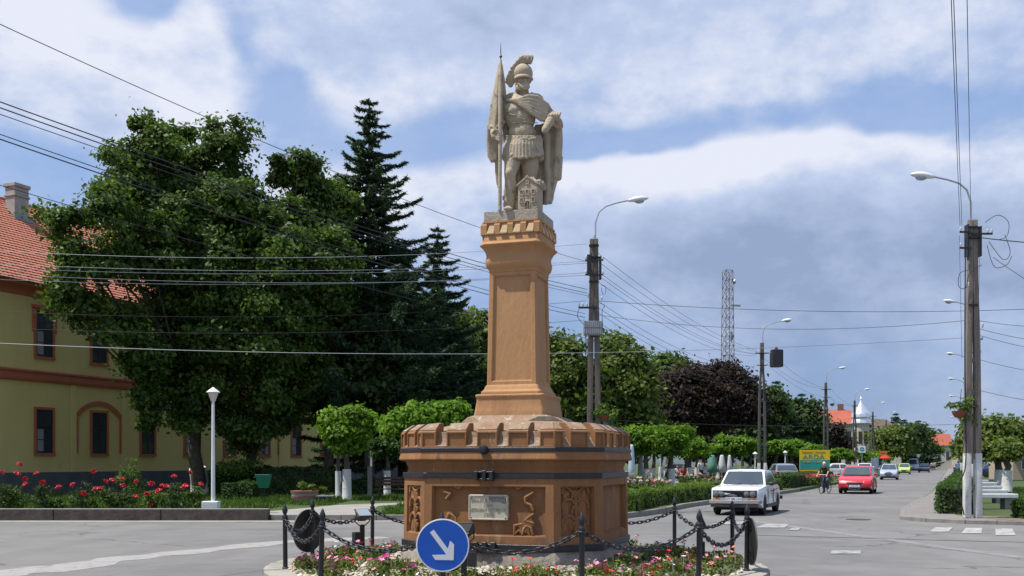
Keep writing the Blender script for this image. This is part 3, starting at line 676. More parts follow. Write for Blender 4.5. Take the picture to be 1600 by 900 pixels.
for k in range(4):
    phi = -PI/2+k*PI/2; Mx = faceM(phi, .40); gap = [-.285, -.095, .095, .285]
    edges = [-.425]+[e for c in gap for e in (c-.053, c+.053)]+[.425]
    for i in range(0, len(edges), 2):
        mb = MB(); mb.M = Mx; mb.prism([(.0, 4.945), (.035, 4.945), (.035, 5.085), (.02, 5.105), (.0, 5.11)], edges[i], edges[i+1], 'x'); mb.build('capital_merlon', M_COLUMN, mon, bev=.004, seg=1)
    for c in gap:
        mb = MB(); mb.M = Mx; mb.add([(c-.048, .045, 4.945), (c+.05, .045, 4.945), (c+.05, 0, 4.945), (c-.048, 0, 4.945), (c-.015, .004, 5.10), (c+.045, .004, 5.10), (c-.052, .05, 4.96), (c+.053, .05, 4.96)],
                                     [(6, 7, 5, 4), (0, 1, 7, 6), (1, 2, 5, 7), (0, 6, 4, 3), (3, 4, 5, 2), (0, 3, 2, 1)]); mb.build('crenel_ramp', M_COL_LIT, mon)
mb = MB(); mb.loft([squ(.80, 5.135, .01), squ(.795, 5.285, .015)]); mb.build('statue_slab', M_SLAB, mon, bev=.012, seg=2)

# ================================================================== THE ISLAND ROUND IT
ISL = Vector((.06, 15, 0)); 
M_ISK = mat('island_kerb', (.40, .375, .32), .9, col2=(.29, .27, .235), nscale=3, bump=.6, bscale=30, stains=[(6, .62, .74, (.18, .17, .15))])
def ring_seg(r0, r1, a0, a1, z0, z1, n=3):
    mb = MB(); vs = []
    for i in range(n+1):
        a = a0+(a1-a0)*i/n
        for r, z in ((r0, z0), (r1, z0), (r1, z1), (r0, z1)): vs.append((r*math.cos(a), r*math.sin(a), z))
    fs = [(i*4+k, i*4+(k+1) % 4, (i+1)*4+(k+1) % 4, (i+1)*4+k) for i in range(n) for k in range(4)]+[(0, 1, 2, 3), (n*4+3, n*4+2, n*4+1, n*4)]
    return mb.add(vs, fs)
isl = tag(empty('traffic_island', ISL), kind='structure')
NK = 22
for k in range(NK): ring_seg(3.24, 3.60, 2*PI*k/NK+.003, 2*PI*(k+1)/NK-.003, .12, .205+rnd.uniform(-.004, .004)).build('kerb_stone', M_ISK, isl, bev=.012, seg=2)
mbs = MB(); NS = 230
for k in range(NS):
    a = 2*PI*(k+.5)/NS; m2 = ring_seg(3.45, 3.565+rnd.uniform(-.008, .012), a-.0125, a+.0125, -.01, .118, 1); mbs.add(m2.v, m2.f)
o = mbs.build('kerb_setts', M_KERB, isl, bev=0); o['kind'] = 'stuff'
mb = MB(); mb.lathe([(3.5, .02), (3.5, .10)], 64); mb.build('kerb_core', M_KERB, isl)
mb = MB(); mb.lathe([(3.30, .06), (3.26, .175), (2.9, .20), (2.3, .25), (1.8, .30), (.5, .32)], 64); o = mb.build('planting_bed', M_SOIL, isl, smooth=True)
def bed_z(r): return float(np.interp(r, [1.8, 2.3, 2.9, 3.26], [.30, .25, .20, .175]))
# pebbles
rg = np.random.RandomState(4); bm = bmesh.new(); bmesh.ops.create_icosphere(bm, subdivisions=1, radius=1); iv = np.array([v.co[:] for v in bm.verts]); ifc = np.array([[v.index for v in f.verts] for f in bm.faces]); bm.free()
K = 11000; ang = rg.rand(K)*2*PI; rr = np.sqrt(1.72**2+(3.25**2-1.72**2)*rg.rand(K)); sc = (.018+.035*rg.rand(K)**1.6)[:, None]*np.stack([.8+.7*rg.rand(K), .8+.6*rg.rand(K), .5+.35*rg.rand(K)], 1)
cc = np.stack([rr*np.cos(ang), rr*np.sin(ang), np.interp(rr, [1.8, 2.3, 2.9, 3.26], [.30, .25, .20, .175])+.008+.02*rg.rand(K)], 1)
th = rg.rand(K)*2*PI; ct, sn = np.cos(th), np.sin(th)
V = iv[None]*(1+.14*rg.normal(size=(K, len(iv), 1)))*sc[:, None, :]; X = V[..., 0]*ct[:, None]-V[..., 1]*sn[:, None]; Y = V[..., 0]*sn[:, None]+V[..., 1]*ct[:, None]
V = np.stack([X, Y, V[..., 2]], -1)+cc[:, None, :]; F = (ifc[None]+(np.arange(K)*len(iv))[:, None, None]).reshape(-1, 3)
me = bpy.data.meshes.new('pebbles'); me.vertices.add(K*len(iv)); me.vertices.foreach_set('co', V.reshape(-1).astype(np.float32)); nf = len(F)
me.loops.add(nf*3); me.loops.foreach_set('vertex_index', F.reshape(-1).astype(np.int32)); me.polygons.add(nf); me.polygons.foreach_set('loop_start', np.arange(nf, dtype=np.int32)*3); me.polygons.foreach_set('loop_total', np.full(nf, 3, np.int32)); me.update(calc_edges=True)
me.polygons.foreach_set('use_smooth', [True]*nf)
at = me.attributes.new('tint', 'FLOAT', 'FACE'); at.data.foreach_set('value', np.repeat(rg.rand(K), len(ifc)).astype(np.float32))
mp_ = bpy.data.materials.new('pebble'); mp_.use_nodes = True; g_ = G(mp_.node_tree); a_ = g_.n('ShaderNodeAttribute'); a_.attribute_name = 'tint'
g_.put(mp_.node_tree.nodes['Principled BSDF'].inputs['Base Color'], g_.ramp(a_.outputs['Fac'], (0, (.13, .115, .095)), (.3, (.32, .27, .21)), (.6, (.50, .45, .36)), (.85, (.40, .30, .20)), (1, (.66, .63, .56)))); mp_.node_tree.nodes['Principled BSDF'].inputs['Roughness'].default_value = .75
o = link_mesh('pebbles', me, mp_, None, ISL); tag(o, 'pale cream and grey pebbles covering the flower bed round the monument', 'pebbles', kind='stuff')
# flowering plants
FC = {'red': (.62, .03, .025), 'magenta': (.55, .04, .26), 'pink': (.72, .30, .42), 'white': (.80, .76, .76), 'violet': (.20, .08, .34), 'salmon': (.70, .20, .16)}
M_FL = {k: mat('petal_'+k, v, .6, fine=.15, fscale=30) for k, v in FC.items()}
M_YEL = mat('flower_eye', (.7, .5, .05), .6)
def plant_proto(colr, seed, tall=1.0):
    rg = np.random.RandomState(seed); rr_ = random.Random(seed)
    t = empty('flowering_plant', (0, 0, 0))
    n = 60; a = rg.rand(n)*2*PI; r = .13*np.sqrt(rg.rand(n)); Cc = np.stack([r*np.cos(a), r*np.sin(a), .02+.10*tall*rg.rand(n)], 1); Nn = np.stack([np.cos(a), np.sin(a), np.ones(n)*.8], 1)
    link_mesh('foliage', leaf_mesh('foliage', Cc, Nn, .075, seed, .38), LEAVES['fresh'], t)
    for q in range(rr_.choice((3, 4, 5))):
        aa = rr_.uniform(0, 2*PI); R_ = rr_.uniform(.02, .13); c = Vector((R_*math.cos(aa), R_*math.sin(aa), rr_.uniform(.08, .17)*tall))
        mb = MB(); ax = Vector((rr_.gauss(0, .35), rr_.gauss(-.35, .35), 1)).normalized(); Q = ax.to_track_quat('Z', 'Y').to_matrix(); s = rr_.uniform(.026, .042)
        vs = [c]; 
        for k in range(10):
            b_ = 2*PI*k/10; rad = s*(1.0 if k % 2 else .62); vs.append(c+Q @ Vector((rad*math.cos(b_), rad*math.sin(b_), s*.35)))
        mb.add(vs, [(0, 1+k, 1+(k+1) % 10) for k in range(10)]); mb.tube([c-Vector((0, 0, .10*tall)), c], .003, 3)
        mb.build('blossom', M_FL[colr], t, recalc=False)
    return t
protos = {}
for i, cname in enumerate(FC):
    for j in range(2): protos.setdefault(cname, []).append(plant_proto(cname, 30+i*5+j, 1.0+.35*j))
used = set()
def put_plant(cname, x, y, z, where):
    global used
    p = rnd.choice(protos[cname]); 
    if p.name not in used: used.add(p.name); o = p
    else: o = copy_tree(p)
    o.location = (x, y, z); s = rnd.uniform(.8, 1.3); o.scale = (s, s, s); o.rotation_euler = (0, 0, rnd.uniform(0, 6.28))
    tag(o, '%s-flowered bedding plant %s' % (cname, where), 'flower', 'bedding plants on the monument island')
for k in range(190):
    a = rnd.uniform(-PI, PI); 
    if math.sin(a) > .5 and rnd.random() < .6: continue
    r = math.sqrt(rnd.uniform(1.9**2, 3.15**2)); x, y = r*math.cos(a), r*math.sin(a)
    lft = x < -.6; ctr = abs(x) <= .9 and y < 0
    if ctr and rnd.random() < .55: continue
    cn = rnd.choice(['magenta', 'red', 'pink', 'magenta', 'white', 'pink']) if lft else rnd.choice(['red', 'white', 'magenta', 'salmon', 'pink'] if y < .6 else ['violet', 'white', 'violet', 'pink'])
    sec = ('rear ' if y > .6 else 'front ' if y < -1.2 else 'middle ')+('left' if x < -1.6 else 'centre left' if x < 0 else 'centre right' if x < 1.6 else 'right')
    rad = 'close to the stone foot' if r < 2.25 else 'in mid bed' if r < 2.75 else 'by the kerb'
    where = 'on the island\'s %s, %s' % (sec, rad)
    where_old = 'on the left side of the island among pebbles' if lft else ('at the front foot of the monument' if ctr else 'on the right side of the island among pebbles')
    put_plant(cn, ISL.x+x, ISL.y+y, bed_z(r), where)
for cn, lst in protos.items():
    for p in lst:
        if p.name not in used: 
            for ch in list(p.children): bpy.data.objects.remove(ch)
            bpy.data.objects.remove(p)
# low grey foliage between the flowers
def bed_leaves(n, sd, pal, a0, a1, name, lab):
    rg = np.random.RandomState(sd); a = a0+(a1-a0)*rg.rand(n); r = 1.85+1.35*rg.rand(n); Cc = np.stack([r*np.cos(a), r*np.sin(a), np.interp(r, [1.8, 2.3, 2.9, 3.26], [.30, .25, .20, .175])+.02+.07*rg.rand(n)], 1)
    cl = np.sin(Cc[:, 0]*7)+np.sin(Cc[:, 1]*8+1)+np.sin((Cc[:, 0]+Cc[:, 1])*13)*.7 > -.25; Cc = Cc[cl]
    o = link_mesh(name, leaf_mesh(name, Cc, np.tile([0, 0, 1.], (len(Cc), 1)), .065, sd, .4), LEAVES[pal], None, ISL); tag(o, lab, 'ground cover', kind='stuff')
bed_leaves(16000, 9, 'fresh', -PI, PI, 'bedding_leaves', 'low green leaves sprouting between the pebbles of the flower bed')
LEAVES['silver'] = leafmat('leaf_silver', (.06, .075, .06), (.12, .14, .11), (.22, .24, .20), tr=.2)
bed_leaves(5000, 19, 'silver', -1.0, .9, 'silver_leaves', 'grey-green low foliage on the right half of the flower bed')
# posts, signs, chains
PA = [-77, -47.5, -17, 8, 37, 70, 104, 137, 163.5, 193, 222, 255]
PR = 3.3
PLAB = ['nearest black iron post, in front of the monument right of the plaque', 'black iron post standing before the right-hand floodlight', 'black iron post at the right edge carrying a round sign seen edge-on',
        'rear black iron post just left of the edge-on round sign', 'black iron post behind the island right of the monument', 'black iron post hidden right behind the monument', 'black iron post hidden left behind the monument',
        'rear black iron post right of the left floodlight', 'black iron post carrying the black back of a round sign', 'leftmost black iron post of the island railing', 'thick black iron post right of the sign seen from behind', 'black iron post carrying the blue arrow sign']
def post_pos(i): a = math.radians(PA[i]); r = PR; return Vector((ISL.x+r*math.cos(a), ISL.y+r*math.sin(a), .19))
def mk_post():
    t = empty('railing_post', (0, 0, 0))
    mb = MB(); mb.lathe([(.048, 0), (.048, .03), (.033, .04), (.032, .70), (.040, .715), (.040, .745), (.032, .76)], 12); mb.build('shaft', M_IRON, t, smooth=True)
    mb = MB(); mb.lathe([(.026, .758), (.022, .775), (.034, .80), (.040, .825), (.032, .86), (.016, .90), (.003, .925)], 12); mb.build('finial', M_IRON, t, smooth=True)
    mb = MB(); mb.torus((0, 0, .70), .045, .010, 12, 6); mb.build('chain_ring', M_IRON, t, smooth=True)
    return t
pp0 = mk_post()
for i in range(12):
    o = pp0 if i == 0 else copy_tree(pp0); o.location = post_pos(i); o.rotation_euler = (rnd.uniform(-.015, .015), rnd.uniform(-.02, .02), 0)
    tag(o, PLAB[i], 'post', 'black iron posts of the island railing')
    if i == 10: o.rotation_euler = (.0, .03, 0)
lk = MB(); q = []
for k in range(10):
    a = 2*PI*k/10; q.append(Vector((.026*math.cos(a)+(.026 if math.cos(a) > 0 else -.026), .025*math.sin(a), 0)))
vs, fs = [], []
for k in range(10):
    p = q[k]; tg = (q[(k+1) % 10]-q[k-1]).normalized(); nn = Vector((0, 0, 1)); bb = tg.cross(nn)
    for j in range(5): 
        b_ = 2*PI*j/5; vs.append(p+(bb*math.cos(b_)+nn*math.sin(b_))*.0105)
fs = [(k*5+j, ((k+1) % 10)*5+j, ((k+1) % 10)*5+(j+1) % 5, k*5+(j+1) % 5) for k in range(10) for j in range(5)]
lk.add(vs, fs); LINK = lk.mesh('link', smooth=True, ang=180); LINK.materials.append(M_IRON)
CLAB = ['between the nearest post and the post left of the edge-on sign', 'from the right floodlight post to the edge-on sign post', 'between the two posts at the right edge', 'between the rear right posts', 'from the rear right post behind the monument', 'behind the monument', 'from behind the monument to the rear left post',
        'from the rear left post to the sign seen from behind', 'between the leftmost post and the sign seen from behind', 'between the leftmost post and the thick left post', 'from the thick left post to the blue arrow sign', 'from the blue arrow sign to the nearest post']
SAG = [.24, .27, .22, .24, .22, .3, .25, .20, .22, .25, .24, .26]
for i in range(12):
    a, b = post_pos(i), post_pos((i+1) % 12); a.z += .70; b.z += .70; L = (b-a).length; sag = SAG[i]*L/1.7
    c = empty('chain', a, 0, 'black iron chain sagging '+CLAB[i], 'chain', 'chains of the island railing')
    f = lambda u: a.lerp(b, u)-Vector((0, 0, sag*4*u*(1-u)))
    N = 200; ds = [0]; 
    for k in range(N): ds.append(ds[-1]+(f((k+1)/N)-f(k/N)).length)
    nl = int(ds[-1]/.080)
    for k in range(nl):
        s = ds[-1]*(k+.5)/nl; j = next(j for j in range(N+1) if ds[j] >= s); u = j/N; tg = (f(min(1, u+.01))-f(max(0, u-.01))).normalized()
        lo = bpy.data.objects.new('link', LINK); COL.objects.link(lo); lo.parent = c; lo.location = f(u)-a
        up = Vector((0, 0, 1)) if k % 2 else tg.cross(Vector((0, 0, 1))); xax = tg; yax = up.cross(xax).normalized(); zax = xax.cross(yax)
        R_ = Matrix((xax, yax, zax)).transposed() @ Matrix.Rotation(rnd.gauss(.3, .15), 3, 'X'); lo.rotation_euler = R_.to_euler(); kx = ds[-1]/nl/.080*1.02; lo.scale = (kx, 1, 1)
# round traffic signs
M_BLUE = mat('sign_blue', (.004, .085, .46), .35, col2=(.006, .10, .50), nscale=3, fine=.05, coat=.2, stains=[(14, .74, .76, (.3, .4, .6))])
M_SWHITE = mat('sign_white', (.72, .73, .75), .4, fine=.03); M_SBACK = mat('sign_back_black', (.018, .020, .020), .5, col2=(.028, .03, .028), nscale=5)
def round_sign(name, label, loc, rz, R, arrow=True, tilt=0):
    t = empty(name, loc, rz, label, 'sign'); t.rotation_euler = (0, tilt, rz)
    rimm = M_SWHITE if arrow else mat('dull_rim', (.10, .10, .10), .6)
    def disc(nm, m, r, y0, y1, n=56): mb = MB(); mb.M = Matrix.Rotation(PI/2, 4, 'X'); mb.lathe([(r, -y1), (r, -y0)], n); return mb.build(nm, m, t, bev=.001, seg=1)
    disc('backplate', M_SBACK, R-.004, .006, .012); mb = MB(); mb.M = Matrix.Rotation(PI/2, 4, 'X')
    mb.lathe([(R, -.016), (R, .004), (R-.004, .006), (R-.014, .006), (R-.016, .003), (R-.016, -.004), (R, -.016)], 56, cap=False); mb.build('rim', rimm, t, smooth=True)
    disc('face', M_BLUE, R-.015, -.005, .005)
    if arrow:
        poly = []
        A, B = Vector((-.125, .165)), Vector((.105, -.145)); d = (B-A).normalized(); n = Vector((-d.y, d.x)); w = .027
        mb = MB(); mb.prism([tuple(A+n*w), tuple(A-n*w), tuple(B-n*w-d*.03), tuple(B+n*w-d*.03)], -.0075, -.0055, 'y'); mb.build('arrow', M_SWHITE, t)
        hd = MB(); T = Vector((.125, -.17)); hd.prism([(.125, -.17), (-.085, -.165), (-.122, -.108), (.042, -.104)], -.0085, -.0062, 'y'); hd.prism([(.125, -.17), (.042, -.104), (.084, .055), (.13, .012)], -.0084, -.0061, 'y'); hd.build('arrowhead', M_SWHITE, t)
    mb = MB(); 
    for z in (.15, -.15): mb.box(-.05, .05, .012, .03, z-.02, z+.02); mb.torus((0, .06, z), .036, .006, 12, 5)
    mb.build('clamp', M_IRON, t)
    return t
p = post_pos(11); round_sign('arrow_sign', 'round blue sign with a white arrow pointing down to the right, on the front post', (p.x+.0, p.y-.075, .735), math.radians(3), .305)
p = post_pos(8); round_sign('round_sign', 'round sign seen from behind as a black disc on the left rear post', (p.x-.075, p.y+.02, .62), math.radians(-122), .335, False)
p = post_pos(2); round_sign('round_sign', 'round sign seen edge-on as a thin dark oval on the rightmost post', (p.x+.072, p.y+.01, .60), math.radians(90), .325, False)
# floodlights
M_LENS = mat('lamp_glass', (.30, .36, .42), .08, fine=0, spec=.8, coat=.5); M_DK = mat('dark_plastic', (.03, .032, .036), .5)
def flood(label, loc, rz, pitch):
    t = empty('floodlight', loc, rz, label, 'floodlight', 'floodlights aimed at the statue')
    mb = MB(); mb.box(-.035, .035, -.02, .02, 0, .46); mb.box(-.10, .10, -.06, .06, 0, .02); mb.build('stand', M_IRON, t, bev=.004, seg=1)
    mb = MB(); mb.box(-.155, -.045, -.05, .05, .17, .36); mb.build('ballast_box', M_DK, t, bev=.015, seg=2)
    mb = MB(); mb.tube([(-.12, .0, .60), (-.125, .0, .52), (-.06, 0, .46), (.06, 0, .46), (.125, 0, .52), (.12, 0, .60)], .009, 6); mb.build('bracket', M_IRON, t)
    h = empty('lamp_head', (0, 0, .60)); h.parent = t; h.rotation_euler = (pitch, 0, 0)
    mb = MB(); mb.loft([[(-.07, .05, -.04), (.07, .05, -.04), (.07, .05, .04), (-.07, .05, .04)], [(-.115, -.05, -.085), (.115, -.05, -.085), (.115, -.05, .085), (-.115, -.05, .085)], [(-.125, -.055, -.092), (.125, -.055, -.092), (.125, -.055, .092), (-.125, -.055, .092)], [(-.125, -.068, -.092), (.125, -.068, -.092), (.125, -.068, .092), (-.125, -.068, .092)]]); mb.build('housing', M_DK, h, bev=.004, seg=1)
    mb = MB(); mb.box(-.105, .105, -.074, -.069, -.075, .075); mb.build('lens', M_LENS, h)
    mb = MB(); 
    for k in range(5): mb.box(-.07, .07, .05, .075, -.035+k*.016, -.030+k*.016)
    mb.build('cooling_fins', M_DK, h)
def fpos(px, Y): return Vector(((px-800)/1600*Y, Y, 0))
f = fpos(725, 12.55); flood('black floodlight right behind the blue arrow sign', (f.x, f.y, .24), math.radians(172), math.radians(-42))
f = fpos(566, 15.6); flood('black floodlight with pale lens facing up, on the left of the island', (f.x, f.y, .27), math.radians(38), math.radians(-52))
f = fpos(1096, 14.2); flood('black floodlight behind the post on the right of the island', (f.x, f.y, .22), math.radians(-100), math.radians(-42))
# ================================================================== THE STATUE
M_ST = mat('statue_stone', (.51, .43, .31), .88, col2=(.40, .335, .24), nscale=5, bump=.5, bscale=45, spec=.25, fine=.10, fscale=90,
           stains=[(7, .56, .70, (.20, .175, .14)), (5, .68, .80, (.52, .48, .40)), (13, .68, .76, (.15, .135, .11))])
sta = empty('statue', (.066, 14.86, 5.28), 0, 'weathered grey stone statue of a helmeted Roman soldier with banner and small burning house', 'statue')
KX = 15/14.62
def S(u, v, y=0.0): return Vector(((u/3-86)/109.6*KX, y, (268-v/3)/109.6*KX*1.022))
def R_(a): return a*KX/3/109.6
b = MB()
# torso: pelvis, belly, chest
b.ell(S(288, 505, -.02), (.215, .15, .15), 16, 12); b.ell(S(287, 440, -.03), (.205, .145, .17), 16, 12); b.ell(S(275, 372, -.03), (.225, .155, .19), 16, 12)
b.ell(S(262, 330, -.02), (.235, .15, .13), 16, 12); b.ell(S(245, 345, -.12), (.10, .07, .08)); b.ell(S(310, 350, -.11), (.11, .07, .08))
b.ell(S(292, 435, -.115), (.15, .07, .12), 12, 9); b.ell(S(250, 438, -.09), (.10, .06, .10))
b.cap(S(222, 300, 0), S(345, 305, 0), .10, .12); b.cap(S(292, 280, -.01), S(290, 235, -.02), .085, .075)
# head
b.ell(S(290, 200, -.03), (.098, .115, .13), 14, 11); b.ell(S(287, 232, -.075), (.07, .065, .07)); b.cap(S(296, 200, -.145), S(298, 218, -.165), .012, .02)
b.ell(S(275, 205, -.12), (.022, .02, .014)); b.ell(S(312, 205, -.12), (.022, .02, .014)); b.cap(S(268, 199, -.125), S(318, 199, -.125), .014)
rg_ = random.Random(3)
for k in range(34):
    a = rg_.uniform(-2.5, 2.5); h = rg_.uniform(226, 250); b.ell(S(290+math.sin(a)*(28-(h-226)*.5), h, -.055-.095*math.cos(a*.6)), rg_.uniform(.016, .026), 7, 5)
b.cap(S(283, 228, -.15), S(308, 227, -.15), .012)
# hair at neck
for k in range(10): b.ell(S(262+rg_.uniform(-4, 4), 215+k*3.5, -.02+rg_.uniform(-.05, .05)), .03, 7, 5)
# legs: his right (picture left), weight bent forward
b.chain([S(248, 520, -.02), S(238, 580, -.10), S(228, 630, -.15), S(228, 655, -.13), S(232, 700, -.10), S(228, 780, -.06)], [.135, .120, .088, .080, .098, .070], 14)
b.ell(S(227, 628, -.21), (.05, .04, .06)); b.ell(S(238, 690, -.045), (.085, .08, .13))
b.chain([S(225, 783, -.06), S(222, 792, -.14), S(218, 795, -.24)], [.065, .055, .045]); b.cap(S(205, 797, -.26), S(232, 797, -.26), .028)
# his left leg, straight, behind the house
b.chain([S(318, 525, 0), S(322, 590, .0), S(322, 650, .02), S(330, 700, .04), S(330, 785, .05)], [.14, .125, .088, .095, .065], 14); b.cap(S(330, 788, .04), S(335, 793, -.12), .06, .05)
# boots: cuffs
for k in range(9):
    a = 2*PI*k/9; b.cap(S(230, 705, -.09)+Vector((.09*math.cos(a), .09*math.sin(a), .01)), S(228, 722, -.09)+Vector((.083*math.cos(a), .083*math.sin(a), 0)), .018, .014)
# arms
b.chain([S(220, 300, 0), S(190, 350, .02), S(160, 405, 0), S(152, 440, -.09), S(155, 455, -.12)], [.095, .08, .068, .055, .045], 12)
b.chain([S(372, 315, .02), S(425, 360, .05), S(455, 398, .02), S(452, 388, -.06), S(440, 375, -.12)], [.11, .085, .068, .06, .045], 12)
sculpt(b, 'body', M_ST, sta, .0125, 2)
# right hand gripping the banner pole
h = MB(); h.ell(S(157, 462, -.15), (.055, .04, .055), 12, 9); h.cap(S(150, 445, -.12), S(158, 465, -.15), .045, .045)
for k, (v0, L) in enumerate(((446, 1.0), (457, 1.1), (468, 1.08), (479, .92))):
    h.chain([S(166, v0, -.19), S(178, v0+8, -.215), S(188, v0+13, -.20), S(192, v0+16, -.17)], [.019, .018, .016, .013], 8)
h.chain([S(150, 448, -.17), S(160, 438, -.21), S(172, 442, -.22)], [.022, .019, .015], 8)
sculpt(h, 'hand', M_ST, sta, .007, 1)
# left hand lying over the pail, fingers hanging down
h = MB(); h.ell(S(437, 372, -.14), (.062, .045, .055), 12, 9); h.cap(S(452, 392, -.06), S(440, 372, -.13), .048, .05)
for k, (u0, L) in enumerate(((420, 1.0), (431, 1.15), (443, 1.1), (454, .9))):
    h.chain([S(u0+4, 358, -.17), S(u0, 372, -.205), S(u0-1, 372+12*L, -.20), S(u0-1, 374+20*L, -.185)], [.020, .019, .016, .013], 8)
h.chain([S(420, 362, -.15), S(408, 372, -.18), S(402, 386, -.18)], [.024, .02, .015], 8)
sculpt(h, 'hand', M_ST, sta, .007, 1)
b = MB(); b.chain([S(412, 398, -.17), S(388, 442, -.24)], [.062, .052], 12); b.cap(S(386, 446, -.245), S(384, 450, -.25), .040, .036); b.cap(S(408, 402, -.17), S(414, 394, -.165), .068); sculpt(b, 'pail', M_ST, sta, .009, 1)
# helmet with curled crest
b = MB(); b.ell(S(289, 166, -.03), (.140, .155, .140), 18, 14); b.ell(S(288, 188, -.0), (.136, .135, .09), 16, 10)
for k in range(15):
    a = -1.25+2.5*k/14; b.cap(S(290, 191, -.03)+Vector((math.sin(a)*.128, -math.cos(a)*.15, .0)), S(290, 196, -.03)+Vector((math.sin(a+.16)*.13, -math.cos(a+.16)*.156, 0)), .017)
b.chain([S(262, 160, -.10), S(280, 150, -.14), S(300, 165, -.16), S(318, 152, -.12)], .013, 7); b.chain([S(270, 175, -.12), S(285, 185, -.145), S(300, 178, -.155)], .011, 7)
b.cap(S(258, 195, .0), S(256, 215, -.02), .035, .022)
sculpt(b, 'helmet', M_ST, sta, .010, 1)
b = MB(); path = [S(230, 210, .03), S(237, 193, .02), S(245, 174, .01), S(255, 153, .0), S(268, 135, -.02), S(286, 121, -.05), S(302, 113, -.08), S(314, 115, -.10), S(319, 122, -.11)]
b.chain([S(262, 190, .02), S(262, 160, .0), S(275, 140, -.02), S(292, 134, -.05)], .05, 9)
b.chain(path, [.040, .038, .038, .041, .046, .052, .055, .050, .038], 10)
for i in range(len(path)-1):
    for j in range(3):
        q = path[i].lerp(path[i+1], j/3)
        for a in (-1, 0, 1): b.cap(q+Vector((a*.035, -.03, .0)), q+Vector((a*.055-.012, -.035, .035+.02*math.sin(i+j))), .016, .020, 7)
sculpt(b, 'crest', M_ST, sta, .008, 1)
# cuirass trim, belt ruffle and strips of the skirt
b = MB()
for sg, u0 in ((-1, 245), (1, 312)):
    b.chain([S(u0-24, 360, -.15), S(u0, 371, -.185), S(u0+24, 360, -.16)], .010, 7)
b.chain([S(222, 398, -.12), S(255, 404, -.165), S(290, 400, -.175), S(330, 402, -.15), S(356, 396, -.10)], .009, 7)
b.chain([S(228, 385, -.13), S(262, 380, -.18), S(292, 388, -.19), S(330, 380, -.15)], .007, 7)
b.torus(S(298, 422, -.186), .012, .006, 10, 6, Matrix.Rotation(PI/2, 3, 'X'))
for k in range(12):
    t = k/11; u = 214+t*152; v = 458+math.sin(t*PI)*12; d = -.10-.10*math.sin(t*PI)
    b.ell(S(u, v, d), (.030, .026, .022), 8, 6)
    b.ell(S(u+5, v+12+4*math.sin(k*2), d-.012), (.027, .024, .020), 8, 6)
for k in range(13):
    t = k/12; u = 208+t*160; d = -.09-.105*math.sin(t*PI); v1 = 548+14*math.sin(t*PI*1.2)+(k % 2)*4; sp = (t-.5)*16
    b.chain([S(u+4, 470, d), S(u+sp*.3, 505, d-.025), S(u+sp, v1, d-.03)], [.024, .028, .031], 8); b.ell(S(u+sp, v1+2, d-.035), (.034, .03, .02), 8, 6)
for k in range(9):      # strips on the far side
    a = k/8*PI; b.cap(S(288, 470, 0)+Vector((math.cos(a)*.20, math.sin(a)*.14, 0)), S(288, 545, 0)+Vector((math.cos(a)*.25, math.sin(a)*.20, 0)), .05, .06, 8)
b.ell(S(288, 515, -.03), (.235, .17, .14), 16, 10)
for (u0, v0, u1, v1, d) in ((212, 545, 262, 560, -.18), (300, 572, 352, 580, -.08)):
    b.chain([S(u0, v0, d*.5), S((u0+u1)/2, v0+6, d-.02), S(u1, v1, d*.6)], [.022, .025, .022], 8)
sculpt(b, 'armour_skirt', M_ST, sta, .0085, 1)
# cloak: gathered folds over the chest and shoulders, falling behind
b = MB(); rg_ = random.Random(11)
brooch = [(212, 292), (222, 298), (238, 303), (256, 304)]
for k in range(11):                        # chest folds from his right shoulder to his left arm
    t = k/10
    p0 = S(208+t*46, 296+t*10, -.10-.06*t); p1 = S(268+t*10, 300+t*28, -.19-.01*t); p2 = S(310+t*18, 305+t*58-18*(1-t), -.20); p3 = S(352+t*18, 318+t*70-30*(1-t), -.17); p4 = S(400+t*8, 338+t*50-24*(1-t), -.10); p5 = S(428, 360+t*34, -.07)
    b.chain([p0, p1, p2, p3, p4, p5], [.018, .022, .026, .027, .026, .024] if k % 2 else [.020, .026, .031, .032, .030, .026], 8)
for k in range(6):                         # round the neck
    t = k/5; b.chain([S(232-t*14, 270+t*14, .05), S(240-t*10, 262+t*20, -.06), S(262-t*8, 280+t*14, -.14-.02*t), S(290, 292+t*8, -.17-.01*t), S(318+t*12, 276+t*12, -.14), S(330+t*14, 258+t*18, -.03), S(320+t*14, 252+t*18, .07)], [.022, .024, .024, .024, .026, .028, .026], 8)
for k in range(5):                         # bunched at his left forearm
    b.chain([S(400+k*8, 378-k*4, -.08), S(420+k*8, 398-k*3, -.10+.01*k), S(446+k*4, 410-k*2, -.04)], .024, 8)
b.cap(S(232, 275, .04), S(350, 285, .05), .10, .12, 12); b.cap(S(350, 290, .05), S(425, 365, .07), .12, .085, 12)
for k in range(13):                        # long folds falling from his left arm
    t = k/12; u0 = 385+t*78; v1 = 750-abs(t-.15)*40-max(0, t-.55)*330; ub = 392+t*70-(max(0, t-.3))*18
    dd = .10-.06*math.sin(t*9)
    b.chain([S(u0-4, 392, .04+dd*.5), S(u0, 450, dd), S(u0+2-6*t, 540, dd+.02), S(ub+4*math.sin(k), 620-60*max(0, t-.5), dd+.02), S(ub-8*(1-t), v1, dd)], [.040, .038, .040, .042, .026], 8)
for k in range(7): b.chain([S(352+k*8, 395, .09), S(356+k*8, 450, .13), S(358+k*8, 540, .15), S(360+k*7, 640, .15)], .036, 8)
for k in range(8):
    t = k/7; b.ell(S(462-6*t, 540+t*90, .07), (.045, .05, .045), 8, 6); b.ell(S(440-16*t, 640+t*60, .09), (.035, .05, .04), 8, 6)
for k in range(10):                        # behind the legs
    t = k/9; b.chain([S(225+t*160, 420, .17), S(212+t*180, 560, .20), S(222+t*172, 740+10*math.sin(k*2), .17)], [.035, .040, .028], 7)
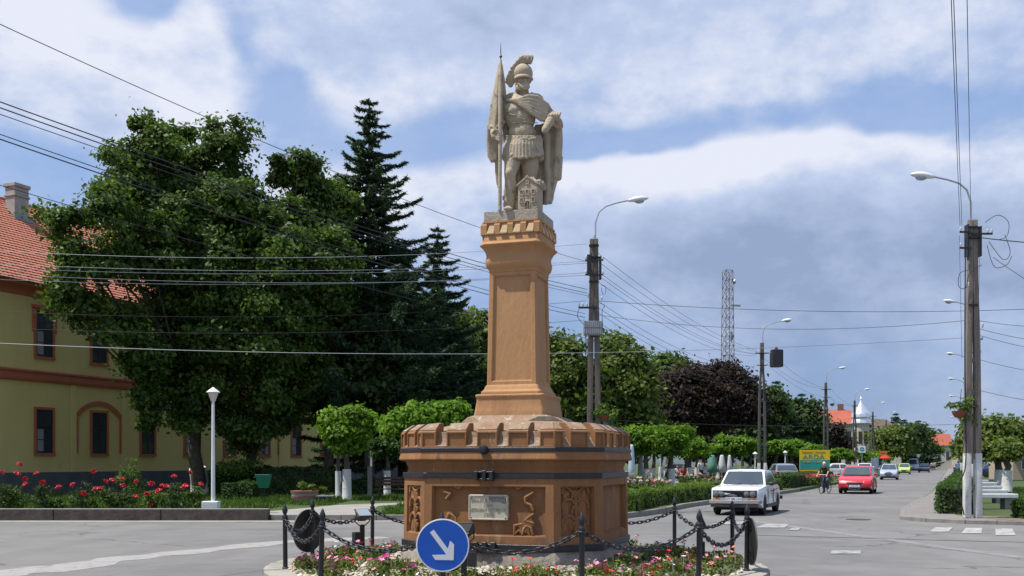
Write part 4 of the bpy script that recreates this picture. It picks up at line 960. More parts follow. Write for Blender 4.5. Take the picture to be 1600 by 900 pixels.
sculpt(b, 'cloak', M_ST, sta, .0105, 1)
# cloak and banner cloth on his right
b = MB()
for k in range(7):
    t = k/6; b.chain([S(182-6*t, 128+t*4, -.10+.02*t), S(172-t*12, 230, -.12+.05*t), S(168-t*26, 330, -.12+.06*t), S(158-t*26, 420, -.10+.08*t)], [.012, .022, .028, .032], 8)
for k in range(4):
    t = k/3; b.chain([S(190, 130, -.08), S(193+t*5, 190, -.08+.02*t), S(196+t*9, 262, -.06+.03*t), S(200+t*5, 330, -.03)], [.012, .018, .020, .022], 8)
for k in range(7):
    t = k/6; b.chain([S(132+t*40, 400-t*14, -.02+.03*t), S(128+t*40, 470, .03), S(132+t*34, 530, .04), S(143+t*22, 558-t*10*t, .03)], [.038, .036, .034, .024], 8)
b.cap(S(150, 395, 0), S(200, 330, .0), .075, .07); b.cap(S(200, 330, .03), S(215, 460, .10), .05, .06)
for k in range(5): b.chain([S(140+k*10, 412-k*10, -.09), S(160+k*9, 425-k*8, -.12), S(184+k*5, 420-k*8, -.07)], .02, 8)
for k in range(3): b.chain([S(165+k*5, 540, .06), S(164+k*5, 600, .07), S(167+k*5, 660+k*15, .06)], [.028, .024, .012], 8)
sculpt(b, 'banner_cloth', M_ST, sta, .010, 1)
mb = MB(); mb.tube([S(181, 800, -.20), S(182, 600, -.19), S(183, 400, -.18), S(184, 250, -.15), S(185, 160, -.12), S(185, 112, -.11)], [.028, .027, .031, .034, .026, .014], 12); mb.build('banner_pole', M_ST, sta, smooth=True)
mb = MB(); c = S(185, 100, -.11); mb.lathe([(.006, -.03), (.009, -.012), (.022, .0), (.02, .014), (.008, .03), (.006, .10), (.0015, .215)], 10); mb.build('metal_tip', M_IRON, sta, smooth=True, loc=c)
# the small burning house at his foot
hs = empty('house_model', S(318, 800, -.20)); hs.parent = sta; hs.rotation_euler = (0, 0, TH)
w, dpt, ze, zr = .285, .22, .345, .455
mb = MB(); h = w/2; mb.prism([(-h, 0), (h, 0), (h, ze), (0, zr), (-h, ze)], -dpt/2, dpt/2+.08, 'y')
me = mb.mesh('house_wall', bev=.006, seg=1); link_mesh('house_wall', me, M_ST, hs)
mb = MB()
for sg in (-1, 1): mb.add([(0, -dpt/2-.018, zr+.015), (sg*(h+.018), -dpt/2-.018, ze+.002), (sg*(h+.018), dpt/2+.09, ze+.002), (0, dpt/2+.09, zr+.015), (0, -dpt/2-.018, zr-.012), (sg*(h+.018), -dpt/2-.018, ze-.02), (sg*(h+.018), dpt/2+.09, ze-.02), (0, dpt/2+.09, zr-.012)],
                          [(0, 1, 2, 3), (7, 6, 5, 4), (0, 4, 5, 1), (1, 5, 6, 2), (2, 6, 7, 3), (3, 7, 4, 0)])
mb.build('house_roof', M_ST, hs, bev=.004, seg=1)
M_HOLLOW_SHADE = mat('hollow_shade', (.12, .105, .085), .95)  # shade of the openings painted as dark stone on flat panels
for (s, z) in ((-.085, .235), (.0, .235), (.085, .235), (-.085, .125), (.085, .125), (0, .375)):
    k = .6 if z > .3 else 1
    mb = MB(); a = .017*k; bb_ = .026*k
    for (x0, x1, z0, z1) in ((-a-.012, -a, -bb_-.008, bb_+.012), (a, a+.012, -bb_-.008, bb_+.012), (-a, a, bb_, bb_+.012), (-a-.014, a+.014, -bb_-.016, -bb_)): mb.box(s+x0, s+x1, -dpt/2-.014, -dpt/2+.004, z+z0, z+z1)
    mb.box(s-.003, s+.003, -dpt/2-.010, -dpt/2+.004, z-bb_, z+bb_); f = mb.build('house_window', M_ST, hs)
    mb = MB(); mb.box(s-a, s+a, -dpt/2-.003, -dpt/2+.002, z-bb_, z+bb_); mb.build('pane_shade', M_HOLLOW_SHADE, f)
mb = MB(); pts = [(-.038, .0), (-.038, .075)]+[(-.038*math.cos(PI*i/8), .075+.038*math.sin(PI*i/8)) for i in range(9)]+[(.038, .0)]
mb.tube([(x_, -dpt/2-.004, z_) for x_, z_ in pts[1:]], .008, 6); mb.box(-.003, .003, -dpt/2-.008, -dpt/2, 0, .11); f = mb.build('house_door', M_ST, hs)
mb = MB(); mb.prism([(-.034, 0), (-.034, .075), (-.02, .103), (0, .11), (.02, .103), (.034, .075), (.034, 0)], -dpt/2-.003, -dpt/2+.002, 'y'); mb.build('door_shade', M_HOLLOW_SHADE, f)
b = MB(); rg_ = random.Random(5)
for k in range(46):
    y = rg_.uniform(-.02, .22); x_ = rg_.uniform(.0, .17); z_ = zr-.04-x_*.45+rg_.uniform(0, .05); b.ell((x_, y, z_), rg_.uniform(.022, .042), 7, 5)
    if k % 2: b.cap((x_, y, z_), (x_+rg_.uniform(-.02, .03), y, z_+rg_.uniform(.04, .08)), .022, .008, 7)
for k in range(10): b.ell((-.14+rg_.uniform(0, .08), .05, ze+.02+rg_.uniform(0, .05)), .026, 7, 5)
sculpt(b, 'flames', M_ST, hs, .008, 1)
b = MB(); b.ell(S(262, 770, -.06), (.05, .05, .12)); b.ell(S(270, 745, -.05), (.035, .05, .07)); b.ell(S(205, 770, -.15), (.03, .03, .06)); b.ell(S(198, 740, -.15), (.02, .025, .04)); sculpt(b, 'ivy_stump', M_ST, sta, .010, 1)
# ================================================================== LEFT: THE YELLOW BUILDING
M_YEL_W = mat('yellow_render', (.72, .58, .235), .9, col2=(.63, .50, .19), nscale=.6, bump=.3, bscale=20, fine=.06, stains=[(.9, .62, .8, (.40, .33, .13)), (2.5, .66, .8, (.64, .52, .22))], stretch=(1, 1, .45))
M_ORG = mat('red_ochre_trim', (.50, .15, .075), .85, col2=(.43, .125, .065), nscale=2, fine=.08)
M_GREYP = mat('grey_socle', (.13, .135, .15), .9, col2=(.09, .095, .105), nscale=1.5, bump=.4)
M_WOODD = mat('dark_window_wood', (.045, .022, .015), .6, fine=.1)
M_GLASS = mat('window_glass', (.035, .045, .055), .08, fine=0, spec=.6)
M_CURT = mat('net_curtain', (.30, .31, .33), .9, fine=.2, fscale=40)
M_TILE = mat('roof_tile', (.56, .215, .135), .85, col2=(.47, .17, .105), nscale=6, fine=.12, fscale=20, stains=[(1.2, .60, .76, (.36, .13, .09))])
RZB = math.atan2(.9236, .3833)
bld = empty('long_building', (-24, 48, .15), RZB, 'long two-storey yellow building with red tiled roof and orange window surrounds behind the park trees', 'building')
def FX(px):
    k = (px-800)/1600; t = (48*k+24)/(.415-k); return t*1.0827
L0, L1 = -14, 52
mb = MB(); mb.box(L0, L1, 0, 12, 1.05, 10.4)
mb.build('wall', M_YEL_W, bld)
mb = MB(); mb.box(L0-.02, L1+.02, -.09, 11.9, -.1, 1.05); mb.build('socle', M_GREYP, bld, bev=.02, seg=1)
mb = MB(); mb.prism([(0, 5.45), (-.10, 5.47), (-.14, 5.60), (-.14, 5.86), (-.20, 5.90), (-.20, 5.97), (0, 6.02)], L0, L1, 'x'); mb.build('string_course', M_ORG, bld)
mb = MB(); mb.prism([(0, 9.55), (-.06, 9.57), (-.10, 9.75), (-.28, 9.92), (-.45, 9.98), (-.45, 10.08), (0, 10.1)], L0, L1, 'x'); mb.build('eaves_cornice', M_ORG, bld)
mb = MB(); mb.prism([(-.46, 10.05), (-.50, 10.08), (-.62, 10.09), (-.66, 10.17), (-.60, 10.17), (-.50, 10.12), (-.46, 10.12)], L0, L1, 'x'); mb.build('gutter', mat('gutter_metal', (.10, .13, .11), .6), bld)
WSP, W0 = 3.573, FX(69)
for i in range(-3, 14):
    xc = W0+WSP*i
    if xc > L1-1: continue
    for (z0, z1, up) in ((1.98, 4.12, 0), (6.72, 8.95, 1)):
        w = empty('window', (xc, 0, 0)); w.parent = bld; hw = .50
        mb = MB(); mb.box(-hw-.14, -hw, -.05, .0, z0-.12, z1+.12); mb.box(hw, hw+.14, -.05, 0, z0-.12, z1+.12); mb.box(-hw, hw, -.05, 0, z1, z1+.12); mb.box(-hw, hw, -.05, 0, z0-.12, z0)
        mb.box(-hw-.16, hw+.16, -.09, -.0501, z0-.12, z0-.05) 
        if up: mb.box(-hw-.28, hw+.28, -.11, -.003, z1+.121, z1+.26); mb.box(-hw-.24, -hw-.141, -.07, -.004, z0+1.2, z1+.119); mb.box(hw+.141, hw+.24, -.07, -.004, z0+1.2, z1+.119)
        mb.build('surround', M_ORG, w)
        mb = MB(); f = .055
        for (x0, x1, a, b_) in ((-hw, -hw+f, z0, z1), (hw-f, hw, z0, z1), (-hw+f, hw-f, z0, z0+f), (-hw+f, hw-f, z1-f, z1), (-.035, .035, z0+f, z1-f)): mb.box(x0, x1, -.03, .005, a, b_)
        for zz in (z0+(z1-z0)*.63,): mb.box(-hw+f, -.035, -.035, .005, zz-.04, zz+.04); mb.box(.035, hw-f, -.035, .005, zz-.04, zz+.04)
        zz = z0+(z1-z0)*.31
        for sg in (-1, 1): mb.box(min(sg*.035, sg*(hw-f)), max(sg*.035, sg*(hw-f)), -.028, .005, zz-.018, zz+.018)
        mb.build('window_frame', M_WOODD, w)
        for sg in (-1, 1):
            for (a, b_) in ((z0+f, zz-.018), (zz+.018, z0+(z1-z0)*.63-.04), (z0+(z1-z0)*.63+.04, z1-f)):
                mb = MB(); mb.box(min(sg*.035, sg*(hw-f)), max(sg*.035, sg*(hw-f)), -.012, -.006, a, b_); mb.build('pane', M_GLASS, w)
        if (i*7+up*3) % 3 == 0:
            mb = MB(); mb.box(-hw+f+.02, -.05, -.0155, -.0125, z0+.1, z0+(z1-z0)*.55); mb.build('net_curtain', M_CURT, w)
# blind arch round the second ground-floor window
for ia in (1, 5, 9):
    xc = W0+WSP*ia; hw = 1.55; zs, zt = 4.05, 4.72; R = (hw*hw+(zt-zs)**2)/(2*(zt-zs)); cz = zt-R; a1 = math.asin(hw/R)
    o_, i_ = [], []
    for k in range(17):
        a = -a1+2*a1*k/16; o_.append((R*math.sin(a), cz+R*math.cos(a))); i_.append(((R-.22)*math.sin(a)*.985, cz+(R-.22)*math.cos(a)))
    mb = MB(); vs = [(xc+p[0], y_, p[1]) for y_ in (-.07, 0) for p in o_+i_]; n = 17
    fs = [(k, k+1, n+k+1, n+k) for k in range(16)]+[(k, 2*n+k, 2*n+k+1, k+1) for k in range(16)]+[(n+k, n+k+1, 3*n+k+1, 3*n+k) for k in range(16)]+[(0, n, 3*n, 2*n), (16, 2*n+16, 3*n+16, n+16)]
    mb.add(vs, fs); mb.build('blind_arch', M_ORG, bld)
    for sg in (-1, 1):
        mb = MB(); a, b_ = sorted((xc+sg*hw, xc+sg*(hw-.10))); mb.box(a, b_, -.07, 0, 2.0, zs); mb.build('arch_jamb', M_ORG, bld)
        mb = MB(); a, b_ = sorted((xc+sg*(hw+.34), xc+sg*(hw+.01))); mb.box(a, b_, -.05, 0, 1.05, 5.44); mb.build('pilaster', M_YEL_W, bld)
# little portal gable seen between the trees
xc = FX(457); mb = MB(); mb.box(xc-1.6, xc+1.6, -.5, -.201, 5.2, 6.1); mb.prism([(xc-1.6, 6.1), (xc+1.6, 6.1), (xc, 7.3)], -.5, -.201, 'y'); mb.build('portal_gable', M_ORG, bld)
# roof: courses of tiles, real steps
RY, RZ0, RZ1 = 6.2, 10.12, 15.75
mb = MB(); mb.prism([(-.55, RZ0), (RY, RZ1), (12.6, RZ0), (12.6, RZ0-.12), (-.5, RZ0-.12)], L0-.2, L1+.2, 'x'); rf = mb.build('roof', M_TILE, bld)
sl = math.hypot(RY+.55, RZ1-RZ0); uy, uz = (RY+.55)/sl, (RZ1-RZ0)/sl; nrows = 33; rh = sl/nrows; tw = .235; mt = MB()
ncol = int((L1-L0)/tw)
vs, fs = [], []
for r in range(nrows):
    s0, s1 = r*rh-.02, (r+1)*rh
    for c in range(ncol):
        x0 = L0+c*tw+(r % 2)*tw*.5+.012; x1 = x0+tw-.006; j = rnd.uniform(-.006, .008); h0, h1 = .058+j, .018; b_ = len(vs)
        for (x_, s_, h_) in ((x0, s0, h0), (x1, s0, h0), (x1, s1, h1), (x0, s1, h1), (x0, s0, h0-.05), (x1, s0, h0-.05), (x0+tw*.4, s0-.02, h0+.012), (x0+tw*.4, s1, h1+.012)):
            vs.append((x_, -.55+uy*s_-uz*h_, RZ0+uz*s_+uy*h_))
        fs += [(b_, b_+6, b_+7, b_+3), (b_+6, b_+1, b_+2, b_+7), (b_+4, b_+5, b_+1, b_+6), (b_+4, b_+6, b_)]
me = bpy.data.meshes.new('roof_tiles'); me.from_pydata(vs, [], fs); o = link_mesh('roof_tiles', me, M_TILE, rf); o['kind'] = 'stuff'
mr = MB()
for k in range(int((L1-L0)/.4)): mr.tube([(L0+k*.4, RY, RZ1+.03), (L0+k*.4+.39, RY, RZ1+.05)], [.10, .12], 8)
o = mr.build('ridge_tiles', M_TILE, rf, smooth=True); o['kind'] = 'stuff'
M_CHIM = mat('grey_render', (.46, .45, .41), .9, col2=(.34, .33, .29), nscale=3, bump=.4)
xc, yc = 5.5, 5.1; c_ = empty('chimney', (xc, yc, 0)); c_.parent = bld
mb = MB(); mb.box(-.46, .46, -.36, .36, 13.6, 15.72); mb.box(-.51, .51, -.41, .41, 15.721, 15.84); mb.box(-.46, .46, -.36, .36, 15.841, 16.24); mb.box(-.53, .53, -.43, .43, 16.241, 16.44); mb.build('stack', M_CHIM, c_, bev=.02, seg=1)
mb = MB(); mb.box(-.60, .60, -.52, .5, 14.1, 14.65); mb.build('flashing', mat('zinc_flashing', (.25, .33, .36), .5, metal=.3), c_)

# ================================================================== TREES ON THE LEFT
def B(px, py, rx, rz, Y, ry=None):
    c = P(px, py, Y); k = Y/FPX; return (c.x, c.y, c.z, rx*k, (ry or (rx+rz)*.5)*k, rz*k)
def base(px, Y, z=.15): return ((px-800)/FPX*Y, Y, z)
bl = [(240, 232, 40, 42, 0), (195, 262, 36, 34, 0), (275, 250, 34, 34, 0), (342, 238, 30, 30, 0), (368, 222, 16, 22, 0), (300, 290, 80, 60, 0), (205, 300, 55, 42, 0), (360, 300, 34, 50, 0), (442, 282, 26, 30, 1), (482, 285, 36, 36, 1), (500, 335, 60, 55, 1.5), (250, 370, 90, 60, 0), (168, 330, 42, 32, -1),
      (112, 345, 36, 15, -2), (95, 358, 15, 12, -2), (330, 390, 100, 80, 1), (430, 400, 95, 90, 1.5), (150, 425, 55, 24, -1.5), (112, 462, 26, 24, -2), (140, 480, 26, 20, -2), (240, 420, 60, 30, 0), (205, 505, 46, 26, -1), (165, 520, 20, 14, -1), (330, 500, 85, 50, 1), (262, 545, 48, 40, 1), (430, 510, 90, 80, 2),
      (350, 590, 62, 42, 2), (236, 610, 22, 46, 1), (430, 610, 60, 60, 3), (410, 668, 24, 34, 2), (235, 660, 14, 22, 1), (510, 420, 60, 60, 2.5)]
bl = [(a, b_, c, d, (e if b_ < 380 else -1.5)) for a, b_, c, d, e in bl]
bl += [(270, 470, 60, 36, -2.5), (320, 430, 60, 40, -3), (380, 480, 60, 50, -3), (180, 400, 40, 24, -2), (300, 560, 50, 38, -2), (120, 395, 30, 14, -2), (260, 320, 60, 40, -2), (360, 330, 60, 50, -2), (450, 460, 50, 50, -2), (340, 540, 60, 50, -3), (400, 560, 56, 50, -3), (295, 625, 26, 36, -2.5),
       (350, 640, 36, 34, -1), (470, 540, 50, 60, -1), (505, 470, 50, 60, 0), (500, 600, 44, 46, 0), (440, 650, 30, 44, 0), (385, 690, 20, 22, 0), (225, 560, 34, 40, -2), (260, 605, 26, 34, -2), (515, 380, 40, 50, 1)]
bl += [(330, 600, 46, 34, -2.5), (290, 655, 22, 26, -2.5), (360, 665, 26, 22, -2), (222, 192, 14, 14, 0), (262, 212, 14, 16, 0), (290, 208, 12, 14, 0), (340, 205, 14, 14, 0), (378, 198, 12, 16, 0), (432, 248, 12, 16, 0), (470, 246, 16, 12, 0), (486, 252, 10, 14, 0), (160, 302, 20, 12, -1), (178, 245, 16, 12, 0), (75, 335, 12, 8, -1), (100, 372, 14, 8, -1), (100, 438, 14, 10, -1), (90, 470, 10, 12, -1), (130, 500, 14, 10, -1), (545, 320, 20, 24, 1)]
TB = lambda lst: [B(a, b_, c*.94, d*.94, (45 if a < 180 else 47.2 if a < 260 else 50)+e) for a, b_, c, d, e in lst]
tree('broadleaf_tree', 'huge spreading broadleaf tree with whitewashed trunk foot in front of the yellow building', base(313, 50), TB([q for q in bl if q[0] < 400]), 140000, .235, 'green', r0=.33, clump=.52, seed=5, wash=1.25, trunk_h=6.0, shell=.36, per=110)
tree('broadleaf_tree', 'second broad tree between the huge tree and the tall spruce, with drooping foliage', base(384, 51), TB([q for q in bl if q[0] >= 400]), 80000, .235, 'green', r0=.26, clump=.50, seed=6, wash=1.25, trunk_h=6.5, shell=.36, per=110)
conifer('spruce_tree', 'tall dark spruce rising above the broadleaf tree left of the monument', base(577, 53), 20.6, 5.8, seed=3, whorls=40, n_tw=300, size=.50, r0=.24, up=.40, droop=.26, z0=.18)
conifer('spruce_tree', 'smaller feathery spruce just left of the ochre column', base(684, 62), 16.1, 4.7, seed=8, whorls=30, n_tw=250, size=.50, r0=.18, up=.40, droop=.26, z0=.2)
conifer('spruce_tree', 'dark spruce hidden among the trees between the two taller spruces', base(628, 57), 14.0, 5.6, seed=12, whorls=30, n_tw=290, size=.50, r0=.2, up=.2, droop=.3, z0=.12)
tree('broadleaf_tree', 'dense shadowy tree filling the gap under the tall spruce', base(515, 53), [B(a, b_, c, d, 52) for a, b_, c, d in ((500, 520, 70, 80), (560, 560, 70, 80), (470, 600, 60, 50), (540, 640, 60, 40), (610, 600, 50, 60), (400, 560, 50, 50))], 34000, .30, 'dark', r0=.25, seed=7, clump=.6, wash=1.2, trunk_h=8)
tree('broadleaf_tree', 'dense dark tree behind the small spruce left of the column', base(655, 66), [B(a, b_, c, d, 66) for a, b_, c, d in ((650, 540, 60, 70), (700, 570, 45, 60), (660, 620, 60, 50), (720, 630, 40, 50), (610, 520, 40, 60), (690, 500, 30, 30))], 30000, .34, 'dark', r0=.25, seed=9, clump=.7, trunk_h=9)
tree('broadleaf_tree', 'yellow-green tree peeping out directly left of the ochre column', base(745, 80), [B(a, b_, c, d, 80) for a, b_, c, d in ((742, 525, 34, 40), (765, 560, 40, 50), (725, 590, 36, 50), (760, 640, 50, 60))], 12000, .42, 'fresh', r0=.25, seed=10, clump=.8, trunk_h=9)
# clipped globe trees
def mop(label, px, Y, parts, seed, n=7000, zb=.15, size=.16, wash=1.15, r0=.12, pal='lime', group='clipped round-headed park trees', clump=.26):
    return tree('clipped_tree', label, base(px, Y, zb), [B(a, b_, c, d, Y) for a, b_, c, d in parts], n, size, pal, r0=r0, seed=seed, wash=wash, clump=clump, group=group, shell=.22, per=45, low=-.6)
mop('bright green clipped tree with whitewashed trunk left of the monument, behind the path', 542, 41.5, [(522, 662, 22, 20), (555, 658, 30, 20), (542, 678, 36, 18), (545, 700, 22, 14)], 21, 11000, wash=1.25, r0=.14, size=.19)
mop('shaded thin clipped tree half behind the bright one left of the path', 529, 44, [(530, 690, 16, 14), (520, 680, 14, 12)], 22, 1500, r0=.10)
mop('clipped tree with bright green crown touching the battlement on the left', 660, 40, [(622, 670, 22, 18), (616, 655, 14, 12), (665, 655, 40, 20), (700, 648, 32, 18), (690, 672, 42, 16)], 23, 12000, r0=.17, size=.19)
mop('shaded clipped tree behind the bench with a dark low crown', 605, 46, [(612, 705, 26, 14), (598, 700, 18, 14)], 24, 2500, pal='hedge')
# hedges
def hedge(label, pts, w, h, z, pal='hedge', n=9000, size=.085, seed=1, group='clipped hedges', name='hedge'):
    """clipped hedge along a line: leafy skin round a dark twiggy core"""
    t = empty(name, (pts[0][0], pts[0][1], z), 0, label, 'hedge', group); rg = np.random.RandomState(seed); ox, oy = pts[0]
    mb = MB(); Cc, Nn = [], []
    tot = sum(math.hypot(b_[0]-a[0], b_[1]-a[1]) for a, b_ in zip(pts[:-1], pts[1:]))
    for a, b_ in zip(pts[:-1], pts[1:]):
        a, b_ = np.array(a), np.array(b_); L = np.linalg.norm(b_-a); d = (b_-a)/L; nn = np.array([-d[1], d[0]]); k = int(n*L/tot)
        s = rg.rand(k)*L; side = rg.rand(k); per = h*2+w; u = side*per
        off = np.where(u < h, -w/2, np.where(u < h+w, u-h-w/2, w/2)); zz = np.where(u < h, u, np.where(u < h+w, h, per-u))
        lump = .06*np.sin(s*2.1+off*3+seed)+.05*np.sin(s*5.3+zz*6); nx = np.where(u < h, -1, np.where(u < h+w, 0, 1)); nz = np.where((u >= h) & (u < h+w), 1, 0)
        rr_ = lump+rg.normal(size=k)*.03; off = off*(1-.10*(zz/h)**3)+nx*rr_; zz = zz+nz*rr_
        p = a+d*s[:, None]+nn*off[:, None]; Cc.append(np.stack([p[:, 0]-ox, p[:, 1]-oy, zz], 1)); Nn.append(np.stack([nn[0]*nx, nn[1]*nx, nz+.35], 1)*1.2)
        for e, sg in ((a, -1), (b_, 1)):
            k2 = int(n*w/tot*.8)+10; o2 = (rg.rand(k2)-.5)*w; z2 = rg.rand(k2)*h; p = e+d*sg*rg.normal(size=k2)[:, None]*.03+nn*o2[:, None]; Cc.append(np.stack([p[:, 0]-ox, p[:, 1]-oy, z2], 1)); Nn.append(np.tile([d[0]*sg, d[1]*sg, .2], (k2, 1)))
        q = w/2-.10; mb.add([(*(a-nn*q-[ox, oy]), 0), (*(a+nn*q-[ox, oy]), 0), (*(b_+nn*q-[ox, oy]), 0), (*(b_-nn*q-[ox, oy]), 0), (*(a-nn*q-[ox, oy]), h-.08), (*(a+nn*q-[ox, oy]), h-.08), (*(b_+nn*q-[ox, oy]), h-.08), (*(b_-nn*q-[ox, oy]), h-.08)],
                            [(0, 3, 2, 1), (4, 5, 6, 7), (0, 1, 5, 4), (1, 2, 6, 5), (2, 3, 7, 6), (3, 0, 4, 7)])
    mb.build('twigs', mat('twigs', (.020, .022, .012), .95, fine=.3), t)
    link_mesh('foliage', leaf_mesh('foliage', np.concatenate(Cc), np.concatenate(Nn), size, seed, .6, jitter=.5), LEAVES[pal], t); return t
hedge('long dark clipped hedge in front of the yellow building, left of the whitewashed tree', [base(412, 49)[:2], base(524, 49)[:2]], 1.1, 1.25, .15, 'dark', 9000, .12, 2)
hedge('slightly lower left end of the long dark hedge behind the white park lamp', [base(336, 50.5)[:2], base(408, 50)[:2]], 1.0, 1.15, .15, 'dark', 6000, .12, 3)
hedge('small rounded clipped hedge beside the green litter bin', [base(352, 42)[:2], base(400, 42)[:2]], .8, .68, .15, 'hedge', 4500, .08, 4)
hedge('short low hedge behind the brown bench', [base(548, 50)[:2], base(596, 50)[:2], base(680, 51)[:2]], .9, .68, .15, 'hedge', 6000, .1, 5)
def bush(label, loc, r, h, pal, n, size, seed, cat='bush', group=None):
    t = empty('bush', loc, 0, label, cat, group); rg = np.random.RandomState(seed)
    C_, N_, T_ = crown_points([(0, 0, h*.55, r, r, h*.5)], n, seed, r*.35, 24, .3, -.9)
    link_mesh('foliage', leaf_mesh('foliage', C_, N_, size, seed, .6, T_), LEAVES[pal], t)
    mb = MB(); rr_ = random.Random(seed)
    for k in range(5): a = rr_.uniform(0, 6.28); mb.tube([(0, 0, -.02), (r*.3*math.cos(a), r*.3*math.sin(a), h*.4), (r*.6*math.cos(a), r*.6*math.sin(a), h*.8)], [.018, .012, .006], 5)
    mb.build('stems', BARK, t); return t
p = base(375, 49); bush('yellow-green shrub rising behind the left hedge', (p[0], p[1], .9), 1.1, .9, 'hedge2', 1500, .13, 31)
p = base(205, 36); bush('tall loose grey-green shrub among the roses at the left', (p[0], p[1], .15), .5, 1.5, 'green', 1300, .09, 33)
# rose bushes along the low wall with their blooms
M_ROSE = mat('rose_red', (.60, .018, .022), .5, col2=(.50, .012, .02), nscale=30, fine=.1); M_ROSEP = mat('rose_pink', (.66, .22, .22), .5); M_ROSEW = mat('rose_white', (.72, .62, .58), .5)
def rose_head(m, parent, c, s, seed):
    rr_ = random.Random(seed); mb = MB()
    for ring, (n, R, h) in enumerate(((6, 1.0, .0), (5, .68, .30), (4, .36, .52))):
        for k in range(n):
            a = 2*PI*k/n+ring*.5; d = Vector((math.cos(a), math.sin(a), 0)); t_ = Vector((-d.y, d.x, 0)); o_ = Vector((0, 0, h*s))
            mb.add([o_+d*s*R*.25-Vector((0, 0, s*.3)), o_+d*s*R*.8+t_*s*R*.45, o_+d*s*R+Vector((0, 0, s*.25)), o_+d*s*R*.8-t_*s*R*.45, o_+d*s*R*.55+Vector((0, 0, s*.45))], [(0, 1, 4), (1, 2, 4), (2, 3, 4), (3, 0, 4)])
    o = mb.build('rose_bloom', m, parent, recalc=False); o.location = c; o.rotation_euler = (rr_.gauss(.3, .3), rr_.gauss(0, .3), rr_.uniform(0, 6)); return o
def rose_bush(label, loc, r, h, blooms, m, seed, pal='green', n=650, bs=.065, group='rose bushes'):
    t = empty('rose_bush', loc, 0, label, 'rose bush', group); rr_ = random.Random(seed)
    C_, N_, T_ = crown_points([(0, 0, h*.38, r, r, h*.38), (rr_.uniform(-.1, .1), 0, h*.65, r*.6, r*.6, h*.28)], n, seed, r*.35, 16, .35, -.9)
    link_mesh('foliage', leaf_mesh('foliage', C_, N_, .085, seed, .6, T_), LEAVES[pal], t); mb = MB()
    for k in range(6): a = rr_.uniform(0, 6.28); mb.tube([(0, 0, -.02), (r*.25*math.cos(a), r*.25*math.sin(a), h*.4), (r*.5*math.cos(a), r*.5*math.sin(a), h*.85)], [.012, .009, .005], 4)
    for b_ in blooms:
        c = Vector(b_)-Vector(loc); mb.tube([(c.x*.5, c.y*.5, h*.3), (c.x*.8, c.y*.8, c.z*.7), c-Vector((0, 0, .03))], [.006, .005, .004], 4)
    mb.build('stems', mat('green_stem', (.06, .09, .03), .8), t)
    for k, b_ in enumerate(blooms): rose_head(m, t, Vector(b_)-Vector(loc), bs*rr_.uniform(.8, 1.15), seed*7+k)
RB = [(2, 40, [(3, 739)]), (26, 50, [(30, 726), (27, 741), (39, 749), (40, 757)]), (62, 44, [(57, 740), (66, 755)]), (92, 24, [(92, 762)]), (131, 46, [(147, 737), (114, 758), (130, 772)]), (172, 46, [(165, 753), (176, 751), (150, 765), (192, 760), (157, 764)]), (193, 34, [(191, 749), (212, 776), (213, 753)]), (240, 46, [(237, 756), (260, 761), (253, 759), (230, 773), (236, 790)]), (272, 40, [(272, 745), (287, 762), (248, 768)]), (308, 46, [(297, 739), (290, 760), (314, 757)])]
WH = ['at the left edge of the photo', 'with the tallest bloom at far left', 'third from the left along the wall', 'small and thin with a single bloom', 'below the blind arch', 'full bush with five blooms left of centre', 'beside the tall loose shrub', 'with a low bloom near the wall top', 'between the lamp and the low-bloom bush', 'right beside the white lamp foot']
for i, (px, hh, bl_) in enumerate(RB):
    Y = 30.75+.35*(i % 2); h = max(.55, (797-722-hh*.0)/1600*Y-(.65 if hh < 30 else .15)); top = min(b_[1] for b_ in bl_); h = EYE-(max(top, 745)+8-HZ)/FPX*Y-.15
    if hh < 30: h *= .6
    p = base(px, Y); rose_bush('red rose bush by the low wall, '+WH[i], p, .26 if hh < 30 else .41, max(.5, h), [tuple(P(a, b_, Y-.3+rnd.uniform(-.1, .2))) for a, b_ in bl_], M_ROSE, 50+i, 'green' if i % 2 else 'dark', bs=.105)
# park lamp
M_WPAINT = mat('white_paint', (.74, .75, .77), .5, fine=.04, col2=(.62, .63, .63), nscale=4)
def park_lamp(label, loc, s=1.0, base_=True):
    t = empty('park_lamp', loc, 0, label, 'lamp'); H = 3.75*s
    mb = MB(); mb.tube([(0, 0, .1), (0, 0, .5), (0, 0, H-.42)], [.062, .060, .042], 12); mb.build('post', M_WPAINT, t, smooth=True)
    if base_: mb = MB(); mb.box(-.30, .18, -.16, .16, 0, .34); mb.build('base_block', M_WPAINT, t, bev=.02, seg=1)
    mb = MB(); mb.lathe([(.06, H-.42), (.08, H-.40), (.08, H-.36), (.10, H-.33), (.155, H-.16)], 16); mb.build('lantern_cup', mat('cream_glass', (.62, .58, .5), .3), t, smooth=True)
    mb = MB(); mb.lathe([(.20, H-.16), (.205, H-.14), (.10, H-.06), (.02, H), (.003, H+.01)], 18); mb.build('lantern_cap', M_WPAINT, t, smooth=True, ang=60); return t
p = base(333, 30.7, .18); park_lamp('slender white park lamp with conical cap standing by the low wall', p)
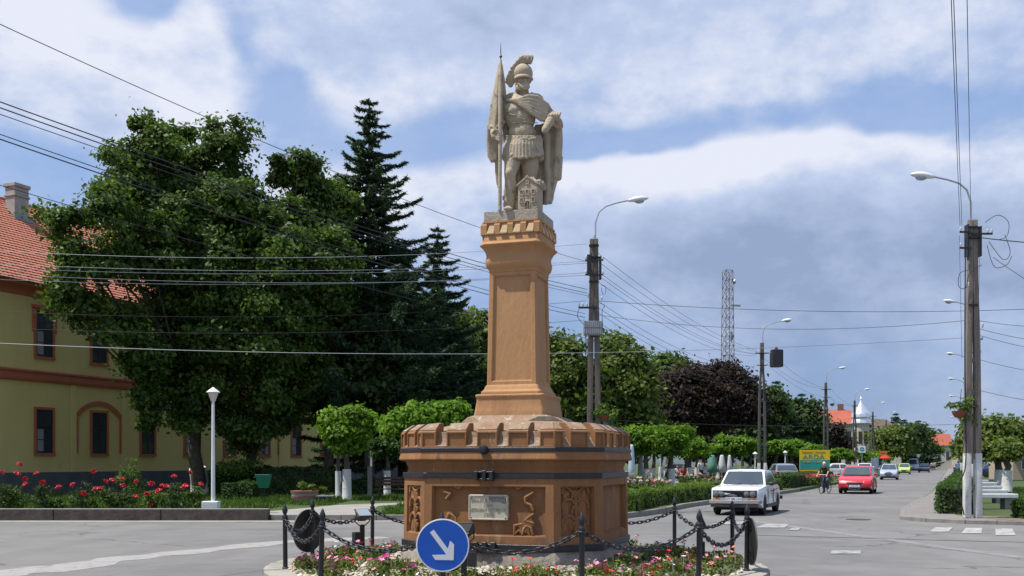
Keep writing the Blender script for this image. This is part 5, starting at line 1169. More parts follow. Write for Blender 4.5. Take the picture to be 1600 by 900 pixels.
# bin, planter, bench, white post
p = base(412, 40.5)
t = empty('litter_bin', p, 0, 'green plastic litter bin on a thin post before the dark hedge', 'litter bin')
mb = MB(); mb.loft([[(-.18, -.13, .52), (.18, -.13, .52), (.18, .13, .52), (-.18, .13, .52)], [(-.29, -.20, 1.02), (.29, -.20, 1.02), (.29, .20, 1.02), (-.29, .20, 1.02)]]); mb.build('bucket', mat('green_plastic', (.02, .22, .13), .45, fine=.05), t, bev=.015, seg=2)
mb = MB(); mb.box(-.30, .30, -.21, .21, 1.021, 1.05); mb.build('rim', mat('dark_green_plastic', (.012, .09, .055), .5), t, bev=.008, seg=1)
mb = MB()
for k in range(-4, 5): mb.add([(k*.045, -.134, .54), (k*.045+.012, -.134, .54), (k*.065+.012, -.206, 1.0), (k*.065, -.206, 1.0)], [(0, 1, 2, 3)])
mb.build('ribs', mat('dark_green_plastic', (0, 0, 0)), t)
mb = MB(); mb.tube([(0, .05, 0), (0, .05, .55)], .03, 8); mb.build('post', M_IRON, t)
p = base(476, 40)
t = empty('planter', p, 0, 'round-cornered concrete planter with reddish bands and small leafy plants on the lawn', 'planter')
mb = MB(); mb.lathe([(.44, 0), (.50, .12), (.50, .13)], 20); mb.lathe([(.50, .22), (.52, .33)], 20); mb.build('bowl', M_CONC, t); mb = MB(); mb.lathe([(.51, .131), (.53, .215)], 20); mb.lathe([(.53, .331), (.55, .42)], 20); mb.build('red_band', mat('faded_red_concrete', (.34, .16, .11), .9), t)
mb = MB(); mb.box(.45, 1.15, -.3, .3, .18, .25); mb.build('side_slab', M_CONC, t, bev=.01, seg=1); mb = MB(); mb.box(.6, 1.0, -.2, .2, 0, .178); mb.build('slab_foot', M_GREYP, t)
C_, N_, T_ = crown_points([(-.05, 0, .62, .3, .3, .18), (.25, 0, .5, .2, .2, .12), (.75, 0, .42, .22, .2, .12)], 260, 3, .1, 14); link_mesh('plants', leaf_mesh('plants', C_, N_, .13, 3, .6), LEAVES['fresh'], t)
def bench(label, loc, rz, W_=1.7, col=None):
    t = empty('bench', loc, rz, label, 'bench'); m = col or mat('brown_bench_wood', (.10, .04, .025), .6, fine=.15)
    for k in range(4): mb = MB(); mb.box(-W_/2, W_/2, -.25+k*.12, -.15+k*.12, .43, .465); mb.build('seat_slat', m, t, bev=.006, seg=1)
    for k in range(3): mb = MB(); mb.box(-W_/2, W_/2, .24+k*.025, .265+k*.025, .58+k*.13, .68+k*.13); mb.build('back_slat', m, t, bev=.006, seg=1)
    for sg in (-1, 1): mb = MB(); mb.box(sg*W_*.36-.035, sg*W_*.36+.035, -.22, -.15, 0, .43); mb.box(sg*W_*.36-.035, sg*W_*.36+.035, .16, .23, 0, .429); mb.box(sg*W_*.36-.03, sg*W_*.36+.03, .2, .235, .43, .98); mb.build('leg', M_IRON, t)
    return t
bench('brown wooden park bench with slatted back left behind the monument', base(614, 41.5), math.radians(0), 1.5)
p = base(578, 46); t = empty('white_post', p, 0, 'slim white-topped concrete post behind the short hedge left of the bench', 'post'); mb = MB(); mb.box(-.10, .10, -.06, .06, 0, 1.35); mb.build('lower_shaft', M_GREYP, t); mb = MB(); mb.box(.02, .10, -.05, .05, 1.351, 2.05); mb.build('upper_shaft', M_WPAINT, t)
# small people beyond the hedge, by the facade
# ================================================================== RIGHT: PARK, STREET, CARS
SD = Vector((.3958, .9183, 0)); SR_ = Vector((.9183, -.3958, 0)); RZS = math.atan2(SD.y, SD.x)-PI/2     # street direction, its right side
def edge(Y): return 16.5+.431*(Y-58.8) if Y > 58.8 else 16.5+.47*(Y-58.8)                            # left kerb
e = lambda Y, off=1.3: (edge(Y)-off, Y)
hedge('long clipped hedge along the street kerb between the monument and the white car', [(3.2-.1, 31.9), e(36, 1.5), e(46, 1.5), e(57.5, 1.5)], 1.5, .54, .15, 'hedge2', 34000, .085, 41)
hedge('clipped hedge behind the cyclist at the street kerb', [e(60.5, 1.4), e(72, 1.4), e(80, 1.4)], 1.3, .75, .15, 'hedge', 9000, .11, 42)
hedge('short clipped hedge by the kerb behind the red car', [e(98, 1.4), e(122, 1.4)], 1.3, .8, .15, 'hedge', 6000, .15, 43)
hedge('far kerb hedge beyond the green car', [e(150, 1.6), e(200, 1.6)], 1.3, .8, .15, 'hedge', 5000, .2, 44)
hedge('rounded overgrown hedge left of the whitewashed double pole', [(13.5, 31.3), (14.95, 34.5), (19.2, 44), (25.4, 58), (35.2, 80)], 1.0, .85, .10, 'hedge', 22000, .1, 45)
hedge('low clipped hedge at the right edge behind the crossing', [(14.35, 28.9), (20, 28.6), (30, 28.0)], 1.0, .50, .10, 'hedge', 14000, .085, 46)
hedge('far hedge on the right-hand verge beside the white benches', [(24, 46), (40, 50)], 1.0, .4, .10, 'hedge2', 5000, .12, 47)
tp = empty('marker_stone', (15.3, 59.6, .15), 0, 'small white painted stone at the end of the kerb hedge', 'marker stone'); mb = MB(); mb.box(-.22, .22, -.18, .18, 0, .42); mb.build('block', M_WPAINT, tp, bev=.04, seg=2)
# clipped trees right of the monument
gp = 'clipped round-headed park trees'
mop('bright clipped tree touching the monument on the right', 1012, 59, [(1005, 688, 32, 18), (990, 680, 22, 12), (1015, 700, 26, 14)], 61, 9000, r0=.17, size=.2)
mop('largest bright clipped tree right of the monument', 1049, 60, [(1045, 685, 34, 18), (1065, 680, 18, 13), (1045, 702, 24, 16), (1030, 678, 20, 12)], 62, 11000, r0=.18, size=.2)
mop('whitewashed clipped tree standing behind the largest bright one', 1020, 68, [(1024, 700, 20, 16)], 63, 2500, r0=.16, pal='hedge')
mop('small pale clipped tree right of the largest bright one', 1077, 72, [(1086, 700, 20, 12), (1075, 705, 14, 10)], 64, 4500, r0=.16, size=.22)
mop('thin whitewashed clipped tree close behind the small pale one', 1088, 78, [(1092, 706, 14, 10)], 65, 1500, r0=.14, size=.22)
mop('flat-topped clipped tree behind the white car roof', 1143, 85, [(1136, 697, 26, 13), (1160, 695, 22, 12), (1148, 706, 18, 9)], 66, 6500, r0=.2, size=.25)
mop('clipped tree left of the lattice street pole with the hanging box', 1172, 92, [(1176, 700, 20, 12)], 67, 3500, r0=.18, size=.25)
mop('clipped tree right of the lattice street pole', 1212, 96, [(1205, 702, 20, 12), (1222, 700, 20, 13)], 68, 5000, r0=.2, size=.26)
mop('clipped tree left of the yellow billboard', 1238, 100, [(1238, 702, 18, 14)], 69, 3500, r0=.2, size=.26)
mop('clipped tree showing above the yellow billboard', 1272, 112, [(1270, 703, 24, 8)], 70, 3500, r0=.2, size=.28)
mop('clipped tree between the billboard and the domed house', 1312, 118, [(1312, 712, 22, 10)], 71, 3500, r0=.2, size=.3)
mop('clipped tree below the square blue sign', 1345, 128, [(1344, 714, 22, 9)], 72, 3500, r0=.2, size=.3)
mop('farthest clipped tree of the row left of the red parasol', 1376, 140, [(1372, 716, 18, 8)], 73, 2500, r0=.2, size=.3)
mop('clipped tree on the right verge with two whitewashed trunks beside it', 1561, 58, [(1556, 708, 22, 17), (1572, 702, 16, 14)], 74, 7000, zb=.1, r0=.2, size=.2, pal='fresh')
mop('second clipped tree on the right verge, nearer the red roof', 1573, 54, [(1578, 708, 16, 12)], 75, 3500, zb=.1, r0=.2, size=.2, pal='fresh')
for i, (px, Y) in enumerate(((1033, 88), (1101, 92), (1122, 96), (1160, 104), (1196, 110), (1230, 112), (1255, 116))):
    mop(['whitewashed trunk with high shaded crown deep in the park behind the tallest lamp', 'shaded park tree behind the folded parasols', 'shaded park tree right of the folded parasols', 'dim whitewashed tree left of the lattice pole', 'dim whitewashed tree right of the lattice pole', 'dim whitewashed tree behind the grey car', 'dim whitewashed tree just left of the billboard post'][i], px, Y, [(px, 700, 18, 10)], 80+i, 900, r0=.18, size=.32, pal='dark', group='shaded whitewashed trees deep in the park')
# woods behind
def wood(name, label, bx, Y, lst, n, size, pal, seed, clump=1.0, H=7, **k): return tree(name, label, base(bx, Y), [B(a, b_, c, d, Y) for a, b_, c, d in lst], n, size, pal, r0=.28, seed=seed, clump=clump, trunk_h=H, **k)
wood('broadleaf_tree', 'sunlit yellow-green tree right behind the ochre column', 885, 60, [(875, 560, 34, 34), (890, 600, 50, 50), (865, 640, 40, 50), (905, 650, 30, 40)], 20000, .32, 'fresh', 91, .6)
wood('broadleaf_tree', 'tall sunlit tree behind the left wooden pole', 965, 62, [(962, 552, 24, 28), (975, 590, 44, 42), (950, 620, 45, 50), (990, 640, 36, 45), (940, 665, 30, 40), (1000, 680, 30, 30)], 26000, .32, 'fresh', 92, .6)
wood('broadleaf_tree', 'green treetop showing above the purple trees', 1045, 100, [(1044, 572, 24, 20), (1040, 600, 34, 30)], 6000, .5, 'green', 93)
wood('purple_tree', 'wide dark purple-leaved tree beyond the park', 1075, 90, [(1060, 612, 42, 34), (1085, 590, 22, 18), (1050, 650, 45, 40), (1095, 640, 36, 45)], 26000, .34, 'purple', 94, .8)
wood('purple_tree', 'second purple-leaved tree below the lattice mast', 1130, 92, [(1125, 605, 40, 34), (1150, 600, 22, 20), (1150, 640, 36, 40), (1120, 650, 40, 40), (1172, 640, 20, 36)], 26000, .34, 'purple', 95, .8)
wood('broadleaf_tree', 'dark green tree right of the purple trees', 1190, 118, [(1185, 650, 26, 34), (1205, 640, 24, 30), (1180, 680, 30, 26)], 9000, .5, 'dark', 96)
conifer('spruce_tree', 'dark conifer behind the lattice street pole', base(1213, 125), 11.6, 4.5, seed=97, whorls=24, n_tw=150, size=.9, r0=.2)
conifer('spruce_tree', 'dark conifer left of the red-roofed domed house', base(1253, 130), 10.4, 4.5, seed=98, whorls=24, n_tw=150, size=.9, r0=.2)
wood('broadleaf_tree', 'dense green mass of foliage behind the billboard', 1240, 128, [(1225, 660, 34, 34), (1260, 665, 26, 36), (1245, 690, 40, 20)], 12000, .55, 'dark', 99)
wood('purple_tree', 'small purple-leaved tree before the domed house', 1308, 140, [(1300, 680, 16, 16), (1290, 690, 14, 14), (1310, 695, 20, 10)], 7000, .5, 'purple', 100, 1.0, 5)
wood('broadleaf_tree', 'rounded green tree hiding the right side of the domed house', 1388, 165, [(1382, 690, 20, 16), (1402, 684, 22, 18), (1394, 702, 28, 12)], 8000, .6, 'fresh', 101, 1.1, 6)
for i, (px, Y, h, r) in enumerate(((1400, 205, 11.5, 4), (1412, 210, 10.5, 4), (1436, 240, 11.5, 4.5))):
    conifer('spruce_tree', ['far conifer left of the distant street lamps', 'far conifer beside its slimmer twin down the street', 'farthest pointed conifer down the left side of the street'][i], base(px, Y), h, r, seed=110+i, whorls=20, n_tw=80, size=1.1, r0=.2)
for i, (px, py, Y) in enumerate(((1405, 694, 190), (1424, 688, 215), (1442, 692, 250), (1457, 697, 290), (1468, 704, 340), (1482, 711, 400))):
    wood('broadleaf_tree', ['far street tree behind the green car', 'far street tree behind the dark blue car', 'far street tree beyond the second conifer', 'distant street tree where the lamps shrink', 'distant street tree left of the orange banner', 'last street tree below the orange banner'][i], px, Y, [(px, py, 20, 24), (px+9, py+10, 15, 14), (px-8, py+12, 14, 14)], 5000, .8, ['dark', 'dark', 'green', 'dark', 'green', 'dark'][i], 120+i, 1.3, 5, group='trees lining the far street')
wood('broadleaf_tree', 'big green tree at the right edge behind the poles', 1560, 88, [(1555, 674, 30, 16), (1580, 680, 24, 18), (1530, 685, 22, 16), (1545, 700, 40, 16)], 16000, .42, 'fresh', 130, .8, 5)
wood('broadleaf_tree', 'far tree on the right side of the street beyond the pole', 1503, 230, [(1502, 700, 8, 16)], 2500, .8, 'green', 131, 1.2, 5)
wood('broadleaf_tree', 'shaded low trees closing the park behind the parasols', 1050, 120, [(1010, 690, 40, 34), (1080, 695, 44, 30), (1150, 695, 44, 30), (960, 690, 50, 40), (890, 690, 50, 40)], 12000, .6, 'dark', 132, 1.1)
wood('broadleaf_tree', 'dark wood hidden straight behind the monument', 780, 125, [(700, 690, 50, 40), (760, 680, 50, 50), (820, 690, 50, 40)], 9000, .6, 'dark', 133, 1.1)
# rose and flower bushes of the right park
for i, (px, Y, m, h) in enumerate(((988, 37, M_ROSEW, 1.15), (1002, 39, M_ROSEP, 1.2), (1016, 38, M_ROSEW, 1.1), (1030, 40, M_ROSEP, .95), (1042, 42, M_ROSEW, .85), (1070, 56, M_ROSEP, 1.0), (1084, 55, M_ROSEW, 1.0), (1098, 57, M_ROSEP, 1.0), (1112, 56, M_ROSEP, .9))):
    p = base(px, Y); rr_ = random.Random(i)
    rose_bush(['white-flowering rose bush touching the monument on the right', 'pale pink rose bush second from the monument', 'white rose bush third from the monument', 'small pink rose bush with few blooms behind the kerb hedge', 'last white rose bush of the group by the monument', 'pink rose bush under the small pale clipped tree', 'whitish rose bush left of the white car', 'pink rose bush behind the bonnet of the white car', 'low pink rose bush touching the white car'][i], p, .5, h,
              [(p[0]+rr_.uniform(-.45, .45), p[1]+rr_.uniform(-.5, 0), .15+h*rr_.uniform(.5, 1.0)) for _ in range(9)], m, 140+i, 'green', bs=.075)
rg = np.random.RandomState(77)
def flower_row(label, px0, px1, Y0, Y1, z, n, pal, fm, seed):
    t = empty('flower_bed', (*base((px0+px1)/2, (Y0+Y1)/2)[:2], .15), 0, label, 'flower bed'); rg = np.random.RandomState(seed); u = rg.rand(n); a, b_ = np.array(base(px0, Y0)), np.array(base(px1, Y1))
    Pn = a+(b_-a)*u[:, None]+rg.normal(size=(n, 3))*np.array([.3, .5, 0]); Pn[:, 2] = z*rg.rand(n); Pn[:, :2] -= np.array(t.location[:2])
    link_mesh('foliage', leaf_mesh('foliage', Pn, np.tile([0, -.4, 1.], (n, 1)), .16, seed, .6), LEAVES['green'], t)
    m = n//2; Q = a+(b_-a)*rg.rand(m)[:, None]+rg.normal(size=(m, 3))*np.array([.3, .5, 0]); Q[:, 2] = z*(.85+.3*rg.rand(m)); Q[:, :2] -= np.array(t.location[:2])
    o = link_mesh('blossoms', leaf_mesh('blossoms', Q, np.tile([0, -.8, .6], (m, 1)), .13, seed+1, .9), fm, t); o['kind'] = 'stuff'
flower_row('long bed of crimson flowers in front of the yellow billboard', 1237, 1288, 66, 70, .62, 2600, 'green', mat('crimson_petal', (.42, .03, .07), .6), 5)
flower_row('bed of red and pink flowers under the clipped trees right of the monument', 985, 1022, 54, 54, .5, 900, 'green', M_ROSEP, 6)
# white park lamps in the right park
p = base(1032, 66); park_lamp('white park lamp between the clipped trees right of the monument', p, .68, False)
p = base(1180, 78); park_lamp('thin white park lamp behind the white car, by the lattice pole', p, .62, False)
p = base(1319, 90); park_lamp('white park lamp post with cross arm left of the far clipped trees', base(1227, 84), .66, False)
# folded parasols of the park terrace
M_CLOTHW = mat('white_canvas', (.50, .51, .52), .8, fine=.05); M_CLOTHB = mat('pale_blue_canvas', (.38, .46, .54), .8, fine=.05); M_CLOTHG = mat('green_canvas', (.10, .25, .20), .8)
def parasol(label, px, Y, H, m, w=.42):
    t = empty('folded_parasol', base(px, Y), 0, label, 'parasol', 'folded parasols on the park terrace'); mb = MB(); mb.tube([(0, 0, 0), (0, 0, H)], .03, 8); mb.build('pole', M_WPAINT, t)
    rings = []
    for z, r in ((.72, w*.8), (.75, w), (1.3, w*.82), (H-.12, w*.48), (H, w*.30)): rings.append([((r*(1+.22*(k % 2)))*math.cos(2*PI*k/16), (r*(1+.22*(k % 2)))*math.sin(2*PI*k/16), z) for k in range(16)])
    mb = MB(); mb.loft(rings); mb.build('canvas', m, t, smooth=True, ang=80); mb = MB(); mb.lathe([(.32, 0), (.30, .10)], 14); mb.build('foot', M_WPAINT, t)
parasol('folded pale blue parasol touching the right side of the monument', 987, 47, 2.35, M_CLOTHB, .17)
parasol('tall folded white parasol behind the bright clipped trees', 1001, 62, 2.5, M_CLOTHW, .16)
parasol('folded green parasol left of the two white ones', 1113, 80, 2.1, M_CLOTHG, .36)
parasol('broad folded white parasol left of the flat-topped tree trunk', 1128, 80, 2.1, M_CLOTHW, .28)
parasol('slim folded white parasol right of the flat-topped tree trunk', 1140, 81, 2.1, M_CLOTHW, .20)
# ------------------------------------------------------------------ street poles
M_PWOOD = mat('grey_brown_pole_wood', (.20, .165, .135), .9, col2=(.13, .105, .085), nscale=3, bump=.8, bscale=18, stretch=(6, 6, .6), stains=[(9, .60, .72, (.055, .045, .038))])
M_PDARK = mat('dark_concrete_pole', (.09, .085, .08), .9, col2=(.13, .12, .11), nscale=4, bump=.4)
M_GALV = mat('galvanised_steel', (.42, .44, .46), .45, metal=.55, fine=.04)
M_LAMPH = mat('lamp_shell', (.72, .73, .74), .35, fine=.03); M_PORC = mat('porcelain', (.55, .52, .48), .2)
def lamp_arm(t, x0, z0, side, s=1.0):
    pts = [(x0, 0, z0-.7), (x0, 0, z0+.55*s), (x0+side*.10*s, 0, z0+.86*s), (x0+side*.30*s, 0, z0+1.03*s), (x0+side*.62*s, 0, z0+1.13*s), (x0+side*.95*s, 0, z0+1.20*s)]
    mb = MB(); mb.tube(pts, .027, 8); mb.build('lamp_arm', M_GALV, t, smooth=True)
    h = empty('lamp_head', (x0+side*.95*s, 0, z0+1.20*s)); h.parent = t
    rings = []
    for (u, r, up, dn) in ((0, .045, .045, .045), (.06, .07, .06, .06), (.18, .10, .10, .07), (.34, .125, .115, .07), (.50, .11, .09, .055), (.60, .06, .045, .03), (.64, .01, .01, .0)):
        ring = []
        for k in range(12):
            a = 2*PI*k/12; zz = math.sin(a)*(up if math.sin(a) > 0 else dn); ring.append((side*u*1.05, r*math.cos(a), zz+u*.10))
        rings.append(ring)
    mb = MB(); mb.loft(rings); mb.build('shell', M_LAMPH, h, smooth=True, ang=70)
    mb = MB(); mb.ell((side*.36, 0, -.02), (.17, .10, .085), 12, 8); mb.build('glass_bowl', M_LENS, h, smooth=True)
def crv(pts, k=6):                             # rounded cable through the given points
    V_ = [Vector(q) for q in pts]; V_ = [V_[0]]+V_+[V_[-1]]; out = []
    for i in range(1, len(V_)-2):
        a, b_, c, d = V_[i-1:i+3]
        for j in range(k): t_ = j/k; out.append(.5*((2*b_)+(c-a)*t_+(2*a-5*b_+4*c-d)*t_*t_+(3*b_-a-3*c+d)*t_**3))
    return out+[V_[-2]]
def insul(t, x, y, z): mb = MB(); mb.lathe([(.012, -.05), (.014, 0), (.035, .01), (.028, .04), (.035, .06), (.022, .10), (.006, .12)], 8); o = mb.build('insulator', M_PORC, t, smooth=True); o.location = (x, y, z)
def twin_pole(name, label, loc, rz, H, split, gap, r, m, side, white=0, s=1.25, bands=(), rungs=True, group=None):
    t = empty(name, loc, rz, label, 'street pole', group)
    for sg in (-1, 1):
        mb = MB(); w = r
        rings = []
        for z, x, k in ((-.1, sg*gap, 1.0), (split*.6, sg*gap*.86, .95), (split, sg*gap*.72, .92), (H*.80, sg*r*.78, .80), (H, sg*r*.70, .72)):
            a = w*k; rings.append([(x-a, -a, z), (x+a, -a, z), (x+a, a, z), (x-a, a, z)])
        mb.loft(rings); mb.build('shaft', m, t, bev=.03, seg=2, smooth=True)
        if white: mb = MB(); a = w*1.04; mb.loft([[(sg*gap*kk-a, -a, z), (sg*gap*kk+a, -a, z), (sg*gap*kk+a, a, z), (sg*gap*kk-a, a, z)] for z, kk in ((0, 1), (white*.5, .97), (white, .94))]); mb.build('whitewash_band', WASH, t, bev=.035, seg=2, smooth=True)
    if rungs:
        z = .8
        while z < split: mb = MB(); mb.box(-gap*.8, gap*.8, -r*.45, r*.45, z, z+.14); mb.build('spacer', m, t); z += .9
    for z in bands: mb = MB(); q = r*1.42; mb.lathe([(q*1.22, z), (q*1.24, z+.05)], 14); mb.build('iron_strap', M_IRON, t)
    lamp_arm(t, side*r*.5, H-.1, side, s); return t
pL = twin_pole('street_lamp_pole', 'dark wooden double pole with a junction box and lamp, right of the monument', base(928, 34), 0, 8.95, 5.3, .150, .098, M_PWOOD, 1, 0, 1.15, (8.7, 8.3, 7.5, 5.7, 3.2, 2.4))
mb = MB(); mb.box(-.36, .26, -.22, -.13, 5.72, 6.2); mb.build('junction_box', mat('grey_box', (.22, .23, .25), .6), pL, bev=.015, seg=1)
mb = MB()
for k in range(9): mb.box(-.34+k*.066, -.30+k*.066, -.235, -.221, 5.78, 5.94); mb.box(-.34+k*.066, -.30+k*.066, -.235, -.221, 5.99, 6.15)
mb.build('fuse_row', mat('light_grey', (.38, .39, .40), .5), pL)
mb = MB(); mb.box(-.24, -.10, -.17, -.13, 7.7, 8.4); mb.box(.17, .24, -.15, .1, 7.6, 8.35); mb.build('cable_tray', M_IRON, pL)
mb = MB(); mb.box(-.52, .1, -.16, -.10, 6.62, 6.68); mb.box(-.3, .3, -.16, -.12, 8.2, 8.24); mb.box(-.3, .3, -.16, -.12, 7.72, 7.76); mb.build('cross_bar', M_IRON, pL)
for x, z in ((-.50, 6.69), (-.38, 6.69), (-.24, 6.69), (-.28, 8.24), (.29, 8.24), (-.28, 7.76), (.29, 7.76), (.0, 8.97), (-.2, 7.0), (.24, 6.9)): insul(pL, x, -.14, z)
mb = MB(); mb.tube(crv([(.22, -.12, 5.8), (.30, -.12, 5.6), (.26, -.12, 6.5), (.34, -.13, 6.7), (.2, -.13, 6.8)]), .010, 5); mb.tube(crv([(-.30, -.12, 5.8), (-.28, -.12, 5.35), (-.18, -.12, 5.5)]), .010, 5); mb.tube(crv([(-.36, -.14, 6.1), (-.55, -.12, 6.35), (-.5, -.12, 6.6)]), .010, 5); mb.tube(crv([(.22, -.12, 7.4), (.36, -.12, 7.35), (.38, -.12, 7.15), (.28, -.12, 7.1), (.24, -.12, 7.3)]), .008, 5); mb.build('cable_loops', M_IRON, pL)
mb = MB(); mb.box(.30, .62, -.05, .0, 2.3, 3.1); mb.build('notice_plate', mat('blue_grey_plate', (.20, .26, .30), .5), pL)
def basket(label, loc, r, seed):
    t = empty('flower_basket', loc, 0, label, 'flower basket', 'flower baskets hung on the street poles'); mb = MB(); mb.lathe([(r*.35, -.10), (r*.55, .0), (r*.62, .08)], 14); mb.build('pot', mat('terracotta', (.24, .08, .04), .85), t)
    C_, N_, T_ = crown_points([(0, 0, .22, r*1.2, r*1.2, .25), (r*.3, 0, -.1, r, r, .35)], 420, seed, .14, 16); link_mesh('foliage', leaf_mesh('foliage', C_, N_, .11, seed, .45, T_), LEAVES['hedge2'], t); mb = MB(); mb.tube([(0, 0, .1), (r*.2, 0, .7)], .008, 4); mb.build('hanger', M_IRON, t); return t
basket('hanging flower basket on the right side of the left wooden pole', (*base(946, 33.8)[:2], 3.15), .28, 5)
M_PWOOD_LIT = mat('sunlit_pole_wood', (.30, .255, .215), .9, col2=(.20, .165, .135), nscale=3, bump=.8, bscale=18, stretch=(6, 6, .6), stains=[(9, .60, .72, (.10, .08, .065))])  # sunlight on the right pole put into a paler wood colour
pR = twin_pole('street_lamp_pole', 'tall double pole with whitewashed feet and curved lamp at the right', (13.04, 29, .10), 0, 8.45, 5.0, .158, .092, M_PWOOD_LIT, -1, 1.85, 1.1, (8.2, 7.9, 6.0, 3.15))
mb = MB(); mb.box(-.19, -.15, -.13, .1, 7.4, 8.3); mb.box(.17, .21, -.13, .1, 7.4, 8.25); mb.box(-.42, -.1, -.16, -.12, 8.05, 8.10); mb.box(-.42, -.1, -.16, -.12, 7.6, 7.65); mb.box(-.1, .5, -.16, -.12, 8.0, 8.05); mb.build('cross_bar', M_IRON, pR)
for x, z in ((-.40, 8.10), (.48, 8.05), (.36, 8.05), (-.40, 7.65), (-.18, 6.55), (.22, 5.4)): insul(pR, x, -.14, z)
mb = MB()
mb.tube(crv([(.30, -.14, 8.35), (.65, -.14, 8.55), (.95, -.14, 8.35), (.90, -.14, 7.95), (.6, -.14, 7.85)]), .009, 5); mb.tube(crv([(.4, -.14, 7.8), (.8, -.14, 7.3), (1.0, -.14, 7.5), (.85, -.14, 8.0)]), .009, 5); mb.tube(crv([(.35, -.14, 7.7), (.55, -.14, 7.1), (.9, -.14, 7.15), (1.05, -.14, 7.4)]), .009, 5)
mb.tube(crv([(-.2, -.14, 7.0), (-.42, -.14, 6.9), (-.45, -.14, 6.55), (-.25, -.14, 6.5), (-.15, -.14, 6.9), (.2, -.14, 7.15)]), .009, 5); mb.tube(crv([(-.26, -.15, 7.9), (-.28, -.15, 5.0), (-.26, -.15, 3.0), (-.26, -.15, 1.5), (-.45, -.15, .9), (-.3, -.15, .1)]), .018, 5)
mb.build('cable_loops', M_IRON, pR)
basket('hanging flower basket on the left of the right double pole', (12.62, 28.9, 3.05), .32, 6)
mb = MB(); mb.box(-.62, .0, -.02, .02, 3.15, 3.19); mb.build('basket_arm', M_IRON, pR)
def far_pole(label, Y, side, x=None, hH=9.0, lean=0):
    x = x if x is not None else (2.7+.431*(Y-34) if side > 0 else 13.05+.431*(Y-29))
    return x
proto_p = twin_pole('street_lamp_pole', '', (0, 0, 0), 0, 9.0, 6.0, .20, .085, M_PDARK, 1, 1.5, 1.2, (8.3,))
mb = MB(); mb.box(-.42, .42, -.13, -.09, 8.30, 8.36); mb.box(-.30, .30, -.13, -.09, 7.55, 7.60); mb.build('cross_bar', M_IRON, proto_p)
for x, z in ((-.4, 8.36), (-.2, 8.36), (.2, 8.36), (.4, 8.36), (-.3, 7.6), (.3, 7.6)): insul(proto_p, x, -.11, z)
mb = MB(); mb.box(.10, .22, -.1, .1, 5.4, 6.1); mb.build('cable_joint', M_IRON, proto_p)
LP = [(64, 'lattice street pole with a curved lamp left of the hanging black box'), (96, 'street pole rising in front of the yellow billboard'), (124, 'street pole beside the silver dome'), (152, 'street pole right of the domed house'), (182, 'fifth street pole of the left row, near the red parasol'), (212, 'sixth street pole of the left row, by the green car'), (245, 'seventh street pole of the left row, among far conifers'), (280, 'eighth street pole of the left row'), (318, 'ninth tiny street pole of the left row'), (360, 'last tiny street pole of the left row')]
for i, (Y, lab) in enumerate(LP):
    o = proto_p if i == 0 else copy_tree(proto_p); o.location = (2.7+.431*(Y-34), Y, .15); tag(o, lab, 'street pole', 'street lamp poles along the left of the street'); o.rotation_euler = (0, 0, rnd.uniform(-.15, .15))
for i, (Y, lab) in enumerate([(56, 'far street lamp left of the right double pole, highest of the far heads'), (83, 'second far street lamp behind the right double pole'), (108, 'third far street lamp behind the right double pole'), (136, 'fourth far street lamp behind the right double pole'), (166, 'fifth far street lamp behind the right double pole'), (200, 'lowest far street lamp behind the right double pole')]):
    o = copy_tree(proto_p); o.location = (13.75+.431*(Y-29), Y, .10); o.rotation_euler = (0, 0, PI+.05); tag(o, lab, 'street pole', 'street lamp poles along the right of the street')
# black box hanging on the crossing wire
p = P(1213, 560, 31); t = empty('traffic_light', p, .15, 'black traffic-light box seen from behind, hanging on a wire over the crossing', 'traffic light')
mb = MB(); mb.box(-.15, .15, -.11, .12, -.27, .27); mb.build('housing', M_DK, t, bev=.03, seg=2); mb = MB(); mb.box(-.17, -.151, -.15, .1, -.24, .16); mb.box(.151, .175, -.12, .05, -.26, .26); mb.build('side_flap', M_DK, t, bev=.008, seg=1)
mb = MB(); mb.lathe([(.05, .24), (.045, .31), (.02, .36)], 10); mb.build('hanger', M_DK, t)
# lattice mast
mx, mY = P(1137, 600, 250).x, 250
t = empty('lattice_mast', (mx, mY, 0), .3, 'tall red-brown steel lattice radio mast rising behind the purple trees', 'radio mast'); M_MAST = mat('mast_steel', (.20, .16, .16), .6, metal=.2)
Hm = 48.3; mb = MB(); w = lambda z: 1.45-.55*z/Hm
for a, b_ in ((-1, -1), (1, -1), (1, 1), (-1, 1)): mb.tube([(a*w(0), b_*w(0), 0), (a*w(Hm), b_*w(Hm), Hm)], .08, 4)
mb.build('mast_legs', M_MAST, t); mb = MB(); z = 14; sg = 1; cs = [(-1, -1), (1, -1), (1, 1), (-1, 1)]
while z < Hm-1:
    z2 = z+2.3
    for i in range(4):
        a, b_ = cs[i], cs[(i+1) % 4]; mb.tube([(a[0]*w(z), a[1]*w(z), z), (b_[0]*w(z2), b_[1]*w(z2), z2)], .06, 3); mb.tube([(a[0]*w(z2), a[1]*w(z2), z2), (b_[0]*w(z2), b_[1]*w(z2), z2)], .05, 3)
        mb.tube([(b_[0]*w(z), b_[1]*w(z), z), (a[0]*w(z2), a[1]*w(z2), z2)], .05, 3)
    z = z2
o = mb.build('lattice_bracing', M_MAST, t); o['kind'] = 'stuff'
mb = MB(); mb.box(.9, 3.4, -.3, .3, 39.8, 40.2); mb.build('platform_arm', M_GALV, t); mb = MB(); mb.M = Matrix.Translation((1.7, 0, 45.8)) @ Matrix.Rotation(PI/2, 4, 'Y'); mb.lathe([(.3, -.3), (.6, .1), (.5, .3)], 12); mb.build('dish', M_GALV, t); mb = MB(); mb.box(.8, 1.3, -.3, .3, 31.5, 33.5); mb.build('antenna_box', M_GALV, t)
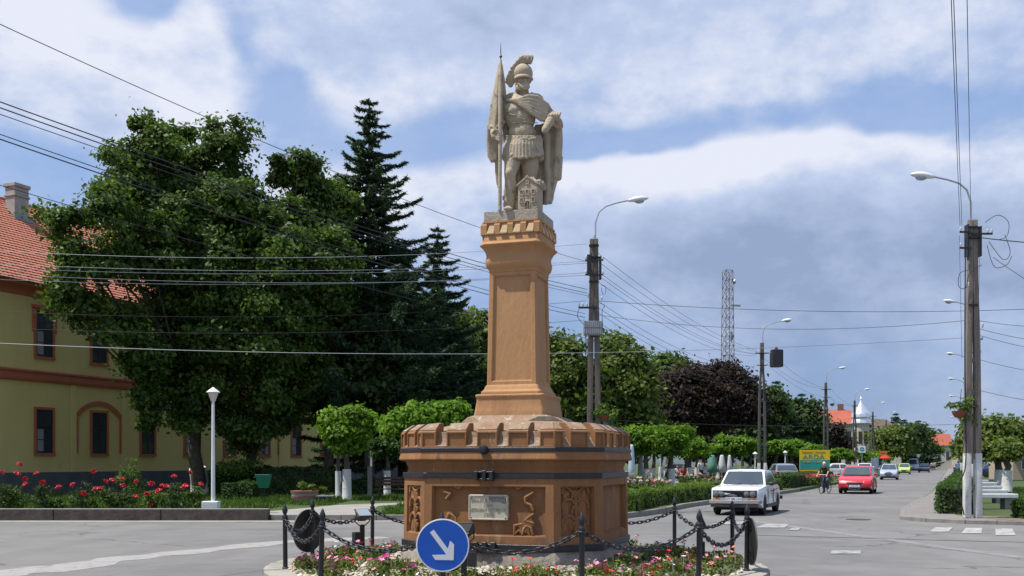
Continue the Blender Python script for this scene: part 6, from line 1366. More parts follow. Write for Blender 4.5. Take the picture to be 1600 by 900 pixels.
# ------------------------------------------------------------------ billboard and signs
M_BYEL = mat('board_yellow', (.72, .50, .02), .6, fine=.03); M_BTEAL = mat('board_teal', (.02, .30, .27), .6, fine=.03); M_BRED = mat('board_orange_text', (.50, .18, .01), .7)
p = P(1273, 718, 74); t = empty('billboard', (p.x, p.y, .15), math.radians(-6), 'yellow and turquoise roadside billboard reading ARDA behind the crimson flowers', 'billboard')
zb, zt, wd = EYE-(736-HZ)/1600*74-.15, EYE+(HZ-703)/1600*74-.15, 46/1600*74/2
mb = MB(); mb.box(-wd, wd, 0, .08, zb, zt); mb.build('board', M_BYEL, t)
zz = lambda f: zt-(zt-zb)*f
mb = MB(); mb.box(-wd+.02, wd-.02, -.012, -.002, zz(.90), zz(.47)); mb.build('teal_field', M_BTEAL, t)
text_part('lettering', 'ARDA', .46, M_BTEAL, t, (-.08, -.012, zz(.33)), (PI/2, 0, 0), .006, sx=1.25)
text_part('lettering', 'EMBREME + MAGAZIN', .135, M_BRED, t, (-.06, -.012, zz(.11)), (PI/2, 0, 0), .006, sx=1.25)
text_part('lettering', 'CASH + CARRY', .19, M_BYEL, t, (-.06, -.02, zz(.56)), (PI/2, 0, 0), .006, sx=1.15)
for sg in (-1, 1): mb = MB(); mb.box(sg*wd*.8-.05, sg*wd*.8+.05, .09, .18, 0, zt-.1); mb.build('post', M_GALV, t)
p = P(1347, 702, 115); t = empty('square_sign', (p.x, p.y, .15), -.1, 'square white sign with a blue-green round emblem on a thin pole', 'sign'); zc = p.z-.15; h = .38
mb = MB(); mb.box(-h, h, 0, .05, zc-h, zc+h); mb.build('panel', M_SWHITE, t); mb = MB(); mb.M = Matrix.Translation((0, 0, zc)) @ Matrix.Rotation(PI/2, 4, 'X'); mb.lathe([(.25, .002), (.25, .012)], 20); mb.build('emblem', mat('emblem_teal', (.06, .28, .34), .5), t); mb = MB(); mb.tube([(0, .08, 0), (0, .08, zc+h)], .035, 6); mb.build('pole', M_GALV, t)
mb = MB(); mb.box(-.12, .12, -.02, -.014, zc-.03, zc+.03); mb.build('emblem_bar', M_SWHITE, t)
p = P(1380, 708, 135); t = empty('orange_sign', (p.x, p.y, .15), -.1, 'small orange rectangular sign left of the far street trees', 'sign'); zc = p.z-.15
mb = MB(); mb.box(-.45, .45, 0, .05, zc-.28, zc+.28); mb.build('panel', mat('sign_orange', (.65, .22, .03), .6), t); mb = MB(); mb.box(-.3, .3, -.012, -.002, zc-.04, zc+.06); mb.build('stripe', mat('brown_print', (.25, .07, .02), .6), t); mb = MB(); mb.tube([(0, .08, 0), (0, .08, zc)], .035, 6); mb.build('pole', M_GALV, t)
p = P(1435, 712, 190); t = empty('round_road_sign', (p.x, p.y, 0), 0, 'tiny round white road sign on a pole far down the street', 'sign'); mb = MB(); mb.M = Matrix.Translation((0, 0, p.z)) @ Matrix.Rotation(PI/2, 4, 'X'); mb.lathe([(.32, 0), (.32, .03)], 18); mb.build('disc', M_SWHITE, t); mb = MB(); mb.tube([(0, .03, 0), (0, .03, p.z)], .035, 6); mb.build('pole', M_GALV, t)
p0, p1 = P(1461, 694, 270), P(1497, 694, 270); t = empty('street_banner', (p0.x, p0.y, p0.z), 0, 'long orange banner stretched across the far end of the street', 'banner')
mb = MB(); L = p1.x-p0.x; pts = []; n = 16
for zz_ in (-.65, .55): pts += [(L*i/n, .05*math.sin(i), zz_-1.1*math.sin(PI*i/n)*.5) for i in range(n+1)]
mb.add(pts, [(i, i+1, n+2+i, n+1+i) for i in range(n)]); o = mb.build('cloth', mat('banner_orange', (.75, .16, .02), .7), t); md = o.modifiers.new('s', 'SOLIDIFY'); md.thickness = .02
mb = MB(); mb.tube([(-8, 0, 1.2), (0, 0, .5), (L, 0, .5), (L+8, 0, 1.2)], .03, 4); mb.build('rope', M_IRON, t)
for i in range(6): mb = MB(); mb.box(L*(.14+.13*i), L*(.14+.13*i)+.45, -.08, -.04, -.95, -.45); mb.build('lettering_mark', mat('banner_print', (.4, .05, .02), .7), t)
# red parasol with stall
p = P(1383, 722, 118); t = empty('red_parasol', (p.x, p.y, .15), 0, 'open bright red market parasol beside the far street pole', 'parasol'); mb = MB(); mb.lathe([(.72, 1.95), (.72, 2.0), (.40, 2.22), (.04, 2.34)], 8); mb.build('canopy', mat('red_canvas', (.62, .02, .02), .7), t); mb = MB(); mb.tube([(0, 0, 0), (0, 0, 2.3)], .03, 6); mb.build('pole', M_GALV, t)
for i, (px, ww) in enumerate(((1364, .5), (1370, .5))):
    p = P(px, 722, 112); t = empty('display_panel', (p.x, p.y, .15), .2, ['left grey display panel standing behind the red car', 'right grey display panel, nearer the red parasol'][i], 'display panel'); mb = MB(); mb.box(-.22, .22, 0, .05, .8, 2.0); mb.build('panel', M_CLOTHB if i else M_GALV, t); mb = MB(); mb.box(-.2, -.16, 0, .04, 0, .8); mb.box(.16, .2, 0, .04, 0, .8); mb.build('legs', M_GALV, t)
# ------------------------------------------------------------------ domed house and other far houses
M_CREAM = mat('cream_render', (.52, .50, .40), .9, col2=(.42, .40, .33), nscale=.5, fine=.05); M_SILV = mat('silver_sheet', (.80, .81, .84), .28, metal=.75, fine=.03)
M_RR = mat('far_red_roof', (.40, .11, .065), .85, col2=(.33, .09, .055), nscale=.5, fine=.1, fscale=8); M_BR = mat('brown_roof', (.14, .11, .085), .9)
p = base(1346, 185, 0); t = empty('domed_house', (p[0], p[1], .15), RZS, 'cream corner house with a silver onion dome turret and red hipped roof', 'house')
mb = MB(); mb.box(-14, 1.0, -1, 9, 0, 8.4); mb.build('wall', M_CREAM, t)
mb = MB(); mb.box(-.5, 6.5, 3.5, 9.5, 0, 6.6); mb.build('side_wing', M_CREAM, t)
mb = MB(); mb.add([(-14.4, -1.4, 8.4), (1.4, -1.4, 8.4), (1.4, 9.4, 8.4), (-14.4, 9.4, 8.4), (-11, 4, 11.3), (-2.5, 4, 11.3)], [(0, 1, 5, 4), (1, 2, 5), (2, 3, 4, 5), (3, 0, 4), (3, 2, 1, 0)]); mb.build('roof', M_RR, t)
mb = MB(); mb.add([(-.6, 3.1, 6.6), (7, 3.1, 6.6), (7, 9.9, 6.6), (-.6, 9.9, 6.6), (0, 6.5, 9.8), (4.0, 6.5, 9.4)], [(0, 1, 5, 4), (1, 2, 5), (2, 3, 4, 5), (3, 0, 4), (3, 2, 1, 0)]); mb.build('roof', M_BR, t)
mb = MB(); mb.lathe([(1.45, 0), (1.45, 8.2), (1.6, 8.25), (1.6, 8.5)], 16, (0, -1.2)); mb.build('turret', M_CREAM, t, smooth=True)
mb = MB(); mb.lathe([(1.8, 8.5), (1.7, 8.9), (1.5, 9.3), (1.75, 9.6), (1.65, 10.2), (1.15, 10.9), (.6, 11.6), (.25, 12.3), (.12, 12.8), (.20, 13.0), (.08, 13.2), (.02, 13.9)], 12, (0, -1.2)); mb.build('onion_dome', M_SILV, t, smooth=True, ang=25)
for xx in (-12, -9.5, -7, -4.5, -2.2):
    for z0 in (1.2, 5.0): mb = MB(); mb.box(xx-.5, xx+.5, -1.04, -1.003, z0, z0+2.1); f = mb.build('window', M_WOODD, t); mb = MB(); mb.box(xx-.4, xx+.4, -1.06, -1.041, z0+.1, z0+2.0); mb.build('pane', M_GLASS, f)
for a in (-2.2, -1.57, -.9):
    for z0 in (1.2, 4.8): mb = MB(); mb.M = Matrix.Translation((1.44*math.cos(a), -1.2+1.44*math.sin(a), z0)) @ Matrix.Rotation(a+PI/2, 4, 'Z'); mb.box(-.3, .3, -.04, .05, 0, 2.2); mb.build('window', M_WOODD, t)
for yy in (4.5, 6.5, 8.3): mb = MB(); mb.box(1.0, 1.04, yy-.4, yy+.4, 5, 6.8); mb.build('window', M_WOODD, t)
for xx in (-10.5, -4): mb = MB(); mb.box(xx-.5, xx+.5, 3.6, 4.4, 10.8, 12.3); mb.build('chimney', mat('brick_chimney', (.20, .10, .07), .9), t)
def house(label, loc, rz, w, d, h, rh, wall, roof, group=None, nwin=3):
    t = empty('house', loc, rz, label, 'house', group); mb = MB(); mb.box(0, w, 0, d, 0, h); mb.build('wall', wall, t)
    mb = MB(); mb.prism([(-.4, h-.1), (d/2, h+rh), (d+.4, h-.1)], -.3, w+.3, 'x'); mb.build('roof', roof, t)
    for k in range(nwin):
        x = w*(k+.5)/nwin; mb = MB(); mb.box(x-.45, x+.45, -.04, -.003, h*.35, h*.75); f = mb.build('window', M_WPAINT, t); mb = MB(); mb.box(x-.37, x+.37, -.06, -.041, h*.35+.08, h*.75-.08); mb.build('pane', M_GLASS, f)
    mb = MB(); mb.box(w*.3, w*.3+.6, d*.35, d*.35+.6, h+rh*.4, h+rh+.7); mb.build('chimney', M_BR, t); return t
M_REDT = mat('red_tin_roof', (.40, .03, .04), .5); M_BEIGE = mat('beige_wall', (.45, .38, .28), .9)
p = base(1583, 92); house('small beige house with crimson tin roof at the right edge', (p[0], p[1], .1), -.1, 9, 6, 2.6, 1.2, M_BEIGE, M_REDT, None, 4)
for k, dx in enumerate((1.5, 4.0)): mb = MB(); mb.tube([(dx, -1.2, 0), (dx, -1.2, 2.5)], .1, 8); mb.build('porch_post', M_WPAINT, bpy.data.objects['house'])
FH = [(1448, 262, 'peach-gabled far house half hidden by conifers', M_RR), (1459, 330, 'far red-roofed house beyond the eighth pole', M_RR), (1490, 380, 'far house closing the end of the street', M_BR), (1497, 300, 'far orange-roofed house on the right of the street', M_RR), (1476, 430, 'farthest grey roof below the hill', M_BR)]
for i, (px, Y, lab, rm) in enumerate(FH):
    p = base(px, Y); house(lab, (p[0], p[1], 0), -.2+.15*i, 12 if i in (2, 4) else 6, 7, (6.0, 4.5, 4.0, 4.5, 4.0)[i], (3.0, 2.2, 2, 2.5, 2)[i], M_BEIGE if i % 2 else M_CREAM, rm, 'houses at the far end of the street')
mb = MB(); pts = []; n = 60
hill = [(x_, 20+16*math.sin(x_*.004+1)+10*math.sin(x_*.011)+4*math.sin(x_*.03)) for x_ in range(-600, 1900, 40)]
vs = [(x_, 1500+60*math.sin(x_*.01), z_*.55+8) for x_, z_ in hill]+[(x_, 1100, -1) for x_, z_ in hill]; k = len(hill)
mb.add(vs, [(i, i+k, i+k+1, i+1) for i in range(k-1)]); tag(mb.build('hills', mat('distant_hill', (.10, .125, .12), 1, col2=(.075, .10, .09), nscale=.01), smooth=True), kind='structure')
# ------------------------------------------------------------------ white benches on the right verge
for i, (px, Y) in enumerate(((1586, 34.6), (1570, 39.7), (1562, 46), (1555, 54), (1542, 61))):
    xr = (px-800)/1600*Y; t = empty('white_bench', (xr-.75, Y, .10), 0, ['nearest long white concrete bench right of the whitewashed pole', 'second white concrete bench from the front', 'third white concrete bench, in the middle of the row', 'fourth white concrete bench from the front', 'farthest white concrete bench of the row'][i], 'bench', 'white concrete benches on the right verge')
    mb = MB(); mb.box(-1.0, .75, -.25, .25, .38, .52); mb.build('seat', M_WPAINT, t, bev=.02, seg=2)
    for x in (-.7, .45): mb = MB(); mb.box(x-.12, x+.12, -.18, .18, 0, .38); mb.build('leg', mat('stone_leg', (.30, .27, .25), .9), t)
# ------------------------------------------------------------------ cars
M_TYRE = mat('tyre', (.018, .018, .018), .85); M_RIM = mat('rim', (.35, .36, .38), .35, metal=.6); M_CGL = mat('car_glass', (.045, .06, .07), .04, fine=0, spec=.9, coat=.6); M_UNDER = mat('underbody', (.012, .012, .012), .9); M_CHR = mat('chrome', (.6, .6, .62), .15, metal=1, fine=0)
M_HL = mat('headlight', (.62, .66, .70), .08, fine=0, spec=.8, coat=.8); M_AMB = mat('amber_lens', (.60, .20, .03), .25); M_TAIL = mat('tail_lens', (.40, .01, .01), .2)
def paint(name, c): return mat('paint_'+name, c, .32, coat=.7, fine=0, spec=.5)
def smooth_plan(x, L, nose, w): 
    u = abs(x)/(L/2); return w*(1-.10*max(0, (u-.75)/.25)**2*(1 if x > 0 else 1)-.03*u)
def car(label, loc, rz, pm, L=4.3, W_=1.66, H=1.42, kind='sedan', detail=True, name='parked_car', plate=None, grille=None, wr=.31, group=None, trim=None):
    """x forward, y left; body pressed from its side profile, cabin with real panes"""
    t = empty(name, loc, rz, label, 'car', group); h = W_/2; s = L/4.3
    fa, ra = 1.30*s, -1.25*s; belt = .60*H
    if kind == 'sedan': top = [(-2.15, .42), (-2.13, .70), (-2.08, .86), (-1.55, .90), (-1.45, .92), (.62, .93), (.95, .90), (1.80, .80), (2.06, .74), (2.12, .66), (2.14, .42)]; cab = [(-1.62, .90), (-1.05, 1.36), (-.75, 1.40), (.05, 1.41), (.28, 1.37), (.88, .915)]
    elif kind == 'old': top = [(-2.12, .45), (-2.14, .66), (-2.10, .84), (-1.30, .90), (.70, .92), (.90, .92), (1.85, .86), (2.10, .83), (2.12, .55), (2.10, .45)]; cab = [(-1.72, .87), (-.98, 1.37), (-.70, 1.41), (.10, 1.42), (.30, 1.38), (.82, .925)]
    elif kind == 'hatch': top = [(-2.05, .42), (-2.10, .62), (-2.04, .90), (-1.9, .95), (.80, .96), (1.1, .93), (1.75, .80), (2.02, .70), (2.12, .55), (2.10, .34)]; cab = [(-2.0, .93), (-1.55, 1.36), (-1.0, 1.44), (-.1, 1.45), (.20, 1.41), (1.05, .94)]
    else: top = [(-2.1, .45), (-2.14, .8), (-2.12, 1.05), (.9, 1.05), (1.2, 1.0), (1.95, .82), (2.12, .70), (2.12, .40)]; cab = [(-2.12, 1.04), (-2.06, 1.80), (-1.9, 1.92), (.2, 1.92), (.45, 1.85), (1.2, 1.02)]
    kz = H/(1.42 if kind in ('sedan', 'old') else 1.45 if kind == 'hatch' else 1.92)
    top = [(x*s, z*kz) for x, z in top]; cab = [(x*s, z*kz) for x, z in cab]
    def archpts(cx): return [(cx-(wr+.06)*math.cos(a)*-1, .20+max(0, wr*0+ (wr+.07)*math.sin(a))+.08) for a in [PI*i/9 for i in range(10)]]
    zb = .22; prof = list(top)
    for cx in (fa, ra):
        R = wr+.055; prof.append((cx+R*1.02, zb))
        for i in range(11): a = PI*i/10; prof.append((cx+R*math.cos(a), max(zb+.001, wr+R*math.sin(a))) if math.sin(a) > .0 else (cx+R*math.cos(a), zb+.05))
        prof.append((cx-R*1.02, zb))
    mb = MB(); ys = [-h, -h*.985, 0, h*.985, h]
    n = len(prof)
    def plan(x, z): 
        u = abs(x)/(L/2); k = 1-.11*max(0, (u-.70)/.30)**2; return k*(1-.05*max(0, (z-.55*H)/(.2*H)))
    yy = [-1, -.6, 0, .6, 1]; vs = []
    for q in yy:
        for x, z in prof:
            bow = (1-q*q)*(.10*s if abs(x) > L*.40 else 0)*(1 if x > 0 else -1); crown = (1-q*q)*.03*(1 if z > .6*H else 0)
            vs.append((x+bow, q*h*plan(x, z), z+crown))
    fs = [tuple(range(n-1, -1, -1)), tuple((len(yy)-1)*n+k for k in range(n))]+[(j*n+k, j*n+(k+1) % n, (j+1)*n+(k+1) % n, (j+1)*n+k) for j in range(len(yy)-1) for k in range(n)]
    mb.add(vs, fs); mb.build('body', pm, t, smooth=True, bev=.022 if detail else .02, seg=2, ang=38)
    # cabin
    hw0, hw1 = h*.93, h*.74; 
    def cw(z): f = (z-cab[0][1])/(max(c[1] for c in cab)-cab[0][1]); return hw0+(hw1-hw0)*max(0, min(1, f))
    yy = [-1, -.55, 0, .55, 1]; vs = [(x+(1-q*q)*(.07 if k in (len(cab)-1, len(cab)-2) else -.04 if k < 2 else 0), q*cw(z), z+(1-q*q)*.03*(1 if 1 < k < len(cab)-1 else 0)-(.03 if k in (0, len(cab)-1) else 0)) for q in yy for k, (x, z) in enumerate(cab)]; n = len(cab)
    fs = [tuple(range(n-1, -1, -1)), tuple((len(yy)-1)*n+k for k in range(n))]+[(j*n+k, j*n+(k+1) % n, (j+1)*n+(k+1) % n, (j+1)*n+k) for j in range(len(yy)-1) for k in range(n)]
    mb = MB(); mb.add(vs, fs); mb.build('cabin', pm, t, smooth=True, bev=.02, seg=2, ang=38)
    # glass
    def pane(nm, a, b_, i0, i1, off, m=M_CGL):     # front/rear screens: strip across the width
        mb = MB(); vs = []; N_ = 8; nx_ = (b_[1]-a[1]); nz_ = -(b_[0]-a[0]); l = math.hypot(nx_, nz_); nx_, nz_ = nx_/l, nz_/l
        if nx_*off < 0: nx_, nz_ = -nx_, -nz_
        nz_ = abs(nz_)
        for (f, wk) in ((i0, .90), (i1, .88)):
            x = a[0]+(b_[0]-a[0])*f; z = a[1]+(b_[1]-a[1])*f
            for j in range(N_+1): q = -1+2*j/N_; e_ = (.07 if off > 0 else -.04)*(1-q*q*.8)*(1-f*.0); vs.append((x+e_+nx_*.020, q*cw(z)*wk, z+nz_*.020+.0))
        mb.add(vs, [(j, j+1, N_+2+j, N_+1+j) for j in range(N_)]); o = mb.build(nm, m, t, smooth=True, ang=180); return o
    nC = len(cab)
    pane('windscreen', cab[-1], cab[-2], .10, .95, 1); pane('rear_window', cab[0], cab[1], .14, .92, -1)
    zt_ = max(c[1] for c in cab); z0, z1 = cab[0][1]+.05*kz, zt_-.085*kz
    def xat(z, fr): a, b_ = (cab[-1], cab[-2]) if fr else (cab[0], cab[1]); return a[0]+(b_[0]-a[0])*(z-a[1])/(b_[1]-a[1])
    sp = [xat(z0, 0)+.16, -.32*s, -.24*s, .40*s] if kind != 'van' else [xat(z0, 0)+.16, -.1*s, 0, .5*s]
    for sg in (-1, 1):
        for (xa, xb, ea, eb) in ((sp[0], sp[1], 1, 0), (sp[2], xat(z0, 1)-.10, 0, 1)):
            xa1 = xa+(xat(z1, 0)-xat(z0, 0) if ea else 0); xb1 = xb+(xat(z1, 1)-xat(z0, 1) if eb else 0)
            mb = MB(); o0, o1 = cw(z0)*1.0+.006, cw(z1)+.008; mb.add([(xa, sg*o0, z0), (xb, sg*o0, z0), (xb1, sg*o1, z1), (xa1, sg*o1, z1)], [(0, 1, 2, 3)]); mb.build('side_window', M_CGL, t)
    # wheels
    for cx in (fa, ra):
        for sg in (-1, 1):
            w = empty('wheel', (cx, sg*(h-.10), wr)); w.parent = t
            mb = MB(); mb.M = Matrix.Rotation(PI/2, 4, 'X'); mb.lathe([(wr*.62, -.085), (wr*.92, -.085), (wr, -.06), (wr, .06), (wr*.92, .085), (wr*.62, .085)], 22); mb.build('tyre', M_TYRE, w, smooth=True, ang=50)
            mb = MB(); mb.M = Matrix.Rotation(PI/2, 4, 'X'); mb.lathe([(wr*.63, -.078), (wr*.60, -.05), (wr*.25, -.06), (.04, -.075), (.04, .075), (wr*.25, .06), (wr*.60, .05), (wr*.63, .078)], 14); mb.build('rim', M_RIM, w)
    mb = MB(); mb.box(-L*.46, L*.46, -h*.80, h*.80, .17, .40); mb.box(fa-.4, fa+.4, -h*.84, h*.84, .25, wr+.32); mb.box(ra-.4, ra+.4, -h*.84, h*.84, .25, wr+.32); mb.build('underbody', M_UNDER, t)
    # door lines, mirrors, handles
    xf = L/2; mb = MB()
    for sg in (-1, 1):
        for x in (sp[1]+.04, .78*s, -1.0*s): mb.box(x-.006, x+.006, sg*h*1.0-.012, sg*h*1.0+.004, .34, belt*.98)
    mb.build('door_gaps', M_UNDER, t)
    for sg in (-1, 1):
        mb = MB(); mb.ell((xat(z0, 1)-.22, sg*(h+.07), z0+.06), (.05, .10, .065), 10, 7); mb.build('mirror', M_DK if kind == 'old' else pm, t, smooth=True)
        for x in (sp[1]-.12, .05*s): mb = MB(); mb.box(x-.08, x+.08, sg*h-.01, sg*h+.02, belt*.86, belt*.86+.03); mb.build('door_handle', M_DK if kind == 'old' else pm, t)
    FR = lambda z, q=0: max(x for x, zz_ in top if True)+.10*s*(1-q*q)
    if kind == 'old':
        mb = MB(); mb.loft([[(xf-.12+.08*(1-q*q), q*h*.86, .56) for q in (-1, -.5, 0, .5, 1)]+[(xf-.12+.08*(1-q*q), q*h*.86, .80) for q in (1, .5, 0, -.5, -1)], [(xf+.015+.08*(1-q*q), q*h*.84, .57) for q in (-1, -.5, 0, .5, 1)]+[(xf-.01+.08*(1-q*q), q*h*.84, .79) for q in (1, .5, 0, -.5, -1)]]); mb.build('grille', mat('grille_black', (.02, .02, .022), .6), t)
        for k in range(5): mb = MB(); mb.box(xf+.07, xf+.093, -h*.42, h*.42, .61+k*.036, .618+k*.036); mb.build('grille_bar', M_DK, t)
        for sg in (-1, 1):
            for yq, r in ((.70, .085), (.47, .075)): mb = MB(); mb.M = Matrix.Translation((xf+.04+.05*(1-yq*yq), sg*h*yq, .685)) @ Matrix.Rotation(PI/2, 4, 'Y'); mb.lathe([(r*1.1, -.02), (r*1.1, .012), (r*.95, .018), (r*.5, .035), (.005, .04)], 18); mb.build('headlight', mat('lamp_lens_dim', (.13, .135, .14), .1, fine=0, coat=.8), t, smooth=True)
            mb = MB(); mb.box(xf+.02, xf+.062, *sorted((sg*h*.55, sg*h*.84)), .475, .545); mb.build('indicator', M_AMB, t, bev=.006, seg=1)
        mb = MB(); mb.loft([[(xf-.10, -h*1.0, .38), (xf-.10, -h*1.0, .49), (xf-.2, -h*1.01, .49), (xf-.2, -h*1.01, .38)]]+[[(xf+.06+.07*(1-q*q), q*h, .38), (xf+.06+.07*(1-q*q), q*h, .49), (xf-.05, q*h, .49), (xf-.05, q*h, .38)] for q in (-.95, -.5, 0, .5, .95)]+[[(xf-.10, h*1.0, .38), (xf-.10, h*1.0, .49), (xf-.2, h*1.01, .49), (xf-.2, h*1.01, .38)]]); mb.build('bumper', mat('grey_bumper', (.30, .30, .30), .6), t, bev=.012, seg=1)
        mb = MB(); mb.box(xf-.05, xf+.10, -h*.9, h*.9, .27, .365); mb.build('lower_apron', M_DK, t)
        mb = MB(); mb.box(-xf-.10, -xf+.05, -h, h, .40, .52); mb.build('rear_bumper', M_DK, t, bev=.01, seg=1)
        mb = MB(); 
        for sg in (-1, 1): mb.box(-1.0*s, .95*s, *sorted((sg*(h-.02), sg*(h+.008))), .23, .34)
        mb.build('sill_trim', M_DK, t)
        for yq in (-.25, .3): mb = MB(); mb.tube([(.93, yq*h, .945), (.80, yq*h+.28, 1.01)], .008, 4); mb.build('wiper', M_DK, t)
        mb = MB(); mb.ell((.36, 0, 1.26), (.02, .11, .035), 10, 6); mb.build('inner_mirror', M_DK, t)
    else:
        for sg in (-1, 1):
            mb = MB(); y0, y1 = sg*h*.50, sg*h*.90
            mb.add([(xf-.02+.03, y0, .60*kz), (xf-.16, y1, .58*kz), (xf-.26, y1*1.01, .70*kz), (xf-.20, y1*.97, .735*kz), (xf-.07+.03, y0, .69*kz), (xf-.10, y0, .58*kz), (xf-.30, y1*.9, .58*kz), (xf-.34, y1*.9, .70*kz), (xf-.2, y0, .70*kz)], [(0, 1, 2, 3, 4), (0, 4, 8, 5), (0, 5, 6, 1), (1, 6, 7, 2), (3, 2, 7, 8), (3, 8, 4)]); mb.build('headlight', M_HL, t, bev=.006, seg=1)
            mb = MB(); mb.box(-xf-.02, -xf+.10, *sorted((sg*h*.66, sg*h*.90)), .66*kz, .88*kz); mb.build('tail_light', M_TAIL, t, bev=.01, seg=1)
        mb = MB(); mb.loft([[(xf-.05, -h*.46, .52*kz), (xf+.05, -h*.42, .52*kz), (xf+.02, -h*.42, .61*kz), (xf-.08, -h*.46, .61*kz)]]+[[(xf-.05, q*h, .50*kz), (xf+.092, q*h, .50*kz), (xf+.065, q*h, .62*kz), (xf-.08, q*h, .62*kz)] for q in (-.2, 0, .2)]+[[(xf-.05, h*.46, .52*kz), (xf+.05, h*.42, .52*kz), (xf+.02, h*.42, .61*kz), (xf-.08, h*.46, .61*kz)]]); mb.build('grille', M_DK, t)
        mb = MB(); mb.tube([(xf+.035, -h*.48, .615*kz), (xf+.085, -h*.2, .60*kz), (xf+.098, 0, .595*kz), (xf+.085, h*.2, .60*kz), (xf+.035, h*.48, .615*kz)], .014, 6); mb.build('chrome_bar', M_CHR, t)
        mb = MB(); mb.box(xf-.05, xf+.085, -h*.34, h*.34, .26, .40*kz); mb.build('air_intake', M_DK, t)
        if detail:
            for sg in (-1, 1): mb = MB(); mb.box(xf-.10, xf+.015, *sorted((sg*h*.55, sg*h*.80)), .33, .385); mb.build('fog_light_slot', M_DK, t); 
            mb = MB(); mb.tube([(xf+.03, -h*.50, .50), (xf+.075, -h*.36, .42), (xf+.10, -h*.3, .27), (xf+.11, 0, .25), (xf+.10, h*.3, .27), (xf+.075, h*.36, .42), (xf+.03, h*.5, .50)], .010, 5); mb.build('intake_trim', M_CHR, t, smooth=True)
    if plate:
        zc = .53 if kind == 'old' else .42*kz; xo = xf+.105 if kind == 'old' else xf+.105
        mb = MB(); mb.box(xo, xo+.012, -.26, .26, zc-.055, zc+.055); pl = mb.build('number_plate', M_SWHITE, t)
        text_part('plate_text', plate, .095, M_DK, pl, (xo+.014, 0, zc), (PI/2, 0, PI/2), .002)
    return t
HEAD_IN = RZS-PI/2      # heading towards the camera along the street
def at(px, Y, z=0): return ((px-800)/1600*Y, Y, z)
car('white boxy old saloon with black grille driving past the kerb hedge', (7.88, 34.3, 0), HEAD_IN, paint('white', (.78, .79, .80)), 4.35, 1.64, 1.43, 'old', plate='CM 086 LKX', name='saloon_car')
car('shiny red hatchback with chrome grille bar coming up the street', (18.92, 56.0, 0), HEAD_IN, paint('red', (.55, .008, .018)), 4.25, 1.75, 1.46, 'hatch', plate='B 05 CMB', name='hatchback_car')
car('small silver-blue car parked at the kerb behind the red car', (36.3, 98.5, 0), HEAD_IN, paint('silverblue', (.36, .42, .52)), 3.6, 1.6, 1.5, 'hatch', name='small_car')
car('lime green and white small car parked farther down the kerb', (54.8, 143, 0), HEAD_IN, paint('lime', (.42, .62, .12)), 3.5, 1.6, 1.5, 'hatch', name='small_car')
car('dark blue car parked behind the lime green one', (66.8, 166, 0), HEAD_IN, paint('navy', (.03, .04, .08)), 4.2, 1.7, 1.42, 'sedan', name='parked_car')
car('silver grey box van parked behind the dark blue car', (74.5, 190, 0), HEAD_IN, paint('silver', (.45, .50, .52)), 4.8, 1.9, 2.3, 'van', name='parked_van')
car('white minibus at the far end of the street', (138.5, 331, 0), HEAD_IN, paint('white', (0, 0, 0)), 5, 2.0, 2.4, 'van', name='minibus')
car('dark blue off-road car at the far end of the street', (139, 322, 0), HEAD_IN, paint('darkblue', (.02, .03, .09)), 4.2, 1.9, 1.9, 'van', name='off_road_car')
car('grey-blue car seen from behind driving away near the right kerb', (72.5, 166, 0), HEAD_IN+PI, paint('teal', (.06, .12, .16)), 4.3, 1.75, 1.5, 'hatch', name='parked_car')
car('small blue-grey delivery van driving away ahead of the teal car', (86, 196, 0), HEAD_IN+PI, paint('bluegrey', (.07, .12, .17)), 4.6, 1.8, 2.0, 'van', name='parked_van')
car('grey hatchback parked behind the hedge right of the white saloon', (19.6, 74.5, .15), HEAD_IN+PI+.35, paint('grey', (.16, .19, .22)), 4.2, 1.7, 1.42, 'hatch', name='parked_car')
car('white car parked behind the crimson flowers, right of the billboard', (30.8, 96, .15), HEAD_IN+PI*.62, paint('white', (0, 0, 0)), 4.2, 1.7, 1.42, 'sedan', name='parked_car')
car('white car whose roof shows behind the red hatchback', (38.6, 112, .15), HEAD_IN, paint('white', (0, 0, 0)), 4.2, 1.7, 1.42, 'sedan', name='parked_car')
car('dark blue car parked beyond the benches on the right verge', (50.5, 106, .10), HEAD_IN+PI*.5, paint('blue', (.02, .04, .20)), 4.4, 1.7, 1.45, 'sedan', name='parked_car')
car('dark car parked deep in the park behind the folded parasols', (20.4, 98, .15), HEAD_IN+1.2, paint('navy', (0, 0, 0)), 4.2, 1.7, 1.42, 'sedan', name='parked_car')
car('white car parked deep in the park left of the parasols', (15.5, 92, .15), HEAD_IN+1.2, paint('white', (0, 0, 0)), 4.2, 1.7, 1.42, 'hatch', name='parked_car')
